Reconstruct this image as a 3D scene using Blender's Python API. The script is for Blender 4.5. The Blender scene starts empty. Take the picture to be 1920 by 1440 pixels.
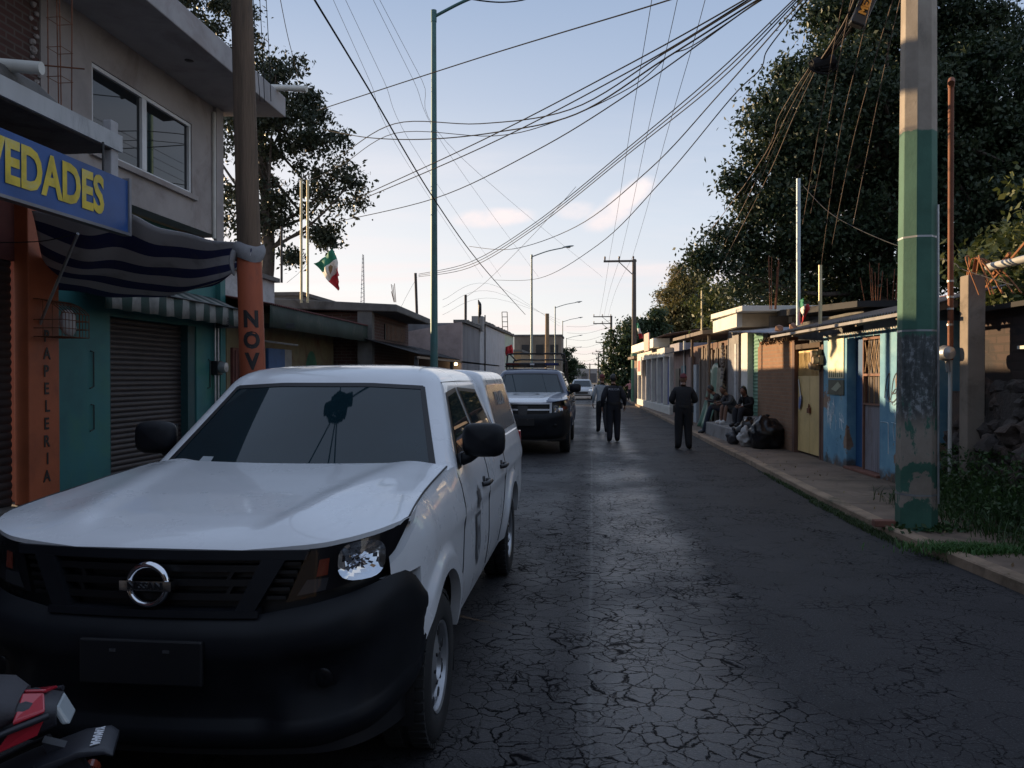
import bpy, bmesh, math, random
import numpy as np
from mathutils import Vector, Matrix, noise
R = math.radians
PI = math.pi
random.seed(7)
rng = np.random.default_rng(7)
scn = bpy.context.scene
col = scn.collection
V = Vector

# ------------------------------------------------------------------ camera
F = 1478.0
YAW, PIT = R(5.8), R(-0.58)
CAM = V((0, 0, 1.7))
ROT = Matrix.Rotation(YAW, 3, 'Z') @ Matrix.Rotation(PIT, 3, 'X')

def ray(px, py):
    return ROT @ V(((px - 960) / F, 1, -(py - 720) / F))

def atY(px, py, Y):
    r = ray(px, py)
    return CAM + r * (Y / r.y)

def atZ(px, py, Z):
    r = ray(px, py)
    return CAM + r * ((Z - CAM.z) / r.z)

def lerp(a, b, t):
    return a + (b - a) * t

def sstep(a, b, x):
    t = min(1, max(0, (x - a) / (b - a)))
    return t * t * (3 - 2 * t)

def interp(x, pts):
    return float(np.interp(x, [p[0] for p in pts], [p[1] for p in pts]))

cd = bpy.data.cameras.new('camera')
cam = bpy.data.objects.new('camera', cd)
col.objects.link(cam)
cam.location = CAM
cam.rotation_euler = (Matrix.Rotation(YAW, 4, 'Z') @ Matrix.Rotation(R(90) + PIT, 4, 'X')).to_euler()
cd.sensor_width = 36
cd.lens = F / 1920 * 36
cd.clip_start = 0.05
cd.clip_end = 2000
scn.camera = cam

# ------------------------------------------------------------------ materials
MATS = {}

class NT:
    def __init__(s, name):
        s.m = bpy.data.materials.new(name)
        s.m.use_nodes = True
        s.t = s.m.node_tree
        s.b = s.t.nodes['Principled BSDF']
        s.out = s.t.nodes['Material Output']
    def n(s, typ, **kw):
        nd = s.t.nodes.new(typ)
        for k, v in kw.items():
            if k in nd.inputs:
                nd.inputs[k].default_value = v
            else:
                setattr(nd, k, v)
        return nd
    def l(s, a, b):
        s.t.links.new(a, b)
    def coord(s, scale=(1, 1, 1), kind='Object'):
        c = s.n('ShaderNodeTexCoord')
        m = s.n('ShaderNodeMapping')
        m.inputs['Scale'].default_value = scale
        s.l(c.outputs[kind], m.inputs['Vector'])
        return m.outputs['Vector']
    def noise(s, vec, scale, detail=6, rough=.6, dist=0):
        t = s.n('ShaderNodeTexNoise')
        t.inputs['Scale'].default_value = scale
        t.inputs['Detail'].default_value = detail
        t.inputs['Roughness'].default_value = rough
        t.inputs['Distortion'].default_value = dist
        s.l(vec, t.inputs['Vector'])
        return t.outputs['Fac']
    def ramp(s, fac, stops, interp='LINEAR'):
        r = s.n('ShaderNodeValToRGB')
        r.color_ramp.interpolation = interp
        e = r.color_ramp.elements
        while len(e) < len(stops):
            e.new(.5)
        for i, (p, c) in enumerate(stops):
            e[i].position = p
            e[i].color = (*c, 1) if len(c) == 3 else c
        s.l(fac, r.inputs['Fac'])
        return r.outputs['Color']
    def step(s, fac, a, b):
        r = s.n('ShaderNodeMapRange', interpolation_type='SMOOTHSTEP')
        r.inputs['From Min'].default_value = a
        r.inputs['From Max'].default_value = b
        s.l(fac, r.inputs['Value'])
        return r.outputs['Result']
    def math(s, op, a, b=0.0, clamp=False):
        m = s.n('ShaderNodeMath', operation=op, use_clamp=clamp)
        for i, v in enumerate((a, b)):
            if isinstance(v, (int, float)):
                m.inputs[i].default_value = v
            else:
                s.l(v, m.inputs[i])
        return m.outputs[0]
    def mix(s, fac, a, b, blend='MIX'):
        m = s.n('ShaderNodeMix', data_type='RGBA', blend_type=blend)
        for i, v in ((0, fac), (6, a), (7, b)):
            if isinstance(v, (int, float)):
                m.inputs[i].default_value = v
            elif isinstance(v, tuple):
                m.inputs[i].default_value = (*v, 1)
            else:
                s.l(v, m.inputs[i])
        return m.outputs[2]
    def bump(s, h, strength=.3, dist=.01):
        b = s.n('ShaderNodeBump')
        b.inputs['Strength'].default_value = strength
        b.inputs['Distance'].default_value = dist
        s.l(h, b.inputs['Height'])
        s.l(b.outputs['Normal'], s.b.inputs['Normal'])
    def base(s, c):
        if isinstance(c, tuple):
            s.b.inputs['Base Color'].default_value = (*c, 1)
        else:
            s.l(c, s.b.inputs['Base Color'])
    def sep(s, vec):
        x = s.n('ShaderNodeSeparateXYZ')
        s.l(vec, x.inputs[0])
        return x.outputs

def M(name, c, rough=.7, metal=0, var=.25, scale=3, bump=.15, bscale=40, bdist=.004, spec=.5,
      coat=0, stain=None, stain_amt=.5, stretch=(1, 1, 1), rvar=.1):
    """general weathered material: base colour, large blotches, fine grain, optional stains"""
    if name in MATS:
        return MATS[name]
    k = NT(name)
    vec = k.coord(stretch)
    n1 = k.noise(vec, scale, 5)
    c2 = tuple(x * (1 - var) for x in c)
    c3 = tuple(min(1, x * (1 + var * .6)) for x in c)
    cc = k.ramp(n1, [(.3, c2), (.5, c), (.72, c3)])
    if stain:
        n2 = k.noise(vec, scale * .7, 8, .7, .6)
        cc = k.mix(k.math('MULTIPLY', k.step(n2, .5, .68), stain_amt), cc, stain)
    k.base(cc)
    n3 = k.noise(vec, bscale, 3)
    if bump:
        k.bump(n3, bump, bdist)
    rr = k.math('ADD', k.math('MULTIPLY', n1, rvar), rough - rvar * .5, True)
    k.l(rr, k.b.inputs['Roughness'])
    k.b.inputs['Metallic'].default_value = metal
    k.b.inputs['Specular IOR Level'].default_value = spec
    if coat:
        k.b.inputs['Coat Weight'].default_value = coat
        k.b.inputs['Coat Roughness'].default_value = .03
    MATS[name] = k.m
    return k.m

# ------------------------------------------------------------------ mesh building
class MB:
    """collects geometry for ONE mesh object"""
    def __init__(s):
        s.v, s.f, s.mi, s.uv = [], [], [], None
    def add(s, vs, fs, mi=0):
        o = len(s.v)
        s.v.extend([tuple(p) for p in vs])
        s.f.extend([tuple(i + o for i in f) for f in fs])
        s.mi.extend([mi] * len(fs))
        return s
    def box(s, x0, x1, y0, y1, z0, z1, mi=0):
        x0, x1 = min(x0, x1), max(x0, x1)
        y0, y1 = min(y0, y1), max(y0, y1)
        z0, z1 = min(z0, z1), max(z0, z1)
        vs = [(x, y, z) for z in (z0, z1) for y in (y0, y1) for x in (x0, x1)]
        return s.add(vs, [(0, 2, 3, 1), (4, 5, 7, 6), (0, 1, 5, 4), (2, 6, 7, 3), (0, 4, 6, 2), (1, 3, 7, 5)], mi)
    def hexa(s, b, t, mi=0):
        """b, t: 4 points each (counter-clockwise seen from above)"""
        return s.add(list(b) + list(t), [(3, 2, 1, 0), (4, 5, 6, 7), (0, 1, 5, 4), (1, 2, 6, 5), (2, 3, 7, 6), (3, 0, 4, 7)], mi)
    def prism(s, poly, vec, mi=0):
        n = len(poly)
        vec = V(vec)
        vs = [V(p) for p in poly] + [V(p) + vec for p in poly]
        fs = [tuple(range(n))[::-1], tuple(range(n, 2 * n))]
        fs += [(i, (i + 1) % n, n + (i + 1) % n, n + i) for i in range(n)]
        return s.add(vs, fs, mi)
    def grid(s, P, mi=0, closed_u=False, uv=False):
        """P[j][i] points"""
        nv, nu = len(P), len(P[0])
        vs = [p for row in P for p in row]
        fs = []
        for j in range(nv - 1):
            for i in range(nu if closed_u else nu - 1):
                a, b = j * nu + i, j * nu + (i + 1) % nu
                fs.append((a, b, b + nu, a + nu))
        if uv:
            s.uv = [(i / (nu - 1), j / (nv - 1)) for j in range(nv) for i in range(nu)]
        return s.add(vs, fs, mi)
    def tube(s, pts, r, n=8, mi=0, cap=True, squash=None):
        pts = [V(p) for p in pts]
        m = len(pts)
        rs = r if isinstance(r, (list, tuple)) else [r] * m
        rings, up = [], None
        for i, p in enumerate(pts):
            d = (pts[min(i + 1, m - 1)] - pts[max(i - 1, 0)])
            d = d.normalized() if d.length > 1e-9 else V((0, 0, 1))
            if up is None:
                up = V((0, 0, 1)) if abs(d.z) < .9 else V((1, 0, 0))
            a = d.cross(up)
            if a.length < 1e-6:
                a = d.orthogonal()
            a.normalize()
            b = a.cross(d).normalized()
            up = b
            q = squash or 1
            rings.append([p + (a * math.cos(t) + b * math.sin(t) * q) * rs[i] for t in [2 * PI * k / n for k in range(n)]])
        o = len(s.v)
        for ring in rings:
            s.v.extend([tuple(p) for p in ring])
        for j in range(m - 1):
            for k in range(n):
                a, b = o + j * n + k, o + j * n + (k + 1) % n
                s.f.append((a, b, b + n, a + n)); s.mi.append(mi)
        if cap:
            s.f.append(tuple(o + k for k in range(n))[::-1]); s.mi.append(mi)
            s.f.append(tuple(o + (m - 1) * n + k for k in range(n))); s.mi.append(mi)
        return s
    def cyl(s, c, r, h, n=16, axis='Z', r2=None, mi=0):
        d = {'X': V((1, 0, 0)), 'Y': V((0, 1, 0)), 'Z': V((0, 0, 1))}[axis]
        return s.tube([V(c), V(c) + d * h], [r, r if r2 is None else r2], n, mi)
    def lathe(s, prof, axis='X', c=(0, 0, 0), n=32, mi=0):
        """prof: (radius, height along axis)"""
        c = V(c)
        rows = []
        for r, h in prof:
            row = []
            for k in range(n):
                t = 2 * PI * k / n
                a, b = r * math.cos(t), r * math.sin(t)
                p = {'X': (h, a, b), 'Y': (a, h, b), 'Z': (a, b, h)}[axis]
                row.append(c + V(p))
            rows.append(row)
        return s.grid(rows, mi, closed_u=True)
    def rock(s, c, r, seed=0, sub=2, amp=.35, mi=0, sq=(1, 1, 1)):
        bm = bmesh.new()
        bmesh.ops.create_icosphere(bm, subdivisions=sub, radius=1)
        off = V((seed * 3.1, seed * 1.7, seed * .9))
        vs = []
        for v in bm.verts:
            d = 1 + amp * noise.noise(v.co * 1.3 + off) + amp * .4 * noise.noise(v.co * 3.2 + off)
            vs.append(V(c) + V((v.co.x * sq[0], v.co.y * sq[1], v.co.z * sq[2])) * (r * d))
        fs = [tuple(v.index for v in f.verts) for f in bm.faces]
        bm.free()
        return s.add(vs, fs, mi)
    def mesh(s, me, mat4=None, mi=0):
        mat4 = mat4 or Matrix()
        return s.add([mat4 @ v.co for v in me.vertices], [tuple(p.vertices) for p in me.polygons], mi)
    def xf(s, mat4):
        s.v = [tuple(mat4 @ V(p)) for p in s.v]
        return s
    def build(s, name, mat, parent=None, smooth=None, bevel=0, world=True, flip=None, fixn=True):
        me = bpy.data.meshes.new(name)
        off = root_loc(parent) if (parent and world) else None
        vs = s.v if off is None else [(p[0] - off.x, p[1] - off.y, p[2] - off.z) for p in s.v]
        me.from_pydata(vs, [], s.f)
        mats = mat if isinstance(mat, (list, tuple)) else [mat]
        for m in mats:
            me.materials.append(m)
        if len(mats) > 1:
            me.polygons.foreach_set('material_index', s.mi)
        if s.uv:
            ul = me.uv_layers.new(name='UVMap')
            for lp in me.loops:
                if lp.vertex_index < len(s.uv):
                    ul.data[lp.index].uv = s.uv[lp.vertex_index]
        if fixn:
            bm = bmesh.new(); bm.from_mesh(me)
            bmesh.ops.recalc_face_normals(bm, faces=bm.faces)
            bm.to_mesh(me); bm.free()
        if smooth is not None:
            me.shade_smooth()
            if smooth < 180:
                me.set_sharp_from_angle(angle=R(smooth))
        o = bpy.data.objects.new(name, me)
        col.objects.link(o)
        if parent:
            o.parent = parent
        if bevel:
            b = o.modifiers.new('bevel', 'BEVEL')
            b.width = bevel; b.segments = 2; b.limit_method = 'ANGLE'
        return o

def root_loc(o):
    while o.parent:
        o = o.parent
    return o.location

def tag(o, label=None, cat=None, group=None, kind=None):
    if label: o['label'] = label
    if cat: o['category'] = cat
    if group: o['group'] = group
    if kind: o['kind'] = kind
    return o

def thing(name, label, cat, loc=(0, 0, 0), rz=0, group=None):
    o = bpy.data.objects.new(name, None)
    o.empty_display_size = .2
    col.objects.link(o)
    o.location = loc
    o.rotation_euler = (0, 0, rz)
    return tag(o, label, cat, group)

def copy_tree(o, parent=None):
    c = o.copy()
    col.objects.link(c)
    if parent:
        c.parent = parent
    for ch in list(o.children):
        copy_tree(ch, c)
    return c

def text_mesh(body, size, extrude=.004, bold=0.0, align='CENTER', xscale=1.0, spacing=1.0):
    cu = bpy.data.curves.new('lettering', 'FONT')
    cu.body = body
    cu.size = size
    cu.extrude = extrude
    cu.offset = bold
    cu.align_x = align
    cu.align_y = 'CENTER'
    cu.space_character = spacing
    cu.resolution_u = 3
    o = bpy.data.objects.new('lettering', cu)
    col.objects.link(o)
    dg = bpy.context.evaluated_depsgraph_get()
    me = bpy.data.meshes.new_from_object(o.evaluated_get(dg))
    bpy.data.objects.remove(o)
    if xscale != 1:
        me.transform(Matrix.Diagonal((xscale, 1, 1, 1)))
    return me

def frame(origin, right, up):
    r, u = V(right).normalized(), V(up).normalized()
    n = r.cross(u)
    m = Matrix((r, u, n)).transposed().to_4x4()
    m.translation = V(origin)
    return m

def spline(pts, n=8):
    """Catmull-Rom through pts"""
    pts = [V(p) for p in pts]
    out = []
    for i in range(len(pts) - 1):
        p0, p1, p2, p3 = pts[max(i - 1, 0)], pts[i], pts[i + 1], pts[min(i + 2, len(pts) - 1)]
        for k in range(n):
            t = k / n
            out.append(.5 * ((2 * p1) + (p2 - p0) * t + (2 * p0 - 5 * p1 + 4 * p2 - p3) * t * t + (3 * p1 - p0 - 3 * p2 + p3) * t ** 3))
    out.append(pts[-1])
    return out

# ------------------------------------------------------------------ foliage
def leaf_mesh(name, pts, nrm_bias, size, mat, parent=None, aspect=.5, world=True):
    """one mesh of many small bent leaves (rhombi) at pts (N,3)"""
    N = len(pts)
    d = rng.normal(size=(N, 3)); d[:, 2] -= .35
    d /= np.linalg.norm(d, axis=1)[:, None]
    q = rng.normal(size=(N, 3)) + np.array(nrm_bias)
    w = np.cross(d, q); w /= np.linalg.norm(w, axis=1)[:, None] + 1e-9
    sz = size * rng.uniform(.6, 1.35, N)[:, None]
    up = np.cross(w, d)
    a = pts - d * sz * .5
    c = pts + d * sz * .5
    b = pts + w * sz * aspect * .5 + up * sz * .08
    e = pts - w * sz * aspect * .5 + up * sz * .08
    vs = np.stack([a, b, c, e], 1).reshape(-1, 3)
    if parent and world:
        vs = vs - np.array(root_loc(parent))
    me = bpy.data.meshes.new(name)
    me.vertices.add(4 * N); me.vertices.foreach_set('co', vs.ravel())
    me.loops.add(4 * N); me.loops.foreach_set('vertex_index', np.arange(4 * N, dtype=np.int32))
    me.polygons.add(N)
    me.polygons.foreach_set('loop_start', np.arange(0, 4 * N, 4, dtype=np.int32))
    me.polygons.foreach_set('loop_total', np.full(N, 4, dtype=np.int32))
    me.update(); me.validate()
    me.materials.append(mat)
    o = bpy.data.objects.new(name, me)
    col.objects.link(o)
    if parent:
        o.parent = parent
    return o

def lobes_to_points(lobes, clump_r, clumps_per_m2, leaves, flat=.75):
    """lobes: (centre, radius). Returns leaf positions and clump centres"""
    P, C = [], []
    for c, r in lobes:
        k = max(4, int(clumps_per_m2 * 4 * PI * r * r))
        d = rng.normal(size=(k, 3)); d /= np.linalg.norm(d, axis=1)[:, None]
        rad = r * rng.uniform(.35, 1.05, k) ** .6
        cc = np.array(c) + d * rad[:, None] * np.array([1, 1, .9])
        for q in cc:
            C.append(q)
            cr = clump_r * rng.uniform(.6, 1.3)
            n = int(leaves * rng.uniform(.6, 1.3))
            P.append(q + rng.normal(size=(n, 3)) * cr * np.array([.5, .5, .5 * flat]))
    return np.concatenate(P), C

def foliage_mat(name, c1, c2, c3, trans=.25):
    k = NT(name)
    g = k.n('ShaderNodeNewGeometry')
    col_ = k.ramp(g.outputs['Random Per Island'], [(0, c1), (.5, c2), (1, c3)])
    n1 = k.noise(k.coord(), .8, 3)
    col_ = k.mix(k.step(n1, .4, .65), col_, k.mix(.5, col_, c3))
    k.base(col_)
    k.b.inputs['Roughness'].default_value = .5
    k.b.inputs['Specular IOR Level'].default_value = .4
    tr = k.n('ShaderNodeBsdfTranslucent')
    k.l(col_, tr.inputs['Color'])
    mx = k.n('ShaderNodeMixShader')
    mx.inputs[0].default_value = trans
    k.l(k.b.outputs[0], mx.inputs[1]); k.l(tr.outputs[0], mx.inputs[2])
    k.l(mx.outputs[0], k.out.inputs['Surface'])
    return k.m

BARK = M('bark', (.075, .06, .05), .9, var=.4, scale=6, bump=.6, bscale=18, bdist=.02)

def tree(name, label, lobes, trunk, mat, leaf=.16, clump_r=.55, density=.55, leaves=110, group=None, limbs=14, tr=.25, cat='tree', limb_r=.05):
    """lobes: world (centre, r); trunk: list of world points"""
    base = V(trunk[0])
    t = thing(name, label, cat, base, 0, group)
    pts, C = lobes_to_points(lobes, clump_r, density, leaves)
    leaf_mesh('crown', pts, (0, 0, .6), leaf, mat, t)
    b = MB()
    m = len(trunk)
    tp = spline(trunk, 5)
    b.tube(tp, [lerp(tr, tr * .35, i / (len(tp) - 1)) for i in range(len(tp))], 9)
    sel = rng.choice(len(C), min(limbs, len(C)), replace=False)
    for i in sel:
        q = V(C[i])
        s0 = tp[int(len(tp) * random.uniform(.45, .98)) - 1]
        mid = s0.lerp(q, .5) + V((random.uniform(-.3, .3), random.uniform(-.3, .3), random.uniform(-.5, .1)))
        sp = spline([s0, mid, q], 4)
        b.tube(sp, [lerp(limb_r, limb_r * .25, k / (len(sp) - 1)) for k in range(len(sp))], 5)
    b.build('trunk', BARK, t, smooth=60)
    return t
# ------------------------------------------------------------------ light and sky
SUN_AZ, SUN_EL = R(62), R(9)       # azimuth: degrees to the left of the street direction
w = bpy.data.worlds.new('World')
scn.world = w
w.use_nodes = True
wt = w.node_tree
bg = wt.nodes['Background']
class WN(NT):
    def __init__(s):
        s.t = wt
wk = WN()
sky = wk.n('ShaderNodeTexSky')
sky.sky_type = 'NISHITA'
sky.sun_disc = False
sky.sun_elevation = SUN_EL
sky.sun_rotation = -SUN_AZ
sky.altitude = 2300
sky.air_density = 1.0
sky.dust_density = 1.6
sky.ozone_density = 1.0
tc = wk.n('ShaderNodeTexCoord')
sx = wk.n('ShaderNodeSeparateXYZ'); wk.l(tc.outputs['Generated'], sx.inputs[0])
zc = wk.math('MAXIMUM', sx.outputs[2], 0.0)
# flat cloud layer: direction divided by height
inv = wk.math('DIVIDE', 1.0, wk.math('ADD', zc, .06))
vm = wk.n('ShaderNodeVectorMath', operation='SCALE')
wk.l(tc.outputs['Generated'], vm.inputs[0]); wk.l(inv, vm.inputs['Scale'])
mp = wk.n('ShaderNodeMapping'); mp.inputs['Scale'].default_value = (.22, .5, .0); mp.inputs['Location'].default_value = (3.2, 1.7, 0)
wk.l(vm.outputs[0], mp.inputs['Vector'])
cl = wk.noise(mp.outputs[0], 1.3, 7, .58, .3)
low = wk.math('SUBTRACT', 1.0, wk.step(sx.outputs[2], .08, .42))
band = wk.math('MULTIPLY', wk.step(cl, .44, .72), wk.math('MULTIPLY', low, .75))
thin = wk.math('MULTIPLY', wk.step(cl, .5, .75), .16)
fac = wk.math('MAXIMUM', band, thin)
# two small fair-weather puffs
pn = wk.n('ShaderNodeMapping'); pn.inputs['Scale'].default_value = (9, 9, 17); wk.l(tc.outputs['Generated'], pn.inputs['Vector'])
puffn = wk.noise(pn.outputs[0], 2.2, 7, .62, .2)
def puff(px, py, wd, ht, tilt, amt):
    d = ray(px, py).normalized()
    r_ = d.cross(V((0, 0, 1))).normalized(); u_ = r_.cross(d).normalized()
    r2 = r_ * math.cos(tilt) + u_ * math.sin(tilt); u2 = u_ * math.cos(tilt) - r_ * math.sin(tilt)
    def comp(a, s_):
        n_ = wk.n('ShaderNodeVectorMath', operation='DOT_PRODUCT'); n_.inputs[1].default_value = a / s_
        wk.l(tc.outputs['Generated'], n_.inputs[0]); return n_.outputs['Value']
    a, b = comp(r2, wd / F), comp(u2, ht / F)
    rr = wk.math('ADD', wk.math('MULTIPLY', a, a), wk.math('MULTIPLY', b, b))
    soft = wk.math('SUBTRACT', 1.0, wk.step(rr, 0.0, 1.0))
    front = wk.step(sy_, 0.0, .1)
    return wk.math('MULTIPLY', wk.math('MULTIPLY', wk.step(wk.math('ADD', wk.math('MULTIPLY', puffn, .9), wk.math('MULTIPLY', soft, .5)), .50, 1.2), wk.math('MULTIPLY', soft, amt)), front)
sy_ = sx.outputs[1]
for a in ((1175, 372, 85, 32, .55, 1.6), (1140, 405, 70, 34, .3, 1.3), (925, 408, 105, 28, .05, 1.5), (1590, 390, 55, 40, .3, .9), (1080, 395, 60, 26, 0, .7)):
    fac = wk.math('MAXIMUM', fac, wk.math('MINIMUM', puff(*a), 1.0))
ccol = wk.ramp(sx.outputs[2], [(0, (5.8, 4.9, 4.7)), (.12, (6.0, 5.2, 5.1)), (.3, (6.1, 5.7, 5.75)), (.6, (3.8, 4.1, 4.8))])
# clear twilight gradient laid over the physical sky (elevation, and brighter towards the sun)
grad = wk.ramp(sx.outputs[2], [(0, (5.3, 5.0, 4.95)), (.07, (5.3, 5.15, 5.3)), (.19, (4.1, 4.6, 5.35)), (.33, (2.75, 3.4, 4.55)), (.44, (2.3, 2.95, 4.15)), (.62, (2.7, 3.35, 4.6)), (1, (2.9, 3.5, 4.7))])
sdn = wk.n('ShaderNodeVectorMath', operation='DOT_PRODUCT')
sdn.inputs[1].default_value = (-math.sin(SUN_AZ), math.cos(SUN_AZ), .1)
wk.l(tc.outputs['Generated'], sdn.inputs[0])
glow = wk.math('MULTIPLY', wk.step(sdn.outputs['Value'], .1, 1.0), wk.math('SUBTRACT', 1.0, wk.step(sx.outputs[2], .05, .5)))
grad = wk.mix(glow, grad, (6.6, 6.1, 5.7))
base_sky = wk.mix(.82, sky.outputs[0], grad)
skyc = wk.mix(fac, base_sky, ccol)
wk.l(skyc, bg.inputs['Color'])
bg.inputs['Strength'].default_value = .1

sl = bpy.data.lights.new('sun', 'SUN')
sl.energy = 5.0
sl.angle = R(.5)
sl.color = (1, .72, .42)
so = bpy.data.objects.new('sun', sl)
col.objects.link(so)
sd = V((-math.sin(SUN_AZ) * math.cos(SUN_EL), math.cos(SUN_AZ) * math.cos(SUN_EL), math.sin(SUN_EL)))
so.rotation_euler = sd.to_track_quat('Z', 'Y').to_euler()
scn.view_settings.view_transform = 'Standard'
scn.view_settings.look = 'None'
scn.view_settings.exposure = 0.78
scn.view_settings.gamma = 1
scn.cycles.max_bounces = 6
scn.cycles.transparent_max_bounces = 12

# ------------------------------------------------------------------ street lines
KR = [(-30, 4.2), (5, 3.48), (6.6, 3.33), (8.5, 3.12), (11.4, 3.03), (16, 3.0), (18.6, 2.93), (26, 2.85), (50, 2.4), (75, 2.2), (160, 2.2)]
KL = [(-30, -3.4), (20, -3.4), (50, -3.9), (90, -4.2), (160, -4.2)]
def kr(y): return interp(y, KR)
def kl(y): return interp(y, KL)
SWR, SWL = .085, .17     # pavement heights
YS = [-30, -20, -10, -4, 0, 3, 5, 6, 6.6, 7.5, 8.5, 10, 11.4, 13, 16, 18.6, 22, 26, 30, 36, 42, 50, 60, 75, 95, 120, 160]

def ground_mat():
    k = NT('earth')
    v = k.coord()
    n = k.noise(v, .6, 8)
    k.base(k.ramp(n, [(.3, (.05, .04, .03)), (.6, (.1, .08, .06)), (.8, (.06, .07, .035))]))
    k.b.inputs['Roughness'].default_value = .95
    k.bump(k.noise(v, 9, 5), .6, .04)
    return k.m
g = MB()
g.grid([[(x, y, -.03) for x in (-400, -60, -8, 8, 60, 400)] for y in (-200, -40, 0, 40, 160, 700)])
tag(g.build('ground', ground_mat()), kind='structure')

def asphalt():
    k = NT('asphalt')
    v = k.coord()
    s = k.sep(v)
    # irregular domain for the alligator cracking
    nz = k.n('ShaderNodeTexNoise'); nz.inputs['Scale'].default_value = 6.5; nz.inputs['Detail'].default_value = 8; nz.inputs['Roughness'].default_value = .65
    k.l(v, nz.inputs['Vector'])
    dm = k.n('ShaderNodeVectorMath', operation='MULTIPLY_ADD')
    k.l(nz.outputs['Color'], dm.inputs[0]); dm.inputs[1].default_value = (.15, .15, 0); k.l(v, dm.inputs[2])
    def vor(scale, src, ):
        t = k.n('ShaderNodeTexVoronoi', feature='DISTANCE_TO_EDGE'); t.inputs['Scale'].default_value = scale
        t.inputs['Randomness'].default_value = 1
        k.l(src, t.inputs['Vector']); return t.outputs['Distance']
    e1 = vor(7.2, dm.outputs[0]); e2 = vor(3.6, dm.outputs[0]); e3 = vor(12.5, dm.outputs[0])
    big = k.noise(v, .35, 4); mid = k.noise(v, 1.4, 5); fine = k.noise(v, 60, 3); grit = k.math('ADD', k.math('MULTIPLY', k.noise(v, 75, 3, .7), .6), k.math('MULTIPLY', k.noise(v, 190, 2), .4))
    gap = k.noise(v, 3.1, 4, .6)                                           # cracks open and close along their run
    xb = k.math('ABSOLUTE', k.math('SUBTRACT', s[0], .15))
    centre = k.math('SUBTRACT', 1.0, k.step(xb, .45, 1.5))
    near = k.math('SUBTRACT', 1.0, k.step(s[1], 7.0, 12))
    msk = k.math('ADD', k.math('MULTIPLY', centre, k.math('ADD', .20, k.math('MULTIPLY', near, .30))), k.math('MULTIPLY', mid, .62))
    broken = k.step(msk, .45, .62)
    wd = k.math('MULTIPLY', k.step(gap, .30, .72), k.math('ADD', .35, k.math('MULTIPLY', mid, 1.2)))
    def line(e_, w0, w1):
        return k.math('SUBTRACT', 1.0, k.step(k.math('DIVIDE', e_, k.math('ADD', wd, .12)), w0, w1))
    c1 = k.math('MULTIPLY', line(e1, .010, .055), broken)
    c2 = k.math('MULTIPLY', line(e2, .003, .016), k.step(k.math('ADD', gap, k.math('MULTIPLY', big, .6)), .70, .95))
    c3 = k.math('MULTIPLY', line(e3, .012, .07), k.math('MULTIPLY', k.step(k.noise(v, .9, 5, .65, .6), .46, .58), .85))
    crack = k.math('MAXIMUM', c1, k.math('MAXIMUM', c2, c3))
    # seam between the two laid lanes
    seam = k.math('SUBTRACT', 1.0, k.step(k.math('ABSOLUTE', k.math('SUBTRACT', s[0], k.math('ADD', -.03, k.math('MULTIPLY', mid, .05)))), .004, .02))
    colr = k.ramp(k.math('ADD', k.math('MULTIPLY', big, .6), k.math('MULTIPLY', mid, .4)), [(.35, (.021, .0202, .0225)), (.5, (.030, .0288, .0315)), (.68, (.043, .041, .043))])
    colr = k.mix(k.math('MULTIPLY', k.step(grit, .53, .66), .75), colr, (.13, .128, .13))
    colr = k.mix(k.math('MULTIPLY', k.math('SUBTRACT', 1.0, k.step(grit, .36, .46)), .6), colr, (.008, .008, .01))
    oil = k.step(k.noise(v, .8, 6, .7, 1.2), .56, .68)
    colr = k.mix(k.math('MULTIPLY', oil, .5), colr, (.016, .016, .018))
    pale = k.math('MULTIPLY', k.step(k.noise(v, 1.9, 6, .7, .5), .66, .74), .3)
    colr = k.mix(pale, colr, (.13, .125, .12))
    colr = k.mix(k.math('MULTIPLY', seam, .35), colr, (.12, .12, .12))
    colr = k.mix(k.math('MULTIPLY', crack, .95), colr, (.004, .004, .005))
    k.base(colr)
    # worn, still damp track: smoother
    tx = k.math('ABSOLUTE', k.math('SUBTRACT', s[0], k.math('ADD', .48, k.math('MULTIPLY', k.math('SUBTRACT', mid, .5), .5))))
    track = k.math('SUBTRACT', 1.0, k.step(tx, .25, .75))
    tl = k.math('MULTIPLY', k.math('SUBTRACT', 1.0, k.step(k.math('ABSOLUTE', k.math('ADD', s[0], .85)), .3, .8)), .45)
    wet = k.math('MULTIPLY', k.math('MAXIMUM', track, tl), k.step(big, .3, .6))
    rough = k.math('SUBTRACT', .66, k.math('MULTIPLY', wet, .30))
    rough = k.math('ADD', rough, k.math('MULTIPLY', crack, .25), True)
    k.l(rough, k.b.inputs['Roughness'])
    k.l(k.math('MULTIPLY', k.math('ADD', .22, k.math('MULTIPLY', wet, .45)), k.math('SUBTRACT', 1.0, k.math('MULTIPLY', crack, .9))), k.b.inputs['Specular IOR Level'])
    h = k.math('ADD', k.math('MULTIPLY', fine, .12), k.math('MULTIPLY', grit, .28))
    h = k.math('ADD', h, k.math('MULTIPLY', mid, .5))
    h = k.math('SUBTRACT', h, k.math('MULTIPLY', crack, .8))
    k.bump(h, .55, .018)
    return k.m
road = MB()
rows = []
for y in YS:
    a, b = kl(y) - .02, kr(y) + .02
    rows.append([(lerp(a, b, i / 8), y, 0.0) for i in range(9)])
road.grid(rows)
tag(road.build('road', asphalt()), kind='structure')

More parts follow.
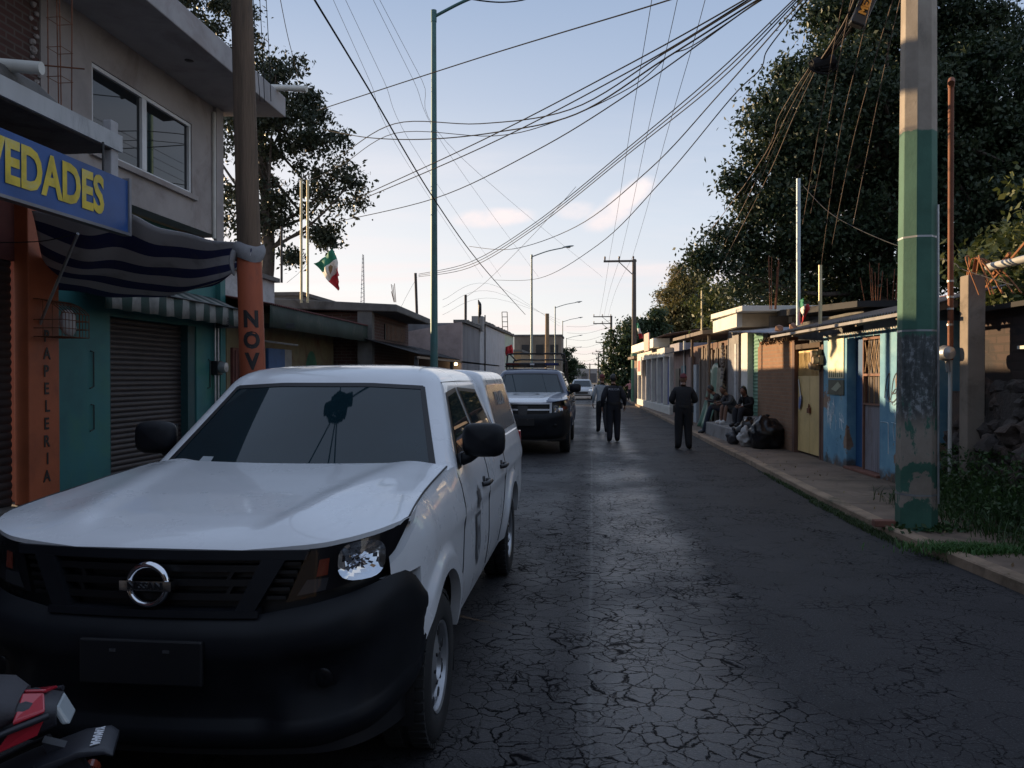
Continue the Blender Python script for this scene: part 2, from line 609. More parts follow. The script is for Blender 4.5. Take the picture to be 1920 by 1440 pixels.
def concrete_paving(name, c, joint=1.25, stain=(.035, .03, .025)):
    k = NT(name)
    v = k.coord()
    s = k.sep(v)
    n = k.noise(v, 1.3, 8, .65); n2 = k.noise(v, 7, 5)
    cc = k.ramp(n, [(.3, tuple(x * .55 for x in c)), (.5, c), (.7, tuple(x * 1.35 for x in c))])
    cc = k.mix(k.math('MULTIPLY', k.step(k.noise(v, .7, 6, .7, .8), .52, .66), .65), cc, stain)
    fy = k.math('ABSOLUTE', k.math('SUBTRACT', k.math('FRACT', k.math('DIVIDE', k.math('ADD', s[1], k.math('MULTIPLY', n2, .02)), joint)), .5))
    j = k.math('SUBTRACT', 1.0, k.step(fy, .006, .016))
    t = k.n('ShaderNodeTexVoronoi', feature='DISTANCE_TO_EDGE'); t.inputs['Scale'].default_value = .8
    k.l(v, t.inputs['Vector'])
    ck = k.math('MULTIPLY', k.math('SUBTRACT', 1.0, k.step(k.math('ADD', t.outputs['Distance'], k.math('MULTIPLY', n2, .03)), .012, .03)), k.step(n, .5, .6))
    jj = k.math('MAXIMUM', j, ck)
    cc = k.mix(k.math('MULTIPLY', jj, .5), cc, (.03, .024, .018))
    k.base(cc)
    k.b.inputs['Roughness'].default_value = .85
    h = k.math('SUBTRACT', k.math('ADD', k.math('MULTIPLY', n2, .4), k.math('MULTIPLY', k.noise(v, 60, 3), .2)), jj)
    k.bump(h, .5, .012)
    return k.m
PAVE = concrete_paving('pavement', (.175, .125, .092), 2.3)
PAVEL = concrete_paving('pavement_grey', (.15, .135, .12), 1.8)
KERB = M('kerb_concrete', (.29, .205, .14), .9, var=.4, scale=2.5, bump=.6, bscale=14, bdist=.02, stain=(.05, .05, .03), stain_amt=.8)
FX = lambda y: 4.56 - .056 * (y - 12.2)
def strip(name, xa, xb, z, mat, ys=YS, drop=True):
    b = MB()
    b.grid([[(xa(y), y, -.03), (xa(y), y, z - .012), (xa(y) + math.copysign(.012, xb(y) - xa(y)), y, z), (xb(y), y, z)] for y in ys])
    tag(b.build(name, mat), kind='structure')
strip('pavement_right', lambda y: kr(y) + .16, lambda y: max(kr(y) + 1.2, FX(min(y, 36)) + .7), SWR, PAVE)
strip('kerb_right', kr, lambda y: kr(y) + .155, SWR + .012, KERB, [y / 2 for y in range(-60, 100)] + [55, 60, 75, 95, 120, 160])
strip('pavement_left', lambda y: kl(y) - .16, lambda y: -7.6, SWL, PAVEL)
strip('kerb_left', kl, lambda y: kl(y) - .155, SWL + .012, KERB)
# ------------------------------------------------------------------ vehicles
def paint(name, c, rough=.28, dust=.25):
    k = NT(name)
    v = k.coord()
    n = k.noise(v, 2.2, 7, .65)
    dirt = k.math('MULTIPLY', k.step(n, .5, .75), dust)
    k.base(k.mix(dirt, c, tuple(x * .6 + .03 for x in c)))
    k.l(k.math('ADD', k.math('MULTIPLY', n, .22), rough - .1), k.b.inputs['Roughness'])
    k.b.inputs['Coat Weight'].default_value = .7
    k.b.inputs['Coat Roughness'].default_value = .05
    return k.m
WHITE = paint('white_car_paint', (.74, .75, .77))
NAVY = paint('navy_car_paint', (.02, .032, .075), .3, .1)
SILVER = paint('silver_car_paint', (.42, .43, .44), .3, .2)
PLAST = M('bumper_plastic', (.007, .008, .011), .5, var=.3, scale=5, bump=.25, bscale=300, bdist=.001, spec=.25)
BLACK = M('black_trim', (.008, .008, .01), .45, var=.2, bump=0)
GLOSSB = M('gloss_black', (.006, .006, .008), .3, var=.1, bump=0, spec=.25)
RUBBER = M('tyre_rubber', (.016, .016, .017), .8, var=.3, scale=8, bump=.4, bscale=90)
CHROME = M('chrome', (.72, .73, .76), .08, 1, var=.02, bump=0)
STEEL = M('wheel_steel', (.42, .43, .45), .38, .8, var=.25, scale=7, bump=0)
AMBER = M('amber_lens', (.17, .03, .015), .2, var=.3, bump=0, coat=.3)
REDL = M('red_lens', (.3, .01, .012), .15, var=.2, bump=0, coat=.5)
def glass_mat(name, c, r=.02):
    k = NT(name)
    v = k.coord()
    k.base(k.ramp(k.noise(v, 1.7, 6), [(.35, c), (.75, tuple(x * 1.5 + .002 for x in c))]))
    k.l(k.math('ADD', k.math('MULTIPLY', k.step(k.noise(v, 4, 7, .7), .5, .8), .04), r), k.b.inputs['Roughness'])
    k.b.inputs['Specular IOR Level'].default_value = .5
    k.b.inputs['IOR'].default_value = 1.55
    return k.m
GLASS = glass_mat('tinted_glass', (.006, .018, .024))
WINGLASS = glass_mat('house_window_glass', (.006, .008, .01), .015)
def lens_mat():
    k = NT('clear_lens')
    tr = k.n('ShaderNodeBsdfTransparent'); gl = k.n('ShaderNodeBsdfGlossy'); gl.inputs['Roughness'].default_value = .03
    lw = k.n('ShaderNodeLayerWeight'); fr_ = k.math('ADD', k.math('MULTIPLY', k.math('POWER', lw.outputs['Facing'], 4.0), .8), .05)
    tr.inputs['Color'].default_value = (.9, .92, .94, 1)
    mx = k.n('ShaderNodeMixShader')
    k.l(fr_, mx.inputs[0]); k.l(tr.outputs[0], mx.inputs[1]); k.l(gl.outputs[0], mx.inputs[2])
    k.l(mx.outputs[0], k.out.inputs['Surface'])
    return k.m
LENS = lens_mat()

# body of a pickup in its own frame: x sideways, y backwards from the nose, z up (metres, before scaling)
def _plan_table():
    out = []
    for i in range(12):
        s = .55 * i / 12
        out.append((s, s, .045 * (s / .55) ** 2))
    for i in range(33):
        t = i / 32
        x = (1 - t) ** 2 * .55 + 2 * t * (1 - t) * .885 + t * t * .915
        y = (1 - t) ** 2 * .045 + 2 * t * (1 - t) * .10 + t * t * .70
        out.append((.55 + .75 * t, x, y))
    return out
PT = _plan_table()
_ps, _px, _py = [np.array(c) for c in zip(*PT)]
def plan(s):
    a = abs(s)
    return math.copysign(float(np.interp(a, _ps, _px)), s), float(np.interp(a, _ps, _py))
def plan_y(x): return float(np.interp(abs(x), _px, _py))
def plan_x(y): return float(np.interp(y, _py, _px))
def FS(s, z, off=0):
    """point on the nose surface; off > 0 stands proud"""
    x, y = plan(s)
    x2, y2 = plan(s + .002)
    t = V((x2 - x, y2 - y, 0)).normalized()
    n = V((t.y, -t.x, 0))
    y += max(0, z - .8) * .16
    p = V((x, y, z)) + n * off
    return p
def zy(y): return interp(y, [(0, 1.03), (.03, 1.048), (.05, 1.066), (.08, 1.086), (.12, 1.103), (.18, 1.12), (.3, 1.145), (.6, 1.182), (1.0, 1.218), (1.4, 1.245), (1.6, 1.25)])
AX1, AX2, WR, AR = .90, 4.05, .345, .43
def W(y):
    if y < .7: return plan_x(y)
    return interp(y, [(.7, .915), (4.9, .915), (5.15, .895), (5.26, .86)])
def ztop(y): return interp(y, [(.3, zy(.3) - .05), (.6, zy(.6) - .042), (1.0, zy(1.0) - .032), (1.45, 1.205), (2, 1.2), (3.5, 1.195), (5.3, 1.19)])
def arch(y):
    z = None
    for c in (AX1, AX2):
        d = y - c
        if abs(d) < AR:
            z = .36 + math.sqrt(AR * AR - d * d)
    return z
def zbot(y):
    z = arch(y)
    r = interp(y, [(1.2, .40), (3.6, .40), (4.4, .46), (5.3, .52)])
    return max(z or 0, r)
def SX(y, z, off=0):
    w_ = W(y - max(0, z - .8) * .16 * (1 - sstep(.55, 1.1, y)))
    x = w_ - .05 * max(0, (.72 - z) / .35) ** 2
    zt = ztop(y)
    A = interp(y, [(.3, .012), (.5, .035), (.8, .075), (1.25, .085), (1.7, .05)])
    if z > .93:
        x -= A * min(1, (z - .93) / (zt - .93)) ** 2.3
    x += .010 * (sstep(.90, .95, z) - sstep(.95, 1.05, z)) * sstep(.9, 1.6, y)
    for c in (AX1, AX2):
        r = math.hypot(y - c, z - .36)
        x += .024 * (1 - sstep(.505, .545, r)) * sstep(.45, .62, y)
    return x + off
def hx(z): return .862 - .40 * (z - 1.19)
def yf(z): return 1.33 + (z - 1.19) * 1.27
def ring(z, inset=0, n=10, y_back=3.53, front=True, yfz=None, hxz=None):
    """rounded rectangle of the cabin at height z"""
    h = (hx(z) if hxz is None else hxz) - inset
    f = (yf(z) if yfz is None else yfz) + inset * 1.6
    b = y_back - inset
    r = max(.02, .13 - inset * .2)
    pts = []
    def bow(x): return .13 * (x / h) ** 2 - .0
    N = 18
    for i in range(N + 1):
        x = lerp(-(h - r), h - r, i / N)
        pts.append((x, f + bow(x), z))
    fy_ = f + bow(h - r)
    for i in range(1, n):
        t = PI / 2 * i / n
        pts.append((h - r + r * math.sin(t), fy_ + r * .9 * (1 - math.cos(t)), z))
    y0 = fy_ + r * .9
    for i in range(9):
        pts.append((h, lerp(y0, b - .06, i / 8), z))
    for i in range(1, 5):
        t = PI / 2 * i / 4
        pts.append((h - .06 * (1 - math.cos(t)), b - .06 + .06 * math.sin(t), z))
    m = len(pts)
    for i in range(1, 4):
        pts.append((lerp(h - .06, -(h - .06), i / 4), b, z))
    back = [(-p[0], p[1], p[2]) for p in pts[N + 1:m]][::-1]
    return pts + back
def loft(b, rings):
    b.grid(rings, closed_u=True)
    top = rings[-1]
    o = len(b.v) - len(top)
    b.f.append(tuple(o + i for i in range(len(top)))); b.mi.append(0)

def curve_strip(lo, hi, fn, n=24, m=6, thick=0):
    """patch between two polylines (2-D), mapped by fn(a, b)"""
    def samp(c, t):
        L = [0]
        for p, q in zip(c, c[1:]):
            L.append(L[-1] + math.hypot(q[0] - p[0], q[1] - p[1]))
        d = t * L[-1]
        return interp(d, list(zip(L, [p[0] for p in c]))), interp(d, list(zip(L, [p[1] for p in c])))
    P = []
    for j in range(m + 1):
        row = []
        for i in range(n + 1):
            a = samp(lo, i / n); h = samp(hi, i / n)
            row.append(fn(lerp(a[0], h[0], j / m), lerp(a[1], h[1], j / m)))
        P.append(row)
    return P

def make_wheel(parent, x, y, r, width, side, rim_mat, S):
    t = MB()
    hw = width / 2
    rr = r * .60
    t.lathe([(rr, -hw + .01), (rr + .02, -hw), (r * .88, -hw - .004), (r * .97, -hw + .018), (r, -hw + .04), (r, -.012), (r - .01, -.008), (r - .01, .008), (r, .012), (r, hw - .04), (r * .97, hw - .018), (r * .88, hw + .004), (rr + .02, hw), (rr, hw - .01), (rr - .01, hw - .05), (rr - .01, -hw + .05), (rr, -hw + .01)], 'X', (x, y, r), 40)
    # tread blocks
    for k in range(44):
        a = 2 * PI * k / 44
        for sx_ in (-1, 1):
            c = V((x + sx_ * hw * .55, y + math.cos(a) * (r + .001), r + math.sin(a) * (r + .001)))
            tx, up = V((0, -math.sin(a), math.cos(a))), V((0, math.cos(a), math.sin(a)))
            q = [c + V((dx, 0, 0)) * hw * .36 + tx * dt * .017 - up * .012 for dx, dt in ((-1, -1), (1, -1), (1, 1), (-1, 1))]
            t.hexa(q, [p + up * .018 for p in q])
    w_ = thing_part('wheel', parent, t, RUBBER, 60)
    w_.name = 'wheel'
    b = MB()
    o = side
    f = x + o * hw
    prof = [(rr, f - o * .03), (rr * 1.0, f - o * .005), (rr * .94, f - o * .012), (rr * .88, f - o * .05), (rr * .62, f - o * .035), (rr * .40, f - o * .018), (rr * .30, f - o * .012), (rr * .26, f - o * .03), (.001, f - o * .03)]
    b.lathe(prof, 'X', (0, y, r), 40)
    h = b
    for k in range(8):
        a = 2 * PI * (k + .5) / 8
        c = V((f - o * .028, y + math.cos(a) * rr * .76, r + math.sin(a) * rr * .76))
        h.lathe([(.001, .004 * o), (.022, .004 * o), (.024, 0)], 'X', c, 10, 1)
    for k in range(6):
        a = 2 * PI * k / 6
        c = V((f - o * .02, y + math.cos(a) * rr * .36, r + math.sin(a) * rr * .36))
        h.lathe([(.001, .01 * o), (.009, .01 * o), (.009, -.01 * o)], 'X', c, 6, 1)
    thing_part('rim', w_, h, [rim_mat, BLACK], 40)
    return w_

def thing_part(name, parent, mb, mat, smooth=None, bevel=0):
    return mb.build(name, mat, parent, smooth=smooth, world=False, bevel=bevel)

def pickup(name, label, group, loc, S, style):
    """S: scale (x, y, z)"""
    T = thing(name, label, 'pickup truck', loc, 0, group)
    body = style['body']; hoodm = style['hood']
    sc_ = lambda p: (p[0] * S[0], p[1] * S[1], p[2] * S[2])
    def part(nm, mb, mat, smooth=40, parent=T, bevel=0):
        mb.v = [sc_(p) for p in mb.v]
        return thing_part(nm, parent, mb, mat, smooth, bevel)
    # ---- sides with cut wheel arches
    ys = sorted(set([.28, .31, .34, .38, .42, .46, .4999] + [round(.50 + .02 * i, 3) for i in range(45)] + [1.45 + .15 * i for i in range(15)] + [round(3.6 + .02 * i, 3) for i in range(46)] + [4.6, 4.75, 4.9, 5.0, 5.08, 5.15, 5.2, 5.26]))
    b = MB()
    for sg in (1, -1):
        P = []
        for k in range(21):
            row = []
            for y in ys:
                zb = .91 if y < .5 else zbot(y)
                zt = ztop(y)
                z = lerp(zb, zt, (k / 20) ** .9)
                row.append((sg * SX(y, z), y, z))
            P.append(row)
        # arch and sill return
        low = P[0]
        lip = [(sg * (abs(p[0]) - .05), p[1], p[2] + (.0)) for p in low]
        b.grid([lip] + P)
        # top return toward hood / bed rail
        top = P[-1]
        inn = [(sg * (abs(p[0]) - .10 - .08 * (1 - sstep(.3, .9, p[1]))), p[1] + .03 * (1 - sstep(.3, .9, p[1])), p[2] + lerp(-.09, .012, sstep(.6, 1.0, p[1]))) for p in top]
        b.grid([top, inn])
    # tailgate end
    P = [[(SX(5.26, z) * a, 5.26 + .02 * (1 - a * a), z) for a in [i / 10 - 1 for i in range(21)]] for z in (.52, .7, .9, 1.05, 1.19)]
    b.grid(P)
    part('body_side', b, body, 50)
    # ---- hood
    b = MB()
    P = []
    NV, NU = 34, 72
    lead = []
    for j in range(NV + 1):
        v = (j / NV) ** 1.6
        row = []
        for i in range(NU + 1):
            u = 2 * i / NU - 1
            hw = interp(v, [(0, .868), (.12, .862), (.35, .842), (1, .828)])
            x = u * hw
            y0 = plan_y(x) + .03
            y1 = 1.30 + .16 * abs(u) ** 2.2
            y = lerp(y0, y1, v)
            z = zy(y) - .028 * abs(u) ** 5
            ax = abs(x)
            c = .40 + .24 * v
            z += (.010 * math.exp(-((ax - c) / .085) ** 2) + .010 * sstep(c - .12, c, ax) * (1 - sstep(c + .02, c + .2, ax))) * sstep(.02, .15, v) * (1 - .4 * v)
            row.append((x, y, z))
        P.append(row)
    lip = [(p[0], p[1] + .004, p[2] - .018) for p in P[0]]
    P = [lip] + P
    b.grid(P)
    for c_ in (0, -1):
        e_ = [r_[c_] for r_ in P]
        b.grid([e_, [(p[0] * .998, p[1], p[2] - .04) for p in e_]])
    if style.get('hood_centre'):
        # white centre panel on a dark hood: same sheet, second material by lateral position
        for i, f in enumerate(b.f):
            xs = [abs(b.v[q][0]) for q in f]
            yy = max(b.v[q][1] for q in f)
            if max(xs) < lerp(.47, .70, min(1, max(0, yy - .1) / 1.25)): b.mi[i] = 1
        part('hood', b, [hoodm, style['hood_paint']], 60)
    else:
        part('hood', b, hoodm, 60)
    # shut line between hood and wing, dark gap
    for sg in (1, -1):
        b = MB()
        b.tube([(sg * interp(y, [(.38, .866), (.55, .852), (.8, .838), (1.4, .829)]), y, zy(y) - .028) for y in [.42 + .1 * i for i in range(11)]], .005, 6)
        part('shut_gap', b, BLACK)
    b = MB()
    b.box(-.8, .8, 1.25, 1.55, 1.1, 1.19)
    part('cowl_panel', b, BLACK)
    # ---- cabin
    b = MB()
    zs = [1.15, 1.19, 1.25, 1.35, 1.45, 1.55, 1.61, 1.64]
    rings = [ring(z) for z in zs]
    for z, ins in ((1.665, .016), (1.69, .036), (1.715, .068), (1.737, .112), (1.753, .17), (1.765, .25), (1.774, .36), (1.779, .48)):
        rings.append(ring(z, ins, hxz=hx(1.64), yfz=yf(1.64)))
    loft(b, rings)
    part('cabin', b, style.get('roof', body), 50)
    def WSP(a, z, off=0):
        h = hx(z)
        x = a * h
        return (x, yf(z) + .13 * a * a * ((h) ** 2 / h ** 2) - off, z + off * .6)
    b = MB()
    lo = [(-.90, 1.17), (-.5, 1.17), (.5, 1.17), (.90, 1.17)]
    hi = [(-.84, 1.672), (-.5, 1.70), (.5, 1.70), (.84, 1.672)]
    def WS2(off):
        return lambda a, z: WSP(a * (1 - .0 * z), min(z, 1.69), off)
    b.grid(curve_strip([(-.885, 1.175), (.885, 1.175)], [(-.848, 1.60), (-.80, 1.636), (-.4, 1.648), (.4, 1.648), (.80, 1.636), (.848, 1.60)], WS2(.006), 30, 10))
    ws = part('windshield', b, GLASS, 60)
    b = MB()
    for lo, hi in (([(-.90, 1.165), (.90, 1.165)], [(-.895, 1.20), (.895, 1.20)]), ([(-.85, 1.615), (-.4, 1.632), (.4, 1.632), (.85, 1.615)], [(-.85, 1.637), (-.4, 1.654), (.4, 1.654), (.85, 1.637)]),
                   ([(-.90, 1.17), (-.865, 1.63)], [(-.862, 1.17), (-.825, 1.635)]), ([(.862, 1.17), (.825, 1.635)], [(.90, 1.17), (.865, 1.63)])):
        b.grid(curve_strip(lo, hi, WS2(.009), 20, 2))
    part('seal', b, BLACK, 60, ws)
    for x0, x1 in ((-.55, .02), (.05, .6)):
        b = MB()
        p0 = V(WSP(x0 / .85, 1.178, .02)); p1 = V(WSP(x1 / .85, 1.21, .02))
        b.tube([p0, p0.lerp(p1, .5) + V((0, -.015, .012)), p1], .008, 6)
        part('wiper', b, BLACK, 60)
    b = MB(); b.grid(curve_strip([(-.66, 1.20), (-.56, 1.20)], [(-.65, 1.25), (-.57, 1.25)], WS2(.0095), 3, 3))
    part('sticker', b, M('pale_sticker', (.35, .38, .40), .5, bump=0), 60, ws)
    # side windows
    def SW(off, sg):
        return lambda y, z: (sg * (hx(min(z, 1.69)) + off), y, z)
    for sg in (1, -1):
        for lo, hi in (([(1.56, 1.185), (2.49, 1.185)], [(2.08, 1.60), (2.46, 1.625)]), ([(2.55, 1.185), (3.40, 1.185)], [(2.52, 1.625), (3.27, 1.60)])):
            fr = MB()
            fr.grid(curve_strip(lo, hi, SW(.005, sg), 16, 8))
            part('window_frame', fr, BLACK, 60)
        for lo, hi in (([(1.64, 1.205), (2.44, 1.205)], [(2.09, 1.572), (2.41, 1.60)]), ([(2.60, 1.205), (3.32, 1.205)], [(2.57, 1.60), (3.22, 1.575)])):
            g = MB()
            g.grid(curve_strip(lo, hi, SW(.009, sg), 12, 6))
            part('side_window', g, GLASS, 60)
    # door seams and drip line
    def seam_line(pts, sg, r=.0045):
        b = MB()
        b.tube([(sg * SX(y, z, .0), y, z) for y, z in pts], r, 5)
        part('door_seam', b, BLACK, 60)
    for sg in (1, -1):
        seam_line([(1.42 + .10 * sstep(.5, 1.2, z), z) for z in [.45 + .06 * i for i in range(13)]], sg)
        seam_line([(2.5, z) for z in [.45 + .06 * i for i in range(13)]], sg)
        seam_line([(3.48 - .25 * (1 - sstep(.45, .9, z)), z) for z in [.45 + .06 * i for i in range(13)]], sg)
        b = MB()
        b.tube([(sg * (hx(z) - .005), yf(z) + .20 + .03 * 0, z) for z in (1.22, 1.35, 1.5, 1.62)] + [(sg * (hx(1.66) - .008), 2.10, 1.66), (sg * (hx(1.66) - .008), 2.6, 1.664), (sg * (hx(1.66) - .008), 3.40, 1.66), (sg * (hx(1.64)), 3.47, 1.62), (sg * (hx(1.2)), 3.5, 1.2)], .004, 5)
        part('door_seam', b, BLACK, 60)
    for sg in (1, -1):
        for y in (2.28, 3.25):
            b = MB()
            b.tube([(sg * SX(y, 1.02, .004), y - .10, 1.02), (sg * SX(y, 1.02, .034), y - .07, 1.022), (sg * SX(y, 1.02, .036), y + .07, 1.022), (sg * SX(y, 1.02, .004), y + .10, 1.02)], .016, 8)
            b.lathe([(.001, .004), (.042, .004), (.042, -.01)], 'X', (sg * SX(y, 1.02), y - .01, 1.02), 16)
            part('door_handle', b, style['handle'], 60)
    # mirrors
    for sg in (1, -1):
        b = MB()
        c = V((sg * .985, 1.74, 1.335))
        P = []
        for j in range(9):
            t = PI * j / 8
            q = math.sin(t) ** .55
            P.append([(c.x + sg * .125 * math.copysign(abs(math.cos(p)) ** .55, math.cos(p)) * q, c.y - .065 * math.cos(t) * 1.1, c.z + .098 * math.copysign(abs(math.sin(p)) ** .55, math.sin(p)) * q) for p in [2 * PI * k / 20 for k in range(20)]])
        b.grid(P, closed_u=True)
        b.tube([(sg * .845, 1.74, 1.215), (sg * .90, 1.74, 1.235), (sg * .95, 1.75, 1.27)], [.035, .032, .03], 10)
        b.hexa([(sg * .87, 1.62, 1.15), (sg * .87, 1.85, 1.15), (sg * .845, 1.85, 1.15), (sg * .845, 1.62, 1.15)], [(sg * .86, 1.70, 1.26), (sg * .86, 1.83, 1.26), (sg * .835, 1.83, 1.26), (sg * .835, 1.70, 1.26)])
        m_ = part('side_mirror', b, PLAST, 60)
        g = MB()
        g.box(sg * .885, sg * 1.085, 1.796, 1.802, 1.26, 1.41)
        part('mirror_glass', g, CHROME, None, m_)
    # ---- nose: dark core, bumper, lamps, grille
    b = MB()
    b.grid([[FS(s, z, -.05) for s in [-1.22 + 2.44 * i / 48 for i in range(49)]] for z in (.30, .5, .7, .85, 1.0, 1.085)])
    b.grid([[(p[0] * a, p[1] + .0, 1.085 - .01 * 0) for p in [FS(s, 1.085, -.05) for s in [-1.22 + 2.44 * i / 48 for i in range(49)]]] for a in (1, .99)])
    b.box(-.80, .80, .55, 5.1, .33, .62)
    part('nose_core', b, BLACK, 60)
    b = MB()
    prof = style['bumper_prof']
    SS = [-1.185 + 2.37 * i / 64 for i in range(65)]
    def btop(s): return interp(abs(s), [(0, .832), (.40, .835), (.6, .87), (.8, .905), (.95, .928), (1.04, .925), (1.10, .895), (1.185, .81)])
    P = []
    for tz, off in prof:
        row = []
        for s in SS:
            zb = .315 + .05 * sstep(.5, 1.1, abs(s)) + .06 * sstep(.85, 1.16, abs(s))
            yy = plan(s)[1]
            if yy > .47: zb = max(zb, (arch(yy) or 0) - .01)
            z = lerp(zb, max(btop(s), zb), tz)
            sc = 1 - .65 * sstep(.7, 1.1, abs(s))
            # sculpted scoop round the plate recess and the fog lamp pocket
            o_ = off * sc
            o_ -= .045 * sstep(.50, .40, abs(s)) * math.exp(-((tz - .28) / .16) ** 4)
            o_ -= .05 * math.exp(-((abs(s) - .64) / .15) ** 4) * math.exp(-((z - .60) / .085) ** 4)
            row.append(FS(s, z, o_))
        P.append(row)
    b.grid(P)
    part('front_bumper', b, style['bumper'], 60)
    for sg in (1, -1):
        b = MB()
        b.grid(curve_strip([(sg * .575, .575), (sg * .69, .572)], [(sg * .59, .63), (sg * .705, .645)], lambda s, z: FS(s, z, .016), 6, 4))
        b.lathe([(.034, .0), (.036, -.008), (.03, -.012), (.001, -.008)], 'Y', FS(sg * .64, .605, .014), 16)
        part('fog_lamp', b, GLOSSB, 60)
    b = MB()
    b.box(-.23, .23, -.075, -.055, .60, .76)
    pl = part('plate_bracket', b, BLACK, None, bevel=.006)
    for x in (-.1, .1):
        b = MB()
        b.box(x - .012, x + .012, -.080, -.076, .718, .728)
        part('clip', b, M('clip_steel', (.12, .12, .13), .4, .7, bump=0), None, pl)
    style['nose'](T, part)
    # ---- wheels, wells, mud flaps
    for sg in (1, -1):
        for c in (AX1, AX2):
            b = MB()
            P = [[(sg * x, c + math.cos(a) * .445, .36 + math.sin(a) * .445) for a in [PI * (1.08 - 1.16 * k / 20) for k in range(21)]] for x in (.87, .45)]
            b.grid(P)
            b.box(sg * .45, sg * .44, c - .46, c + .46, .3, .82)
            part('wheel_well', b, BLACK, 60)
            b = MB()
            b.box(sg * .70, sg * .88, c + .44, c + .452, .16, .42)
            part('mud_flap', b, BLACK)
        for c in (AX1, AX2):
            make_wheel(T, sg * .795 * S[0], c * S[1], style['wheel_r'], .21 * S[0], sg, style['rim'], S)
    b = MB()
    b.box(-.75, .75, 5.27, 5.40, .47, .62)
    part('rear_bumper', b, CHROME if style.get('chrome_rear') else PLAST, None, bevel=.02)
    for sg in (1, -1):
        b = MB()
        b.box(sg * .78, sg * .88, 5.20, 5.292, .8, 1.15)
        part('tail_lamp', b, REDL, None, bevel=.012)
    style['extra'](T, part)
    return T

# ---- noses
def headlight(part, T, sg, lo, hi, bowl, ind, lensoff=.044):
    """lo, hi: outline in (s, z); bowl: reflector box (s0, s1, z0, z1)"""
    m = lambda c: [(sg * s, z) for s, z in c]
    b = MB(); b.grid(curve_strip(m(lo), m(hi), lambda s, z: FS(s, z, .006), 26, 8))
    tp = curve_strip(m(lo), m(hi), lambda s, z: FS(s, z, .006), 26, 1)[1]
    b.grid([tp, [V((p.x * .985, p.y + .015, p.z - .010)) for p in tp]])
    hl = part('headlight', b, GLOSSB, 60)
    s0, s1, z0, z1 = bowl
    b = MB()
    P = []
    for j in range(7):
        q = j / 6
        row = []
        for k in range(24):
            a = 2 * PI * k / 24
            ca, sa = math.copysign(abs(math.cos(a)) ** .7, math.cos(a)), math.copysign(abs(math.sin(a)) ** .7, math.sin(a))
            wob = .005 * ((k * 7 + j * 5) % 3 - 1)
            row.append(FS(sg * ((s0 + s1) / 2 + (s1 - s0) / 2 * ca * (1 - q * .92)), (z0 + z1) / 2 + (z1 - z0) / 2 * sa * (1 - q * .92), .034 - .023 * math.sin(q * PI / 2) + wob * (1 if j else 0)))
        P.append(row)
    b.grid(P, closed_u=True)
    part('reflector', b, CHROME, 25, hl)
    b = MB()
    c = FS(sg * (s0 + s1) / 2, (z0 + z1) / 2, .0)
    b.lathe([(.016, -.03), (.016, 0), (.001, -.034)], 'Y', c, 12)
    part('bulb', b, CHROME, 60, hl)
    b = MB(); b.grid(curve_strip(m(ind[0]), m(ind[1]), lambda s, z: FS(s, z, .012), 6, 4))
    part('turn_signal', b, AMBER, 60, hl)
    if len(ind) > 2:
        b = MB(); b.grid(curve_strip(m(ind[2]), m(ind[3]), lambda s, z: FS(s, z, .010), 6, 4))
        part('side_marker', b, M('grey_reflector', (.06, .06, .066), .3, .6, bump=0), 60, hl)
    b = MB(); b.grid(curve_strip(m(lo), m(hi), lambda s, z: FS(s, z, lensoff), 26, 8))
    part('lens', b, LENS, 60, hl)
    return hl

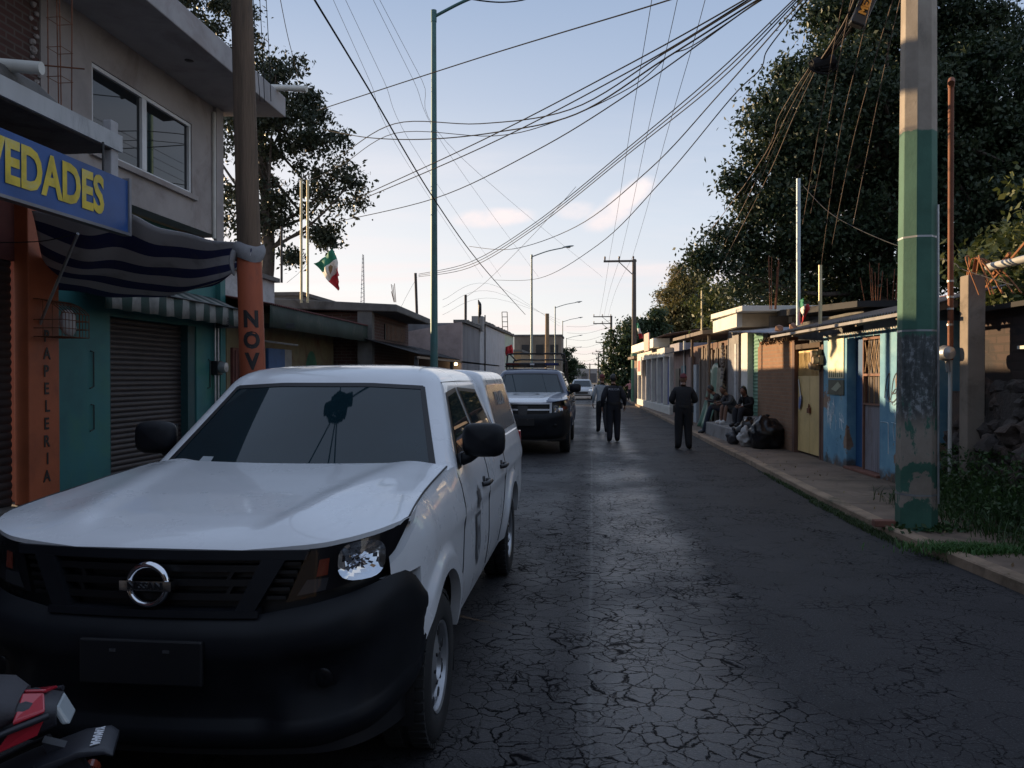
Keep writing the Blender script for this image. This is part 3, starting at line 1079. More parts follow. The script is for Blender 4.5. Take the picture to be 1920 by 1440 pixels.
def nose_white(T, part):
    for sg in (1, -1):
        headlight(part, T, sg, [(.50, .885), (.56, .897), (.66, .915), (.78, .94), (.88, .972), (.96, 1.015), (1.04, 1.11)],
                  [(.565, 1.06), (.64, 1.073), (.74, 1.088), (.84, 1.102), (.92, 1.115), (1.0, 1.128), (1.05, 1.136)],
                  (.68, .885, .945, 1.085), ([(.60, .965), (.645, .97)], [(.61, 1.025), (.65, 1.03)], [(.53, .90), (.64, .917)], [(.565, .955), (.65, .96)]))
    b = MB()
    def bar(lo, hi, off, n=20):
        b.grid(curve_strip(lo, hi, lambda s, z: FS(s, z, off), n, 2))
        b.grid(curve_strip(lo, lo, lambda s, z: FS(s, z, off), n, 1)) if 0 else None
    def solid(lo, hi, o0, o1, n=20):
        c = [curve_strip(lo, hi, lambda s, z, o=o: FS(s, z, o), n, 1) for o in (o0, o1)]
        b.grid([c[0][0], c[1][0], c[1][1], c[0][1]])
        for i in (0, n):
            b.add([c[0][0][i], c[1][0][i], c[1][1][i], c[0][1][i]], [(0, 1, 2, 3)])
    solid([(-.56, 1.028), (.56, 1.028)], [(-.57, 1.062), (.57, 1.062)], -.03, .022, 30)
    solid([(-.40, .828), (.40, .828)], [(-.40, .853), (.40, .853)], -.03, .03, 30)
    for sg in (1, -1):
        solid([(sg * .315, .85), (sg * .40, 1.03)], [(sg * .385, .85), (sg * .485, 1.03)], -.03, .026, 8)
    gr = part('grille', b, PLAST, 40)
    b = MB()
    for z in (.895, .945, .995):
        q = lerp(.33, .40, (z - .85) / .18)
        solid([(-q, z - .012), (q, z - .012)], [(-q, z + .012), (q, z + .012)], -.03, .006, 24)
    for sg in (1, -1):
        for k in range(5):
            z = .885 + .03 * k
            solid([(sg * (.42 + .008 * k), z), (sg * (.49 + .012 * k), z)], [(sg * (.42 + .008 * k), z + .012), (sg * (.49 + .012 * k), z + .012)], -.03, .0, 4)
        for z in (.92, .97):
            solid([(sg * .27, z - .015), (sg * .285, z - .015)], [(sg * .285, z + .015), (sg * .30, z + .015)], -.03, .004, 2)
    part('slats', b, M('grille_slats', (.006, .006, .007), .4, bump=0, spec=.3), 40, gr)
    b = MB()
    n = 40
    c = V((0, -.022 + .024, .944))
    P = []
    for k in range(10):
        a = 2 * PI * k / 10
        rr, oo = .072 + .012 * math.cos(a), -.014 * math.sin(a)
        P.append([(c.x + rr * math.cos(t), c.y + oo - .02, c.z + rr * math.sin(t)) for t in [2 * PI * i / n for i in range(n)]])
    P.append(P[0])
    b.grid(P, closed_u=True)
    b.box(-.098, .098, -.040, -.012, .926, .962)
    e = part('emblem', b, CHROME, 50, gr)
    b = MB()
    b.mesh(text_mesh('NISSAN', .034, .002, .0012, xscale=1.15), frame((0, -.0425, .944), (1, 0, 0), (0, 0, 1)))
    part('lettering', b, BLACK, None, e)

def star_shield(part, T, y, sg):
    """police star over a shield on the front door"""
    gm = M('emblem_grey', (.075, .08, .09), .4, bump=0)
    gl = M('emblem_pale', (.35, .36, .38), .4, bump=0)
    def pan(lo, hi, off, mat, nm, par=None, n=10, m=6):
        b = MB(); b.grid(curve_strip(lo, hi, lambda yy, z: (sg * SX(yy, z, off), yy, z), n, m)); return part(nm, b, mat, 60, par or T)
    # seven-point star as fan
    b = MB()
    cy, cz = y, .965
    pts = []
    for k in range(14):
        a = PI / 2 + 2 * PI * k / 14
        r = .088 if k % 2 == 0 else .050
        pts.append((cy + r * math.cos(a), cz + r * math.sin(a)))
    vs = [(sg * SX(cy, cz, .005), cy, cz)] + [(sg * SX(p[0], p[1], .005), p[0], p[1]) for p in pts]
    b.add(vs, [(0, 1 + k, 1 + (k + 1) % 14) for k in range(14)])
    em = part('door_emblem', b, gm, None)
    L, H = [], []
    for k in range(13):
        t = k / 12
        z = lerp(.88, .56, t)
        hw = .092 * (1 if t < .55 else math.cos((t - .55) / .45 * PI / 2) ** .7) * (1 + .08 * math.cos(t * 9))
        L.append((y - hw, z)); H.append((y + hw, z))
    pan(L, H, .005, gm, 'shield', em, 12, 6)
    L2 = [(y + (p[0] - y) * .62, lerp(.86, .60, i / 12)) for i, p in enumerate(L)]
    H2 = [(y + (p[0] - y) * .62, lerp(.86, .60, i / 12)) for i, p in enumerate(H)]
    pan(L2, H2, .007, gl, 'shield_field', em, 12, 6)
    b = MB()
    P = []
    for rr in (.030, .045):
        P.append([(sg * SX(y + rr * .8 * math.cos(a), .73 + rr * 1.7 * math.sin(a), .009), y + rr * .8 * math.cos(a), .73 + rr * 1.7 * math.sin(a)) for a in [2 * PI * k / 20 for k in range(20)]])
    b.grid(P, closed_u=True)
    part('shield_ring', b, gm, None, em)

def extra_white(T, part):
    for sg in (1, -1):
        star_shield(part, T, 1.98, sg)
    # camper shell over the bed
    b = MB()
    def hx2(z): return .845 - .26 * (z - 1.19)
    def ring2(z, ins):
        h = (hx2(min(z, 1.66))) - ins
        y0, y1 = 3.57 + ins * .2, 5.24 - .30 * (z - 1.19) - ins * .6
        pts, r = [], .05
        for cx_, cy_, a0 in ((h - r, y0 + r, -PI / 2), (h - r, y1 - r, 0), (-h + r, y1 - r, PI / 2), (-h + r, y0 + r, PI)):
            for k in range(6):
                a = a0 + PI / 2 * k / 5
                pts.append((cx_ + r * math.cos(a), cy_ + r * math.sin(a), z))
        # denser
        out = []
        for i in range(len(pts)):
            p, q = V(pts[i]), V(pts[(i + 1) % len(pts)])
            k = max(1, int((q - p).length / .15))
            out += [p.lerp(q, j / k) for j in range(k)]
        return out
    N = None
    rings = []
    for z, ins in ((1.18, 0), (1.3, 0), (1.45, 0), (1.6, 0), (1.66, .004), (1.70, .02), (1.725, .055), (1.742, .11), (1.752, .2), (1.757, .35)):
        r_ = ring2(z, 0)
        if ins:
            r_ = [V((p.x * (1 - ins / hx2(1.66)), 4.35 + (p.y - 4.35) * (1 - ins / .85 * .9), z)) for p in r_]
        if N is None: N = len(r_)
        rings.append(r_)
    m = min(len(r_) for r_ in rings)
    if any(len(r_) != m for r_ in rings):
        rings = [[r_[int(i * len(r_) / m)] for i in range(m)] for r_ in rings]
    loft(b, rings)
    shell = part('camper_shell', b, WHITE, 50)
    greyw = M('camper_window', (.13, .135, .14), .16, bump=.05, bscale=150, var=.3, scale=6)
    for sg in (1, -1):
        g = MB()
        g.grid(curve_strip([(3.66, 1.235), (5.06, 1.235)], [(3.66, 1.625), (4.94, 1.625)], lambda y, z: (sg * (hx2(z) + .004), y, z), 16, 6))
        part('camper_window', g, greyw, 60, shell)
        if sg > 0:
            t = MB()
            t.mesh(text_mesh('POLICIA', .17, .001, .003), frame((hx2(1.5) + .008, 4.32, 1.50), (0, 1, 0), (-.24, 0, 1)))
            t2 = part('lettering', t, M('faded_letters', (.26, .265, .27), .5, bump=0), None, shell)

WHITE_STYLE = dict(body=WHITE, hood=WHITE, handle=BLACK, bumper=PLAST, rim=STEEL, wheel_r=.345, nose=nose_white, extra=extra_white,
                   bumper_prof=[(0, -.06), (.05, -.02), (.12, .018), (.19, .034), (.235, .016), (.26, .012), (.40, .014), (.54, .022), (.66, .036), (.70, .052), (.76, .058), (.86, .058), (.93, .046), (1.0, .004)])
pickup('pickup_truck', 'white crew cab pickup with black bumper and camper shell, parked closest to the camera', None, (-1.6, 2.72, 0), (1, 1, 1), WHITE_STYLE)
def nose_ram(T, part):
    for sg in (1, -1):
        headlight(part, T, sg, [(.60, .825), (.75, .83), (.95, .845), (1.06, .86)], [(.60, 1.005), (.75, 1.01), (.95, 1.0), (1.06, .985)],
                  (.62, .82, .84, .995), ([(.83, .855), (1.0, .87)], [(.83, .99), (1.0, .97)], [(.60, .83), (.62, .83)], [(.60, 1.0), (.62, 1.0)]), .044)
    b = MB()
    def solid(lo, hi, o0, o1, n=16, bb=None):
        bb = bb or b
        c = [curve_strip(lo, hi, lambda s, z, o=o: FS(s, z, o), n, 1) for o in (o0, o1)]
        bb.grid([c[0][0], c[1][0], c[1][1], c[0][1]])
        for i in (0, n):
            bb.add([c[0][0][i], c[1][0][i], c[1][1][i], c[0][1][i]], [(0, 1, 2, 3)])
    solid([(-.56, 1.03), (.56, 1.03)], [(-.57, 1.065), (.57, 1.065)], -.03, .03, 30)
    solid([(-.47, .745), (.47, .745)], [(-.48, .775), (.48, .775)], -.03, .035, 30)
    for sg in (1, -1):
        solid([(sg * .46, .76), (sg * .52, .86), (sg * .52, 1.04)], [(sg * .50, .76), (sg * .565, .86), (sg * .565, 1.04)], -.03, .03, 8)
    gr = part('grille_surround', b, M('dull_chrome', (.3, .3, .32), .25, .9, bump=0), 40)
    b = MB()
    b.grid([[FS(s, z, -.02) for s in [-.5 + i / 20 for i in range(21)]] for z in (.75, .9, 1.05)])
    part('grille', b, BLACK, 40, gr)
    b = MB()
    solid([(-.52, .905), (.52, .905)], [(-.52, .935), (.52, .935)], -.02, .028, 24)
    part('crossbar', b, M('dull_chrome', (.3, .3, .32), .25, .9, bump=0), 40, gr)
    for z in (.82, .86, .975, 1.01):
        b = MB()
        solid([(-.5, z), (.5, z)], [(-.5, z + .012), (.5, z + .012)], -.02, .006, 24)
        part('slat', b, M('grille_slats', (.014, .014, .016), .4, bump=0), 40, gr)
    b = MB()
    solid([(-.085, .84), (.085, .84)], [(-.10, 1.0), (.10, 1.0)], -.01, .045, 6)
    solid([(-.055, .78), (.055, .78)], [(-.085, .84), (.085, .84)], -.01, .045, 6)
    part('emblem', b, M('emblem_dark', (.015, .015, .017), .4, 0, bump=0), 40, gr)

def extra_ram(T, part):
    b = MB()
    b.box(-.63, .33, 2.42, 2.70, 1.80, 1.83)
    b.box(-.61, .61, 2.40, 2.72, 1.835, 1.905)
    lb = part('light_bar', b, M('light_bar_housing', (.02, .02, .024), .25, var=.2, bump=0), 40, bevel=.02)
    for x0, x1, m in ((-.585, -.30, 'red'), (.30, .585, 'blue')):
        b = MB(); b.box(x0, x1, 2.392, 2.40, 1.85, 1.89)
        part('beacon_lens', b, M('dark_red_lens', (.06, .008, .01), .2, bump=0) if m == 'red' else M('blue_lens', (.008, .02, .10), .2, bump=0), None, lb)
    b = MB(); b.box(-.05, .05, 2.388, 2.40, 1.85, 1.885)
    part('beacon_lens', b, M('pale_lens', (.6, .6, .62), .2, bump=0), None, lb)
    b = MB()
    for y, h in ((3.62, 2.14), (5.1, 2.02)):
        b.tube(spline([(-.72, y, 1.1), (-.70, y, h - .15), (-.60, y, h), (.0, y, h + .005), (.60, y, h), (.70, y, h - .15), (.72, y, 1.1)], 6), .02, 8)
    for sg in (1, -1):
        b.tube([(sg * .62, 3.62, 2.12), (sg * .62, 5.1, 2.0)], .018, 8)
    b.box(-.62, .62, 3.59, 3.65, 2.125, 2.165)
    part('roll_cage', b, BLACK, 60)
    star_shield(part, T, 1.98, 1)
    star_shield(part, T, 1.98, -1)
    b = MB()
    P = []
    for rr in (.10, .125):
        P.append([(rr * 2.2 * math.cos(a), .86 + rr * 1.3 * math.sin(a), zy(.86 + rr * 1.3 * math.sin(a)) + .012) for a in [2 * PI * k / 28 for k in range(28)]])
    b.grid(P, closed_u=True)
    part('hood_badge', b, M('emblem_grey', (.075, .08, .09), .4, bump=0), None)
RAM_STYLE = dict(body=NAVY, hood=NAVY, hood_paint=WHITE, hood_centre=.60, roof=NAVY, handle=BLACK, bumper=PLAST, rim=STEEL, wheel_r=.385, nose=nose_ram, extra=extra_ram,
                 bumper_prof=[(0, -.06), (.06, -.01), (.2, .03), (.5, .05), (.75, .06), (.92, .06), (1.0, .03)])
_bt = None
pickup('pickup_truck', 'navy police pickup with white hood centre and roof light bar, behind the white pickup', None, (-1.47, 16.75, 0), (1.09, 1.10, 1.065), RAM_STYLE)

# ---- small saloon far down the street
def far_car(loc):
    T = thing('car', 'small silver car facing the camera far down the street', 'car', loc)
    b = MB()
    st = [(0, .62, .35, .62), (.08, .74, .28, .68), (.3, .80, .24, .78), (.9, .83, .22, .90), (1.2, .84, .22, .93), (3.4, .84, .22, .95), (3.9, .80, .25, .92), (4.05, .7, .35, .85)]
    P = []
    for y, w_, z0, z1 in st:
        P.append([(w_ * .92 * q if abs(q) == 1 and zz != .5 else w_ * q, y, lerp(z0, z1, zz)) for q, zz in ((-1, 0), (-1, .5), (-1, .9), (-.85, 1), (0, 1.03), (.85, 1), (1, .9), (1, .5), (1, 0))])
    b.grid(P)
    for row in (P[0], P[-1]):
        b.add(row, [tuple(range(len(row)))])
    o = thing_part('body', T, b, SILVER, 60)
    b = MB()
    R0 = [(.76, 1.05, 3.55, .90), (.70, 1.45, 3.25, 1.2), (.60, 1.85, 2.95, 1.42), (.5, 2.0, 2.8, 1.46)]
    P = []
    for h, y0, y1, z in R0:
        P.append([(-h, y0 + .12, z), (-h * .7, y0 + .03, z), (0, y0, z), (h * .7, y0 + .03, z), (h, y0 + .12, z), (h, (y0 + y1) / 2, z), (h, y1 - .1, z), (h * .7, y1, z), (-h * .7, y1, z), (-h, y1 - .1, z), (-h, (y0 + y1) / 2, z)])
    loft(b, P)
    thing_part('cabin', T, b, SILVER, 60)
    b = MB()
    b.grid([[(-.66, 1.11, .955), (0, 1.03, .955), (.66, 1.11, .955)], [(-.55, 1.70, 1.36), (0, 1.62, 1.36), (.55, 1.70, 1.36)]])
    thing_part('windshield', T, b, GLASS, 60)
    for sg in (1, -1):
        b = MB(); b.hexa([(sg * .50, -.0, .60), (sg * .74, .14, .62), (sg * .74, .2, .62), (sg * .5, .06, .6)], [(sg * .52, .03, .72), (sg * .77, .2, .75), (sg * .77, .26, .75), (sg * .52, .1, .72)])
        thing_part('headlight', T, b, CHROME)
        b = MB(); b.box(sg * .86, sg * 1.0, 1.2, 1.28, .95, 1.07); thing_part('side_mirror', T, b, BLACK, None, .02)
        for y in (.75, 3.2):
            b = MB(); b.lathe([(.001, -.09), (.2, -.09), (.29, -.08), (.30, 0), (.29, .08), (.2, .09), (.001, .09)], 'X', (sg * .76, y, .3), 20)
            thing_part('wheel', T, b, RUBBER, 50)
    b = MB(); b.box(-.45, .45, -.03, .05, .42, .55); thing_part('grille', T, b, BLACK, None, .01)
    b = MB(); b.box(-.66, .66, -.04, .06, .28, .36); thing_part('bumper_trim', T, b, PLAST, None, .01)
far_car((-.75, 57, 0))

# ---- motorcycle: tail towards +x, nose towards -x
def motorcycle(loc, rz):
    T = thing('motorcycle', 'black and red motorcycle with only its tail in view, in front of the white pickup', 'motorcycle', loc, rz)
    DK = M('motorcycle_plastic', (.022, .023, .03), .42, var=.2, bump=.1, bscale=200)
    SEATM = M('seat_vinyl', (.035, .033, .04), .6, var=.2, scale=8, bump=.4, bscale=350, bdist=.002)
    RED = paint('red_fairing', (.42, .015, .03), .3, .1)
    def P(nm, b, m, sm=50, par=T, bev=0): return thing_part(nm, par, b, m, sm, bev)
    def loftx(b, secs, n=16, e=.7):
        rows = []
        for x, y, z, w_, h in secs:
            rows.append([(x, y + w_ * math.copysign(abs(math.cos(a)) ** e, math.cos(a)), z + h * math.copysign(abs(math.sin(a)) ** e, math.sin(a))) for a in [2 * PI * k / n for k in range(n)]])
        b.grid(rows, closed_u=True)
        for r_ in (rows[0], rows[-1]):
            b.add(r_, [tuple(range(n))])
    b = MB()
    loftx(b, [(-1.05, 0, .80, .10, .04), (-.9, 0, .79, .14, .055), (-.7, 0, .80, .15, .06), (-.5, 0, .825, .145, .062), (-.34, 0, .855, .135, .06), (-.26, 0, .868, .128, .056), (-.20, 0, .868, .118, .046), (-.165, 0, .86, .09, .026)])
    P('seat', b, SEATM)
    b = MB()
    loftx(b, [(-.75, 0, .72, .10, .05), (-.5, 0, .76, .115, .06), (-.3, 0, .805, .11, .066), (-.15, 0, .83, .088, .050), (-.08, 0, .835, .065, .028)], e=.55)
    P('tail_fairing', b, DK)
    for sg in (1, -1):
        b = MB()
        b.hexa([(-.205, sg * .118, .782), (-.115, sg * .092, .806), (-.125, sg * .07, .806), (-.20, sg * .09, .78)], [(-.170, sg * .116, .834), (-.098, sg * .086, .848), (-.108, sg * .065, .848), (-.172, sg * .09, .834)])
        P('side_panel', b, RED, None, bev=.004)
        b = MB()
        b.hexa([(-.165, sg * .112, .846), (-.10, sg * .085, .858), (-.115, sg * .01, .874), (-.165, sg * .01, .880)], [(-.165, sg * .110, .857), (-.10, sg * .083, .867), (-.115, sg * .01, .884), (-.165, sg * .01, .890)])
        P('top_panel', b, RED, None, bev=.004)
        b = MB()
        b.tube([(-.24, sg * .126, .815), (-.17, sg * .120, .838), (-.09, sg * .094, .854)], .008, 8)
        P('grab_rail', b, DK)
    b = MB()
    b.hexa([(-.07, -.05, .808), (-.05, -.045, .806), (-.05, .045, .806), (-.07, .05, .808)], [(-.095, -.052, .86), (-.078, -.047, .86), (-.078, .047, .86), (-.095, .052, .86)])
    P('tail_lamp', b, M('clear_tail_lens', (.40, .44, .46), .25, var=.1, bump=0, coat=.3), None, bev=.006)
    b = MB()
    loftx(b, [(-.5, 0, .60, .075, .02), (-.3, 0, .64, .078, .022), (-.15, 0, .70, .072, .018), (-.03, 0, .735, .075, .012), (.03, 0, .735, .08, .010), (.05, 0, .722, .072, .008)], e=.5)
    fe = P('rear_fender', b, DK)
    b = MB()
    b.mesh(text_mesh('YAMAHA', .03, .0008, .001, xscale=.9), frame((.005, 0, .7485), (0, -1, 0), (1, 0, -.03)))
    P('lettering', b, M('white_decal', (.62, .63, .66), .4, bump=0), None, fe)
    b = MB(); b.hexa([(-.10, -.015, .70), (.0, -.015, .64), (.0, .015, .64), (-.10, .015, .70)], [(-.12, -.02, .76), (-.05, -.02, .73), (-.05, .02, .73), (-.12, .02, .76)])
    P('fender_bracket', b, DK, None)
    for sg in (1, -1):
        b = MB(); b.tube([(-.02, sg * .05, .64), (-.01, sg * .12, .60)], .01, 8); b.lathe([(.001, -.03), (.02, -.02), (.024, .02), (.001, .03)], 'Y', (-.03, sg * .13, .60), 12)
        P('turn_signal', b, AMBER)
    b = MB(); b.box(-.01, -.004, -.09, .09, .50, .62)
    P('plate', b, M('plate_white', (.6, .6, .6), .5, bump=0), None)
    b = MB(); b.tube(spline([(-1.2, .06, .62), (-.8, .13, .66), (-.45, .14, .60), (-.12, .09, .72)], 5), .016, 8); b.tube(spline([(-1.2, -.06, .62), (-.8, -.13, .66), (-.45, -.14, .60), (-.12, -.09, .72)], 5), .016, 8)
    b.tube(spline([(-1.3, 0, .35), (-.9, 0, .30), (-.75, 0, .45), (-.8, 0, .62)], 5), .022, 8); b.tube([(-1.55, 0, .85), (-1.2, 0, .62)], .03, 8); b.tube([(-1.55, 0, .82), (-1.3, 0, .35)], .025, 8)
    P('frame', b, BLACK)
    b = MB(); loftx(b, [(-1.5, 0, .88, .08, .05), (-1.4, 0, .9, .13, .10), (-1.2, 0, .88, .15, .11), (-1.03, 0, .81, .12, .05)])
    P('fuel_tank', b, RED)
    b = MB(); b.box(-1.28, -.85, -.12, .12, .28, .58); b.lathe([(.001, -.16), (.09, -.15), (.1, .15), (.001, .16)], 'Y', (-1.0, 0, .4), 18)
    P('engine', b, M('engine_grey', (.08, .08, .085), .5, .6), None, bev=.02)
    b = MB(); b.tube(spline([(-1.1, .13, .35), (-.7, .17, .36), (-.15, .18, .46)], 5), [.03] * 5 + [.05] * 6, 12)
    P('exhaust', b, STEEL)
    for x, r in ((-.36, .30), (-1.66, .30)):
        b = MB(); b.lathe([(r * .72, -.04), (r * .85, -.055), (r * .97, -.04), (r, 0), (r * .97, .04), (r * .85, .055), (r * .72, .04), (r * .72, -.04)], 'Y', (x, 0, r), 32)
        wh = P('wheel', b, RUBBER)
        b = MB(); b.lathe([(r * .72, -.03), (r * .68, -.03), (r * .68, .03), (r * .72, .03)], 'Y', (x, 0, r), 32)
        for k in range(6):
            a = 2 * PI * k / 6
            b.tube([(x, 0, r), (x + r * .7 * math.cos(a), 0, r + r * .7 * math.sin(a))], .014, 6)
        b.lathe([(.001, -.05), (.04, -.05), (.04, .05), (.001, .05)], 'Y', (x, 0, r), 14)
        P('rim', b, BLACK, 40, wh)
    b = MB()
    for sg in (1, -1):
        b.tube([(-1.5, sg * .08, .92), (-1.66, sg * .08, .3)], .022, 8)
    P('fork', b, STEEL)
    b = MB(); b.tube(spline([(-1.38, -.36, 1.02), (-1.48, -.15, 1.0), (-1.5, 0, .96), (-1.48, .15, 1.0), (-1.38, .36, 1.02)], 5), .013, 8)
    P('handlebar', b, BLACK)
    b = MB(); b.rock((-1.66, 0, .86), .11, 3, 2, .05, sq=(.8, 1, 1)); P('headlight', b, DK)
    b = MB(); loftx(b, [(-1.9, 0, .55, .05, .01), (-1.75, 0, .62, .06, .015), (-1.55, 0, .62, .06, .015), (-1.42, 0, .52, .05, .01)]); P('front_fender', b, RED)
    for sg in (1, -1):
        b = MB(); b.tube([(-.55, sg * .14, .58), (-.5, sg * .22, .36)], .012, 8); P('foot_peg', b, BLACK)
    b = MB(); b.tube([(-.95, -.12, .3), (-1.0, -.3, .0)], .014, 8); P('kickstand', b, BLACK)
_rz = R(26)
_tip = atZ(218, 1384, .735)
motorcycle((_tip.x - .05 * math.cos(_rz), _tip.y - .05 * math.sin(_rz), 0), _rz)
# ------------------------------------------------------------------ left side of the street
PLASTER = M('grey_plaster', (.33, .30, .29), .9, var=.22, scale=1.2, bump=.3, bscale=30, stain=(.16, .12, .11), stain_amt=.5)
SOFFIT = M('soffit_concrete', (.36, .35, .36), .9, var=.2, scale=1.5, bump=.3, bscale=25, stain=(.2, .16, .15), stain_amt=.4)
CONC = M('raw_concrete', (.30, .29, .28), .9, var=.3, scale=2, bump=.4, bscale=22, bdist=.01, stain=(.07, .065, .06), stain_amt=.7)
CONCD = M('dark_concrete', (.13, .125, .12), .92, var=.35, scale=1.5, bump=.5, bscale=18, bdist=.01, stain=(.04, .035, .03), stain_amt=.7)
LIMED = M('streaked_whitewash', (.45, .46, .47), .85, var=.2, scale=1.4, bump=.3, bscale=30, stain=(.08, .08, .08), stain_amt=.9, stretch=(1, 1, .25))
TEAL = M('teal_paint', (.022, .125, .13), .65, var=.28, scale=1.1, bump=.25, bscale=25, stain=(.04, .16, .10), stain_amt=.5)
ORANGE = M('orange_paint', (.34, .08, .028), .6, var=.3, scale=2, bump=.3, bscale=30, stain=(.22, .05, .025), stain_amt=.5)
SHUT = M('dark_shutter', (.035, .027, .027), .5, .3, var=.3, scale=2, bump=.2, bscale=60, stain=(.015, .012, .012))
SIGNB = M('sign_blue', (.02, .08, .27), .4, var=.25, scale=1.6, bump=.05, stain=(.02, .05, .16), stain_amt=.4)
SIGNY = M('sign_yellow', (.62, .47, .035), .45, var=.3, scale=5, bump=.03, stain=(.5, .5, .3), stain_amt=.5)
LETTERK = M('black_lettering', (.012, .01, .01), .6, bump=0)
FRAMEW = M('white_aluminium', (.62, .63, .64), .4, var=.1, bump=0)
STEELG = M('galvanised_steel', (.38, .39, .40), .45, .7, var=.3, scale=6, bump=.15)
RUST = M('rust', (.16, .06, .03), .9, .1, var=.45, scale=9, bump=.5, bscale=60, stain=(.05, .025, .02))
PVC = M('pvc_pipe', (.55, .54, .5), .45, var=.15, bump=.05)
WOODP = M('weathered_pole_wood', (.14, .095, .065), .9, var=.45, scale=3, bump=.8, bscale=20, bdist=.01, stretch=(4, 4, .3), stain=(.04, .035, .03))

def brick_mat(name, c1, c2, mortar, scale=1.0, plaster=None, amt=.5):
    """bricks laid on any upright wall: the horizontal coordinate follows the wall"""
    k = NT(name)
    v = k.coord()
    s = k.sep(v)
    cx = k.n('ShaderNodeCombineXYZ')
    k.l(k.math('ADD', s[0], s[1]), cx.inputs[0]); k.l(s[2], cx.inputs[1])
    b = k.n('ShaderNodeTexBrick')
    b.inputs['Scale'].default_value = 1 / scale
    b.inputs['Brick Width'].default_value = .26
    b.inputs['Row Height'].default_value = .085
    b.inputs['Mortar Size'].default_value = .012
    b.inputs['Color1'].default_value = (*c1, 1); b.inputs['Color2'].default_value = (*c2, 1); b.inputs['Mortar'].default_value = (*mortar, 1)
    k.l(cx.outputs[0], b.inputs['Vector'])
    n = k.noise(v, 3, 7, .65)
    cc = k.mix(k.math('MULTIPLY', n, .5), b.outputs['Color'], tuple(x * .4 for x in c1))
    if plaster:
        cc = k.mix(k.math('MULTIPLY', k.step(k.noise(v, .9, 8, .65, .5), .5, .56), amt), cc, plaster)
    k.base(cc)
    k.b.inputs['Roughness'].default_value = .92
    k.bump(k.math('ADD', k.math('MULTIPLY', b.outputs['Fac'], -.8), k.math('MULTIPLY', n, .5)), .6, .012)
    return k.m
BRICKD = brick_mat('dark_brick', (.10, .045, .04), (.07, .035, .03), (.12, .10, .09))
BRICK = brick_mat('adobe_brick', (.30, .155, .085), (.24, .125, .07), (.24, .165, .11), 1, (.26, .16, .10), .5)
BLOCK = brick_mat('grey_block', (.17, .165, .16), (.14, .135, .13), (.2, .195, .19), 1.9)

def corrugated(b, p0, p1, q0, q1, n=60, amp=.018, waves=None, th=.004):
    """corrugated sheet between edge p0-p1 and edge q0-q1, ridges running from p to q"""
    p0, p1, q0, q1 = map(V, (p0, p1, q0, q1))
    L = (p1 - p0).length
    wv = waves or max(4, int(L / .09))
    m = wv * 6
    rows = []
    for t in (0, .34, .67, 1):
        rows.append([lerp(p0, p1, i / m).lerp(lerp(q0, q1, i / m), t) + V((0, 0, amp * math.sin(2 * PI * wv * i / m))) for i in range(m + 1)])
    b.grid(rows)
    b.grid([[p - V((0, 0, th)) for p in r_] for r_ in rows])

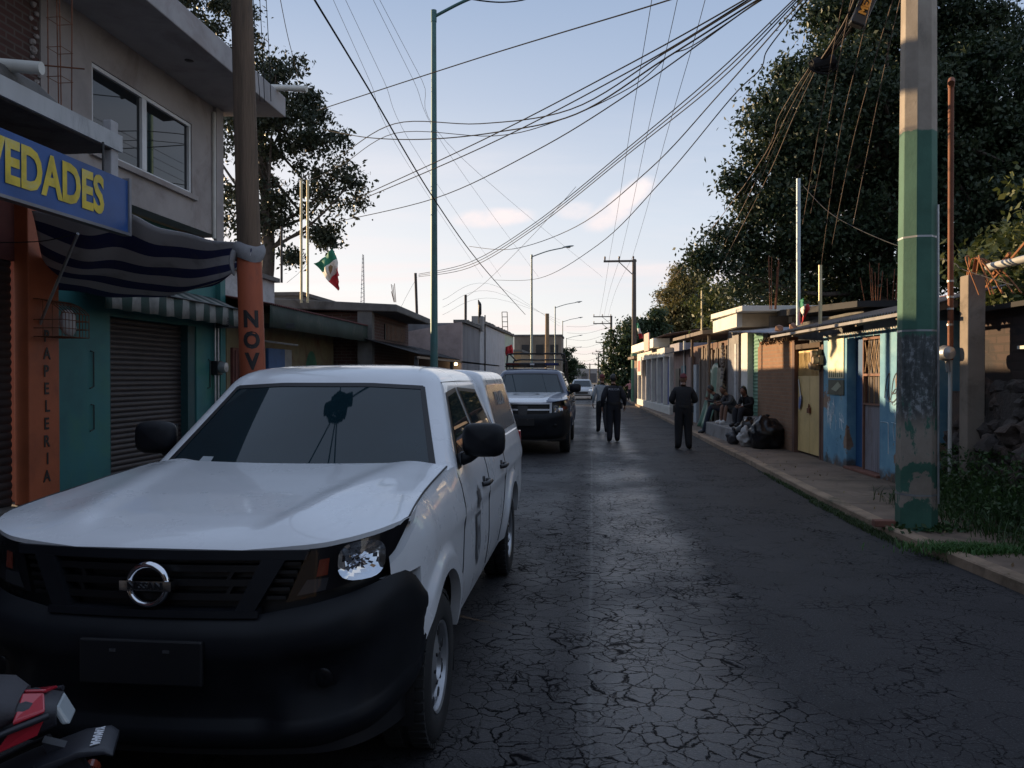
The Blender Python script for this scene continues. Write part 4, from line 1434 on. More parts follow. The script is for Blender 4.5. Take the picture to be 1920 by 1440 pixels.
# ---- grey two-storey shop house
def shop_house():
    T = thing('shop_house', 'grey two storey house with white framed upper window over teal shop front', 'building', (-7, 9, 0))
    b = MB()
    # upper wall with window opening (Y 9.87-12.5, z 4.70-5.87)
    X0, X1 = -6.9, -6.6
    b.box(X0, X1, 8.9, 9.87, 4.17, 6.62); b.box(X0, X1, 12.5, 13.5, 4.17, 6.62)
    b.box(X0, X1, 9.87, 12.5, 4.17, 4.70); b.box(X0, X1, 9.87, 12.5, 5.87, 6.62)
    b.box(-11, X0, 13.3, 13.5, 4.0, 6.62); b.box(-11, X0, 8.9, 9.1, 4.0, 6.62)
    b.box(-11, -10.9, 9.1, 13.3, 4.0, 6.62)
    b.box(-6.6, -6.54, 13.24, 13.5, 4.05, 6.6)
    P = b.build('upper_wall', PLASTER, T)
    b = MB(); b.tube([(-6.57, 13.2, 4.1), (-6.57, 13.2, 6.3)], .035, 8); b.build('downpipe', PVC, T, 60)
    # roof slab with sloping soffit and deep fascia
    b = MB()
    b.hexa([(-5.5, 7.0, 6.36), (-5.5, 13.78, 6.36), (-11.2, 13.78, 6.62), (-11.2, 7.0, 6.62)], [(-5.5, 7.0, 6.72), (-5.5, 13.78, 6.72), (-11.2, 13.78, 6.80), (-11.2, 7.0, 6.80)])
    rf = b.build('roof_slab', SOFFIT, T, bevel=.015)
    b = MB(); b.lathe([(.001, -.01), (.06, -.008), (.07, .0)], 'Z', (-5.95, 11.2, 6.383), 16)
    b.build('lamp_box', BLACK, T, 60)
    b = MB(); b.tube([(-6.2, 13.45, 6.83), (-4.95, 13.35, 6.70)], .055, 12); b.build('drain_pipe', PVC, T, 60)
    # window
    b = MB()
    f, t = .055, .05
    xs = (X1 - .10, X1 - .02)
    b.box(*xs, 9.87, 12.5, 5.87 - f, 5.87); b.box(*xs, 9.87, 12.5, 4.70, 4.70 + f)
    b.box(*xs, 9.87, 9.87 + f, 4.70 + f, 5.87 - f); b.box(*xs, 12.5 - f, 12.5, 4.70 + f, 5.87 - f); b.box(*xs, 11.08, 11.20, 4.70 + f, 5.87 - f)
    w_ = b.build('window', FRAMEW, T, bevel=.006)
    for y0, y1 in ((9.92, 11.08), (11.20, 12.45)):
        b = MB(); b.box(X1 - .075, X1 - .065, y0, y1, 4.75, 5.82); b.build('pane', WINGLASS, w_)
    b = MB(); b.box(X1, X1 + .06, 9.80, 12.6, 4.62, 4.698); b.build('sill', PLASTER, w_)
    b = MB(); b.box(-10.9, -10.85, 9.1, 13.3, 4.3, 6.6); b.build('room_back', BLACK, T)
    # rough brick flank
    b = MB(); b.box(-6.95, -6.62, -16.0, 8.9, 4.36, 9.0)  # stretch behind the camera added to darken reflections
    b.build('brick_wall', BRICKD, T)
    b = MB()
    for k in range(26):
        b.rock((-6.6, 8.85 + random.uniform(-.12, .03), 4.4 + k * .09), random.uniform(.02, .045), k, 2, .6)
    b.build('plaster_edge', PLASTER, T)
    # projecting floor slab over the shop
    b = MB()
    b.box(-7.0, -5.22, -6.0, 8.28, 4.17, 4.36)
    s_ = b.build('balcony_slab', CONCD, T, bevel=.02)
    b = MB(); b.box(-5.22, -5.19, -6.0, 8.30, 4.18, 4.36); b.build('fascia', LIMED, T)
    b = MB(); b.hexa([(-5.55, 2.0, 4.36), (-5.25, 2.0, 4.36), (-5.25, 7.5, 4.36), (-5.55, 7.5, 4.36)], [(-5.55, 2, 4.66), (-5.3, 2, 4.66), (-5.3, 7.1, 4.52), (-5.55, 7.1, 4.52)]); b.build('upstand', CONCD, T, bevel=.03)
    b = MB(); b.box(-5.32, -5.22, 8.14, 8.27, 3.3, 4.5); b.build('slab_post', M('pale_post', (.42, .41, .42), .8, bump=.2), T, bevel=.01)
    # starter bars left standing on the slab
    b = MB()
    for dx, dy in ((0, 0), (.14, 0), (0, .16), (.14, .16)):
        b.tube([(-5.52 + dx, 7.55 + dy, 4.3), (-5.52 + dx + random.uniform(-.03, .03), 7.55 + dy, 6.1 + random.uniform(-.1, .3))], .006, 5)
    for z in (4.75, 5.05, 5.35, 5.62):
        b.tube([(-5.53, 7.54, z), (-5.37, 7.54, z), (-5.37, 7.72, z), (-5.53, 7.72, z), (-5.53, 7.54, z)], .004, 4)
    b.tube([(-5.62, 7.5, 5.62), (-5.25, 7.66, 5.62)], .006, 4); b.tube([(-5.62, 7.5, 4.86), (-5.2, 7.66, 4.86)], .008, 4)
    b.build('rebar', RUST, T)
    b = MB(); b.tube([(-6.2, 6.6, 4.60), (-5.02, 6.78, 4.52)], .058, 14); b.build('drain_pipe', PVC, T, 60)
    # ground floor
    b = MB()
    SY0, SY1, SZ = 10.85, 13.38, 2.58
    b.box(-7.25, -7.0, 9.2, SY0, SWL, 4.17); b.box(-7.25, -7.0, SY1, 14.3, SWL, 4.17); b.box(-7.25, -7.0, SY0, SY1, SZ, 4.17)
    b.box(-7.0, -6.9, 14.1, 14.3, SWL, 4.0)
    b.build('shop_wall', TEAL, T)
    b = MB()
    rows = []
    nb = 30
    for i in range(nb * 4 + 1):
        z = SWL + (SZ - SWL) * i / (nb * 4)
        rows.append([(-7.16 + .018 * abs(math.sin(PI * i / 4)), y, z) for y in (SY0, SY1)])
    b.grid(rows)
    b.build('roller_shutter', SHUT, T, 40)
    for a_, c_ in ((SY0, SY0 + .05), (SY1 - .26, SY1)):
        b = MB(); b.box(-7.18, -7.02, a_, c_, SWL, SZ); b.build('shutter_guide', M('dark_teal', (.012, .05, .055), .6, bump=.1), T)
    # dark shutter of the neighbouring bay and pilaster
    b = MB()
    rows = []
    for i in range(121):
        z = SWL + 2.9 * i / 120
        rows.append([(-6.80 + .018 * abs(math.sin(PI * i / 4)), y, z) for y in (-16.0, 8.62)])
    b.grid(rows); b.build('roller_shutter', SHUT, T, 40)
    b = MB(); b.box(-7.2, -6.77, -16.0, 8.66, 3.05, 4.17); b.build('lintel', M('maroon_paint', (.10, .025, .02), .8, bump=.3), T)
    b = MB(); b.box(-6.79, -6.6, 8.66, 9.2, SWL, 4.17); b.box(-7.2, -6.8, 8.9, 9.2, SWL, 4.17)
    pil = b.build('pilaster', ORANGE, T, bevel=.012)
    y, z = 8.96, 2.18
    for i, ch in enumerate('PAPELERIA'):
        b = MB(); b.mesh(text_mesh(ch, .20, .002, .004, xscale=.92), frame((-6.594, y + .01 * math.sin(i * 2), z - .213 * i), (0, 1, 0), (0, 0, 1)))
        b.build('lettering', LETTERK, pil)
    # cable brackets sketched on the teal wall: thin hooked conduits
    for y, z0, z1 in ((10.45, 1.55, 2.05), (10.45, .95, 1.3), (13.85, 1.5, 2.0)):
        b = MB(); b.tube([(-6.985, y - .06, z1), (-6.98, y, z1 - .01), (-6.98, y, z0), (-6.985, y - .08, z0 - .02)], .009, 5); b.build('conduit', BLACK, T)
    return T
shop_house()

# ---- NOVEDADES sign hung from the slab
T = thing('shop_sign', 'blue shop sign with yellow letters reading VEDADES above the orange pilaster', 'sign', (-5.15, 6.2, 3.55))
b = MB(); b.box(-5.18, -5.12, 3.6, 8.28, 3.285, 3.86)
bd = b.build('sign_board', SIGNB, T)
b = MB()
b.box(-5.20, -5.10, 3.6, 8.32, 3.255, 3.285)
b.box(-5.20, -5.10, 8.28, 8.32, 3.285, 3.89)
b.build('sign_frame', M('grey_angle_iron', (.22, .22, .24), .5, .5, bump=.1), T)
me = text_mesh('NOVEDADES', .53, .0008, .018, align='RIGHT', xscale=.74)
b = MB(); b.mesh(me, frame((-5.112, 7.84, 3.572), (0, 1, 0), (0, 0, 1)))
b.build('lettering', SIGNY, T)
for y in (5.0, 7.9):
    b = MB(); b.tube([(-5.16, y, 3.86), (-5.16, y, 4.18)], .012, 6); b.build('hanger', BLACK, T)

# ---- striped awning tied to the pole
def awning_mat():
    k = NT('blue_white_stripes')
    c = k.n('ShaderNodeTexCoord'); s = k.sep(c.outputs['UV'])
    v = k.coord()
    st = k.math('FRACT', k.math('MULTIPLY', s[1], 4.0))
    f = k.math('GREATER_THAN', st, .52)
    n = k.noise(v, 3, 6)
    colr = k.mix(f, (.46, .45, .47), (.022, .028, .11))
    colr = k.mix(k.math('MULTIPLY', k.step(n, .5, .75), .4), colr, (.10, .09, .09))
    k.base(colr); k.b.inputs['Roughness'].default_value = .8
    k.bump(n, .3, .02)
    return k.m
T = thing('awning', 'sagging blue and white striped awning between blue sign and utility pole', 'awning', (-5.2, 8.8, 2.9))
top = spline([atY(60, 395, 8.3), atY(160, 415, 8.35), atY(232, 402, 8.4), atY(300, 424, 8.5), atY(370, 440, 8.55), atY(430, 452, 8.3), atY(474, 466, 8.04)], 8)
bot = spline([atY(92, 540, 9.35), atY(150, 546, 9.7), atY(215, 553, 10.0), atY(285, 557, 10.1), atY(350, 549, 9.8), atY(405, 535, 8.9), atY(462, 490, 8.08)], 8)
P = []
NR = 26
for j in range(NR + 1):
    t = j / NR
    row = []
    for i in range(len(top)):
        u = i / (len(top) - 1)
        p = top[i].lerp(bot[i], t)
        sag = .16 * math.sin(PI * t) * math.sin(PI * min(1, u * 1.02)) ** .7
        p = p + V((0, 0, -sag + .022 * math.sin(7 * u + 9 * t) + .012 * math.sin(23 * u + 4 * t)))
        row.append(p)
    P.append(row)
b = MB(); b.grid(P, uv=True)
fab = b.build('fabric', awning_mat(), T, smooth=180)
m_ = fab.modifiers.new('thickness', 'SOLIDIFY'); m_.thickness = .006
b = MB(); b.tube([atY(66, 628, 8.95), atY(146, 438, 8.25)], .018, 8); b.build('strut', STEELG, T, 60)
b = MB()
k_ = atY(470, 466, 8.02)
c_ = V((-3.69, 8.2, k_.z - .02))
P = []
for j in range(7):
    q = j / 6
    P.append([c_ + V(((.145 + .025 * math.sin(PI * q) + .012 * math.sin(5 * a + 3 * q)) * math.cos(a), (.145 + .025 * math.sin(PI * q) + .012 * math.sin(4 * a + 2 * q)) * math.sin(a), .085 * (1 - 2 * q) + .03 * math.sin(a * 2))) for a in [2 * PI * k / 28 for k in range(28)]])
b.grid(P, closed_u=True)
b.tube(spline([c_ + V((-.10, -.13, .0)), c_ + V((-.12, -.16, -.12)), c_ + V((-.10, -.14, -.26))], 5), [.05, .055, .055, .05, .05, .045, .04, .035, .03, .025, .012], 8, squash=.5)
b.build('knot', M('dirty_canvas', (.24, .235, .245), .85, var=.4, bump=.4), T, 60)
b = MB(); b.tube(spline([atY(0, 455, 8.0), atY(80, 452, 8.1), atY(146, 438, 8.25)], 6), .006, 5); b.build('tie_rope', BLACK, T)

# ---- valance with green stripes
def valance_mat():
    k = NT('green_white_stripes')
    v = k.coord(); s = k.sep(v)
    f = k.math('GREATER_THAN', k.math('FRACT', k.math('DIVIDE', s[1], .46)), .5)
    n = k.noise(v, 4, 6)
    colr = k.mix(f, (.20, .20, .19), (.012, .035, .03))
    colr = k.mix(k.math('MULTIPLY', k.step(n, .4, .7), .5), colr, (.04, .04, .04))
    k.base(colr); k.b.inputs['Roughness'].default_value = .85
    return k.m
VAL = valance_mat()
T = thing('valance', 'green and white striped valance hanging above the dark roller shutter', 'awning', (-6.5, 12, 2.6))
b = MB()
P = [[(-6.52 + .02 * math.sin(y * 9) * (1 - t), y, lerp(2.93, 2.62 + .01 * math.sin(y * 13), t)) for y in [10.0 + .1 * i for i in range(42)]] for t in (0, .5, 1)]
b.grid(P)
b.add([(-6.52, 10, 2.93), (-6.52, 14.1, 2.93), (-7, 14.1, 3.15), (-7, 10, 3.15)], [(0, 1, 2, 3)])
o = b.build('fabric', VAL, T, smooth=180); o.modifiers.new('t', 'SOLIDIFY').thickness = .006
b = MB(); b.tube([(-6.5, 10, 2.935), (-6.5, 14.1, 2.935)], .015, 6); b.build('rail', BLACK, T)

# ---- wire basket on the pilaster
T = thing('wire_cage', 'rusty wire cage with a white bundle inside, fixed to the orange pilaster', 'cage', (-6.45, 8.95, 2.1))
b = MB()
x0, x1, y0, y1, z0, z1 = -6.58, -6.22, 8.72, 9.22, 2.17, 2.62
def arcz(x): return z0 + (z1 - z0) * math.sqrt(max(0, 1 - ((x - x0) / (x1 - x0)) ** 2 * .6))
for i in range(9):
    y = lerp(y0, y1, i / 8)
    b.tube([(x0, y, z1)] + [(lerp(x0, x1, k / 6), y, arcz(lerp(x0, x1, k / 6))) for k in range(1, 7)] + [(x1, y, z0), (x0, y, z0)], .005, 4)
for x in (lerp(x0, x1, .33), lerp(x0, x1, .66), x1):
    b.tube([(x, y0, arcz(x)), (x, y1, arcz(x))], .005, 4); b.tube([(x, y0, z0), (x, y1, z0)], .005, 4)
    for y in (y0, y1): b.tube([(x, y, z0), (x, y, arcz(x))], .005, 4)
for z in (2.27, 2.37): b.tube([(x0, y0, z), (x1, y0, z), (x1, y1, z), (x0, y1, z)], .005, 4)
b.build('cage_wires', RUST, T)
b = MB(); b.rock((-6.36, 9.02, 2.36), .11, 4, 2, .3, sq=(.8, 1, 1.5)); b.build('bundle', M('white_bundle', (.5, .5, .52), .6, bump=.3), T, 60)

# ---- utility pole with orange painted foot
T = thing('utility_pole', 'brown leaning utility pole painted orange below and lettered NOV', 'utility pole', (-3.66, 8.2, SWL))
b = MB()
PX = lambda z: -3.66 - .027 * (z - 2.0)
pr = lambda z: interp(z, [(0, .142), (3, .125), (10, .095)])
zs = [3.0 + .5 * i for i in range(15)]
b.tube([(PX(z), 8.2, z) for z in zs], [pr(z) for z in zs], 20)
b.build('shaft', WOODP, T, 60)
b = MB()
zs = [SWL - .05, .6, 1.2, 1.8, 2.4, 2.8, 3.0]
b.tube([(PX(z), 8.2, z) for z in zs], [pr(z) + .004 for z in zs], 20)
ft = b.build('painted_foot', M('orange_pole_paint', (.36, .085, .036), .65, var=.3, scale=3, bump=.4, bscale=25, stain=(.10, .05, .04), stain_amt=.8, stretch=(1, 1, .3)), T, 60)
for i, ch in enumerate('NOVEDADES'):
    z = 2.30 - .226 * i
    me = text_mesh(ch, .235, 0, .012, xscale=.92)
    bm = bmesh.new(); bm.from_mesh(me); bmesh.ops.triangulate(bm, faces=bm.faces); bmesh.ops.subdivide_edges(bm, edges=bm.edges, cuts=2); bm.to_mesh(me); bm.free()
    a0 = math.atan2(-(8.2), -PX(z)) + .0
    b = MB()
    r_ = pr(z) + .007
    vs = []
    for v in me.vertices:
        a = a0 + v.co.x / r_
        vs.append((PX(z + v.co.y) + r_ * math.cos(a), 8.2 + r_ * math.sin(a), z + v.co.y))
    b.add(vs, [tuple(p.vertices) for p in me.polygons])
    if z > .3: b.build('lettering', LETTERK, ft)
b = MB()
b.tube([(-4.6, 8.2, 9.6), (-2.8, 8.2, 9.6)], .05, 6)
b.build('crossarm', WOODP, T)

# ---- electricity meter at the shop wall end
T = thing('electric_meter', 'round electric meter with grey conduits beside the orange lettered pole', 'meter', (-6.85, 14.0, 1.9))
b = MB(); b.box(-6.99, -6.86, 13.9, 14.1, 1.72, 1.98); b.build('meter_box', BLACK, T, bevel=.01)
b = MB(); b.lathe([(.10, 0), (.105, .06), (.09, .12), (.001, .13)], 'X', (-6.86, 14.0, 1.86), 20); b.build('dial_cover', STEELG, T, 60)
for y in (13.94, 14.06):
    b = MB(); b.tube([(-6.93, y, SWL), (-6.93, y, 1.72)], .022, 8); b.build('conduit', STEELG, T, 60)
    b = MB(); b.tube([(-6.93, y, 1.98), (-6.93, y, 2.75)], .022, 8); b.build('conduit', STEELG, T, 60)
b = MB()
for i in range(5):
    b.tube(spline([(-6.95, 12.9 + .1 * i, 2.75 - .02 * i), (-6.5, 13.6, 2.62 + .03 * i), (-6.9, 14.05, 2.6 + .02 * i), (-5.9, 15.2, 2.66 + .02 * i)], 6), .009, 5)
b.build('cable_tangle', BLACK, T)

# ---- low shop row with dark green awning and painted wall
def mural_mat():
    k = NT('painted_wall')
    v = k.coord(); s = k.sep(v)
    n = k.noise(v, 1.1, 5, .6, 1.5)
    c = k.ramp(n, [(.3, (.12, .05, .03)), (.42, (.16, .12, .07)), (.55, (.19, .16, .09)), (.7, (.10, .10, .06))])
    k.base(c); k.b.inputs['Roughness'].default_value = .85
    k.bump(k.noise(v, 20, 4), .3, .008)
    return k.m
T = thing('low_shop', 'low shop with dark green awning, blue door and green mural', 'building', (-7, 17, 0))
b = MB(); b.box(-10, -6.95, 14.45, 20.7, 0, 3.05); b.build('wall', mural_mat(), T)
b = MB(); corrugated(b, (-6.0, 14.3, 3.06), (-6.0, 20.9, 3.06), (-8.5, 14.3, 3.5), (-8.5, 20.9, 3.5))
b.build('tin_roof', M('red_tin', (.13, .045, .04), .7, .2, var=.35, scale=3, bump=.2), T, 60)
b = MB(); b.grid([[(-6.02 - .02 * math.sin(y * 5) * t, y, lerp(3.04, 2.62, t)) for y in [14.3 + .15 * i for i in range(45)]] for t in (0, .5, 1)])
o = b.build('awning', M('dark_green_canvas', (.02, .035, .028), .85, var=.5, scale=1.2, bump=.3, stain=(.07, .07, .06), stain_amt=.7), T, smooth=180); o.modifiers.new('t', 'SOLIDIFY').thickness = .006
b = MB(); b.box(-6.95, -6.90, 14.6, 16.0, SWL, 2.25)
for i in range(8): b.tube([(-6.88, 14.68 + .17 * i, SWL), (-6.88, 14.68 + .17 * i, 2.2)], .012, 5)
b.build('door', M('red_brown_door', (.10, .028, .022), .7, bump=.2), T)
b = MB(); b.box(-6.95, -6.88, 16.25, 17.15, SWL, 2.3); b.build('door', M('blue_door', (.03, .10, .26), .6, bump=.1), T, bevel=.01)
b = MB(); b.box(-6.95, -6.90, 17.2, 17.6, SWL, 2.3); b.build('door_frame', M('pale_frame', (.3, .3, .3), .8), T)
# painted green figure: plain abstract arch
b = MB()
P = []
for rr in (.25, .62):
    P.append([(-6.94, 19.0 + rr * math.cos(a) * .75, 1.55 + rr * math.sin(a) * 1.25) for a in [2 * PI * k / 26 for k in range(26)]])
b.grid(P, closed_u=True)
b.add([(-6.945, 19.0 + .25 * .75 * math.cos(2 * PI * k / 20), 1.55 + .31 * math.sin(2 * PI * k / 20)) for k in range(20)], [tuple(range(20))])
b.build('mural', M('mural_green', (.035, .12, .07), .8, var=.4, scale=4, stain=(.12, .22, .12), stain_amt=.7), T)
b = MB(); b.tube([(-6.6, 14.4, 2.42), (-6.3, 16.4, 2.36)], .02, 6); b.build('shelf_rail', STEELG, T)

# ---- houses behind
T = thing('flat_roof_house', 'pale plastered house wall behind the low shop, beside the lettered pole', 'building', (-9, 17, 0))
b = MB(); b.box(-14, -7.6, 15.2, 18.3, 0, 3.95); b.build('wall', M('pale_plaster', (.42, .42, .44), .9, stain=(.2, .2, .2)), T)
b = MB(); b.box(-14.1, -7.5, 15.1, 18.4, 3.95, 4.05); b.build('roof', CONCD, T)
T = thing('flat_roof_house', 'grey block house with flat parapet rising behind the low shop', 'building', (-9.5, 23, 0))
b = MB(); b.box(-14, -7.9, 20.9, 29.2, 0, 3.9); b.build('wall', BLOCK, T)  # hidden far end lengthened to block sun on the steps opposite
b = MB(); b.box(-14.05, -7.85, 20.85, 29.25, 3.9, 4.0); b.build('parapet_cap', CONCD, T)

T = thing('unfinished_house', 'unfinished grey house with thick overhanging concrete roof slab', 'building', (-7, 23, 0))
b = MB(); b.box(-9, -5.95, 21.0, 25.2, 0, 3.45); b.build('wall', BRICKD, T)
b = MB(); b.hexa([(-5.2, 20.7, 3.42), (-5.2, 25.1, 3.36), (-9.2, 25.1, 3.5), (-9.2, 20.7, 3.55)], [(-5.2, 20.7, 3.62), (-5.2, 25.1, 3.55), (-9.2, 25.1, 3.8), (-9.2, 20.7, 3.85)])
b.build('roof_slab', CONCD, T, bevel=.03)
w_ = MB(); w_.box(-5.96, -5.92, 22.2, 24.6, 2.75, 3.2)
wn = w_.build('window', BLACK, T)
b = MB()
for i in range(16): b.tube([(-5.90, 22.25 + .15 * i, 2.75), (-5.90, 22.25 + .15 * i, 3.2)], .012, 5)
b.build('grille', RUST, wn)
b = MB(); b.box(-6.3, -5.9, 20.75, 21.0, 0, 3.5); b.build('column', CONCD, T)

T = thing('lean_to', 'long dark tin lean-to roof on posts along the left pavement', 'shelter', (-5, 27, 0))
b = MB(); corrugated(b, (-4.6, 20.5, 2.3), (-4.75, 39, 2.22), (-6.1, 20.5, 2.72), (-6.1, 39, 2.65))
b.build('tin_roof', M('dark_tin', (.035, .033, .035), .6, .3, var=.4, scale=2, bump=.2), T, 60)
b = MB(); b.box(-4.68, -4.60, 20.5, 39, 2.17, 2.23); b.build('beam', BLACK, T)
for y in (20.7, 26, 31, 35, 38.8):
    b = MB(); b.box(-4.72, -4.62, y - .05, y + .05, SWL, 2.18); b.build('post', M('post_dark', (.05, .05, .055), .7), T)
b = MB(); b.box(-6.2, -6.1, 25.3, 39, 0, 2.7); b.build('back_wall', M('dim_wall', (.10, .07, .06), .9, stain=(.04, .03, .03)), T)

def emit(name, c, s_):
    k = NT(name)
    k.b.inputs['Emission Color'].default_value = (*c, 1); k.b.inputs['Emission Strength'].default_value = s_
    k.base(c); return k.m
T = thing('bulb_lamp', 'small lit bulb hanging under the dark lean-to roof', 'lamp', (-4.75, 27.3, 2.1))
b = MB(); b.rock((-4.75, 27.3, 2.12), .055, 0, 2, 0); b.build('bulb', emit('lit_bulb', (1, .75, .4), 9), T, 60)
b = MB(); b.tube([(-4.75, 27.3, 2.17), (-4.75, 27.3, 2.30)], .012, 6); b.build('socket', BLACK, T)

T = thing('corner_house', 'pink gabled side and white street wall of a two storey house', 'building', (-7, 35, 0))
b = MB(); b.prism([(-10, 27.6, 0), (-4.6, 27.6, 0), (-4.6, 27.6, 3.62), (-6.6, 27.6, 3.28), (-10, 27.6, 2.7)], (0, .25, 0)); b.build('gable_wall', M('pink_wash', (.36, .285, .27), .9, var=.25, stain=(.25, .2, .19), bump=.3), T)
b = MB(); b.box(-10, -4.6, 27.86, 32.2, 0, 3.6); b.build('grey_bay', M('grey_streak', (.20, .20, .215), .9, var=.35, scale=1.2, stain=(.09, .09, .09), stretch=(1, 1, .3)), T)
b = MB(); b.box(-10, -4.6, 32.2, 41.5, 0, 3.9); b.build('street_wall', M('white_wash', (.42, .43, .45), .9, var=.15, stain=(.3, .29, .28)), T)
b = MB(); b.box(-10, -4.62, 41.5, 46.5, 0, 4.0); b.build('green_bay', M('pale_green_wash', (.40, .46, .38), .9, var=.15), T)
b = MB()
for y in [27.7 + .28 * i for i in range(66)]:
    b.box(-4.95 + random.uniform(-.05, .05), -4.5, y, y + .25, interp(y, [(27, 3.6), (32.1, 3.62), (32.3, 3.9), (46, 4.0)]), interp(y, [(27, 3.7), (32.1, 3.72), (32.3, 4.02), (46, 4.1)]) + random.uniform(-.02, .05))
b.build('coping', CONCD, T)
b = MB(); b.box(-4.9, -4.45, 31.9, 32.5, 3.55, 4.15); b.build('chimney_block', CONC, T)
b = MB(); b.box(-4.61, -4.56, 43.6, 44.6, 1.2, 2.2); b.build('window', BLACK, T)
b = MB(); b.tube([(-4.55, 33.4, 0), (-4.55, 33.4, 4.3)], .03, 6); b.build('downpipe', BLACK, T)

T = thing('brown_building', 'brown three storey block far down the left of the street', 'building', (-6, 96, 0))
b = MB(); b.box(-9.2, -3.6, 93, 100, 0, 6.4); b.build('wall', M('brown_render', (.20, .165, .13), .9, var=.3, scale=.5, stain=(.12, .09, .07)), T)
b = MB(); b.box(-9.3, -3.5, 92.9, 100.1, 6.4, 6.6); b.build('roof', CONCD, T)
for x in (-8.3, -6.6, -4.9):
    b = MB(); b.box(x, x + .9, 92.92, 93, 4.2, 5.4); b.build('window', BLACK, T)
T = thing('low_house', 'low ochre house front with sunlit corner past the corner house', 'building', (-6, 58, 0))
b = MB(); b.box(-9, -4.7, 52, 62, 0, 3.3); b.build('wall', M('ochre_wall', (.32, .22, .12), .9, stain=(.2, .13, .08)), T)
b = MB(); b.box(-9.1, -4.6, 51.9, 62.1, 3.3, 3.45); b.build('roof', CONCD, T)
b = MB(); b.box(-4.71, -4.66, 55, 56.2, SWL, 2.3); b.build('door', BLACK, T)
# ------------------------------------------------------------------ right side of the street
# facades on this side run along a line turned 3.2 degrees; local frame: x away from the street, y along it
RZ = math.atan(.056)
RO = V((4.56, 12.2, 0))
RM = Matrix.Translation(RO) @ Matrix.Rotation(RZ, 4, 'Z')
def ly(px, off=0.0):
    """distance along the facade line (set back by off) where image column px meets it"""
    r = ray(px, 705); t = r.x / r.y
    Y = (4.56 + off + .056 * 12.2) / (t + .056)
    return (Y - 12.2) / math.cos(RZ)
def rthing(name, label, cat, y0=0, x0=0, group=None):
    p = RM @ V((x0, y0, 0))
    t = thing(name, label, cat, p, RZ, group)
    t['_o'] = 0
    del t['_o']
    t_off[t.name] = (x0, y0)
    return t
t_off = {}
def rb(b, name, mat, T, smooth=None, bevel=0):
    """build b, given in facade coordinates, as part of T (or of a part of T)"""
    r = T
    while r.parent: r = r.parent
    x0, y0 = t_off[r.name]
    b.v = [(p[0] - x0, p[1] - y0, p[2]) for p in b.v]
    return b.build(name, mat, T, smooth=smooth, bevel=bevel, world=False)

def blue_wall():
    k = NT('blue_wall_paint')
    v = k.coord()
    s = k.sep(v)
    n = k.noise(v, 1.6, 7, .65)
    c = k.ramp(n, [(.3, (.09, .235, .36)), (.5, (.145, .33, .46)), (.7, (.27, .45, .53))])
    streak = k.noise(k.coord((7, 7, .5)), 1.5, 5)
    c = k.mix(k.math('MULTIPLY', k.step(streak, .55, .75), .25), c, (.35, .45, .5))
    pe = k.noise(k.coord((1, 1, .8)), 1.5, 9, .62, .4)
    low = k.math('SUBTRACT', 1.0, k.step(s[2], .1, 1.0))
    pm = k.step(k.math('ADD', pe, k.math('MULTIPLY', low, .08)), .615, .63)
    c = k.mix(pm, c, k.ramp(k.noise(v, 5, 5), [(.35, (.22, .13, .08)), (.6, (.30, .21, .15))]))
    foot = k.step(k.math('ADD', k.math('MULTIPLY', k.noise(v, 4, 6), .35), k.math('MULTIPLY', low, .9)), .98, 1.1)
    c = k.mix(k.math('MULTIPLY', foot, .9), c, (.09, .06, .045))
    mo = k.step(k.math('ADD', k.noise(v, 2.3, 8, .7), k.math('MULTIPLY', low, .1)), .66, .72)
    c = k.mix(k.math('MULTIPLY', mo, .7), c, (.035, .055, .04))
    k.base(c); k.b.inputs['Roughness'].default_value = .8
    k.bump(k.math('ADD', k.math('MULTIPLY', pm, -.5), k.math('MULTIPLY', k.noise(v, 18, 5), .4)), .5, .01)
    return k.m
BLUEW = blue_wall()
CREAM = M('cream_gate_paint', (.66, .48, .21), .5, var=.2, scale=1.6, bump=.1, stain=(.25, .16, .07), stain_amt=.45)
BROWNP = M('brown_post', (.13, .07, .05), .8, var=.3, scale=3, bump=.3, stain=(.07, .04, .035))
GREYD = M('grey_metal_door', (.30, .29, .32), .5, .3, var=.25, scale=2, bump=.15, stain=(.16, .11, .09), stretch=(2, 2, .5))
WHITEC = M('white_concrete', (.62, .60, .55), .8, var=.15, scale=1.5, bump=.2, stain=(.42, .38, .33), stain_amt=.4)
CREAMC = M('cream_soffit', (.52, .44, .33), .85, var=.15, bump=.2)
TIN = M('old_tin_sheet', (.12, .11, .105), .6, .4, var=.4, scale=2.5, bump=.25, stain=(.07, .04, .03), stain_amt=.6)
PLANK = M('grey_planks', (.17, .135, .11), .9, var=.45, scale=4, bump=.7, bscale=14, bdist=.01, stretch=(4, 4, .3), stain=(.06, .05, .04))
PINKW = M('pale_pink_wall', (.28, .19, .165), .9, var=.25, bump=.3, stain=(.17, .12, .10))
ROSE = M('white_paint_old', (.60, .58, .53), .75, var=.12, bump=.15, stain=(.4, .36, .3), stain_amt=.3)

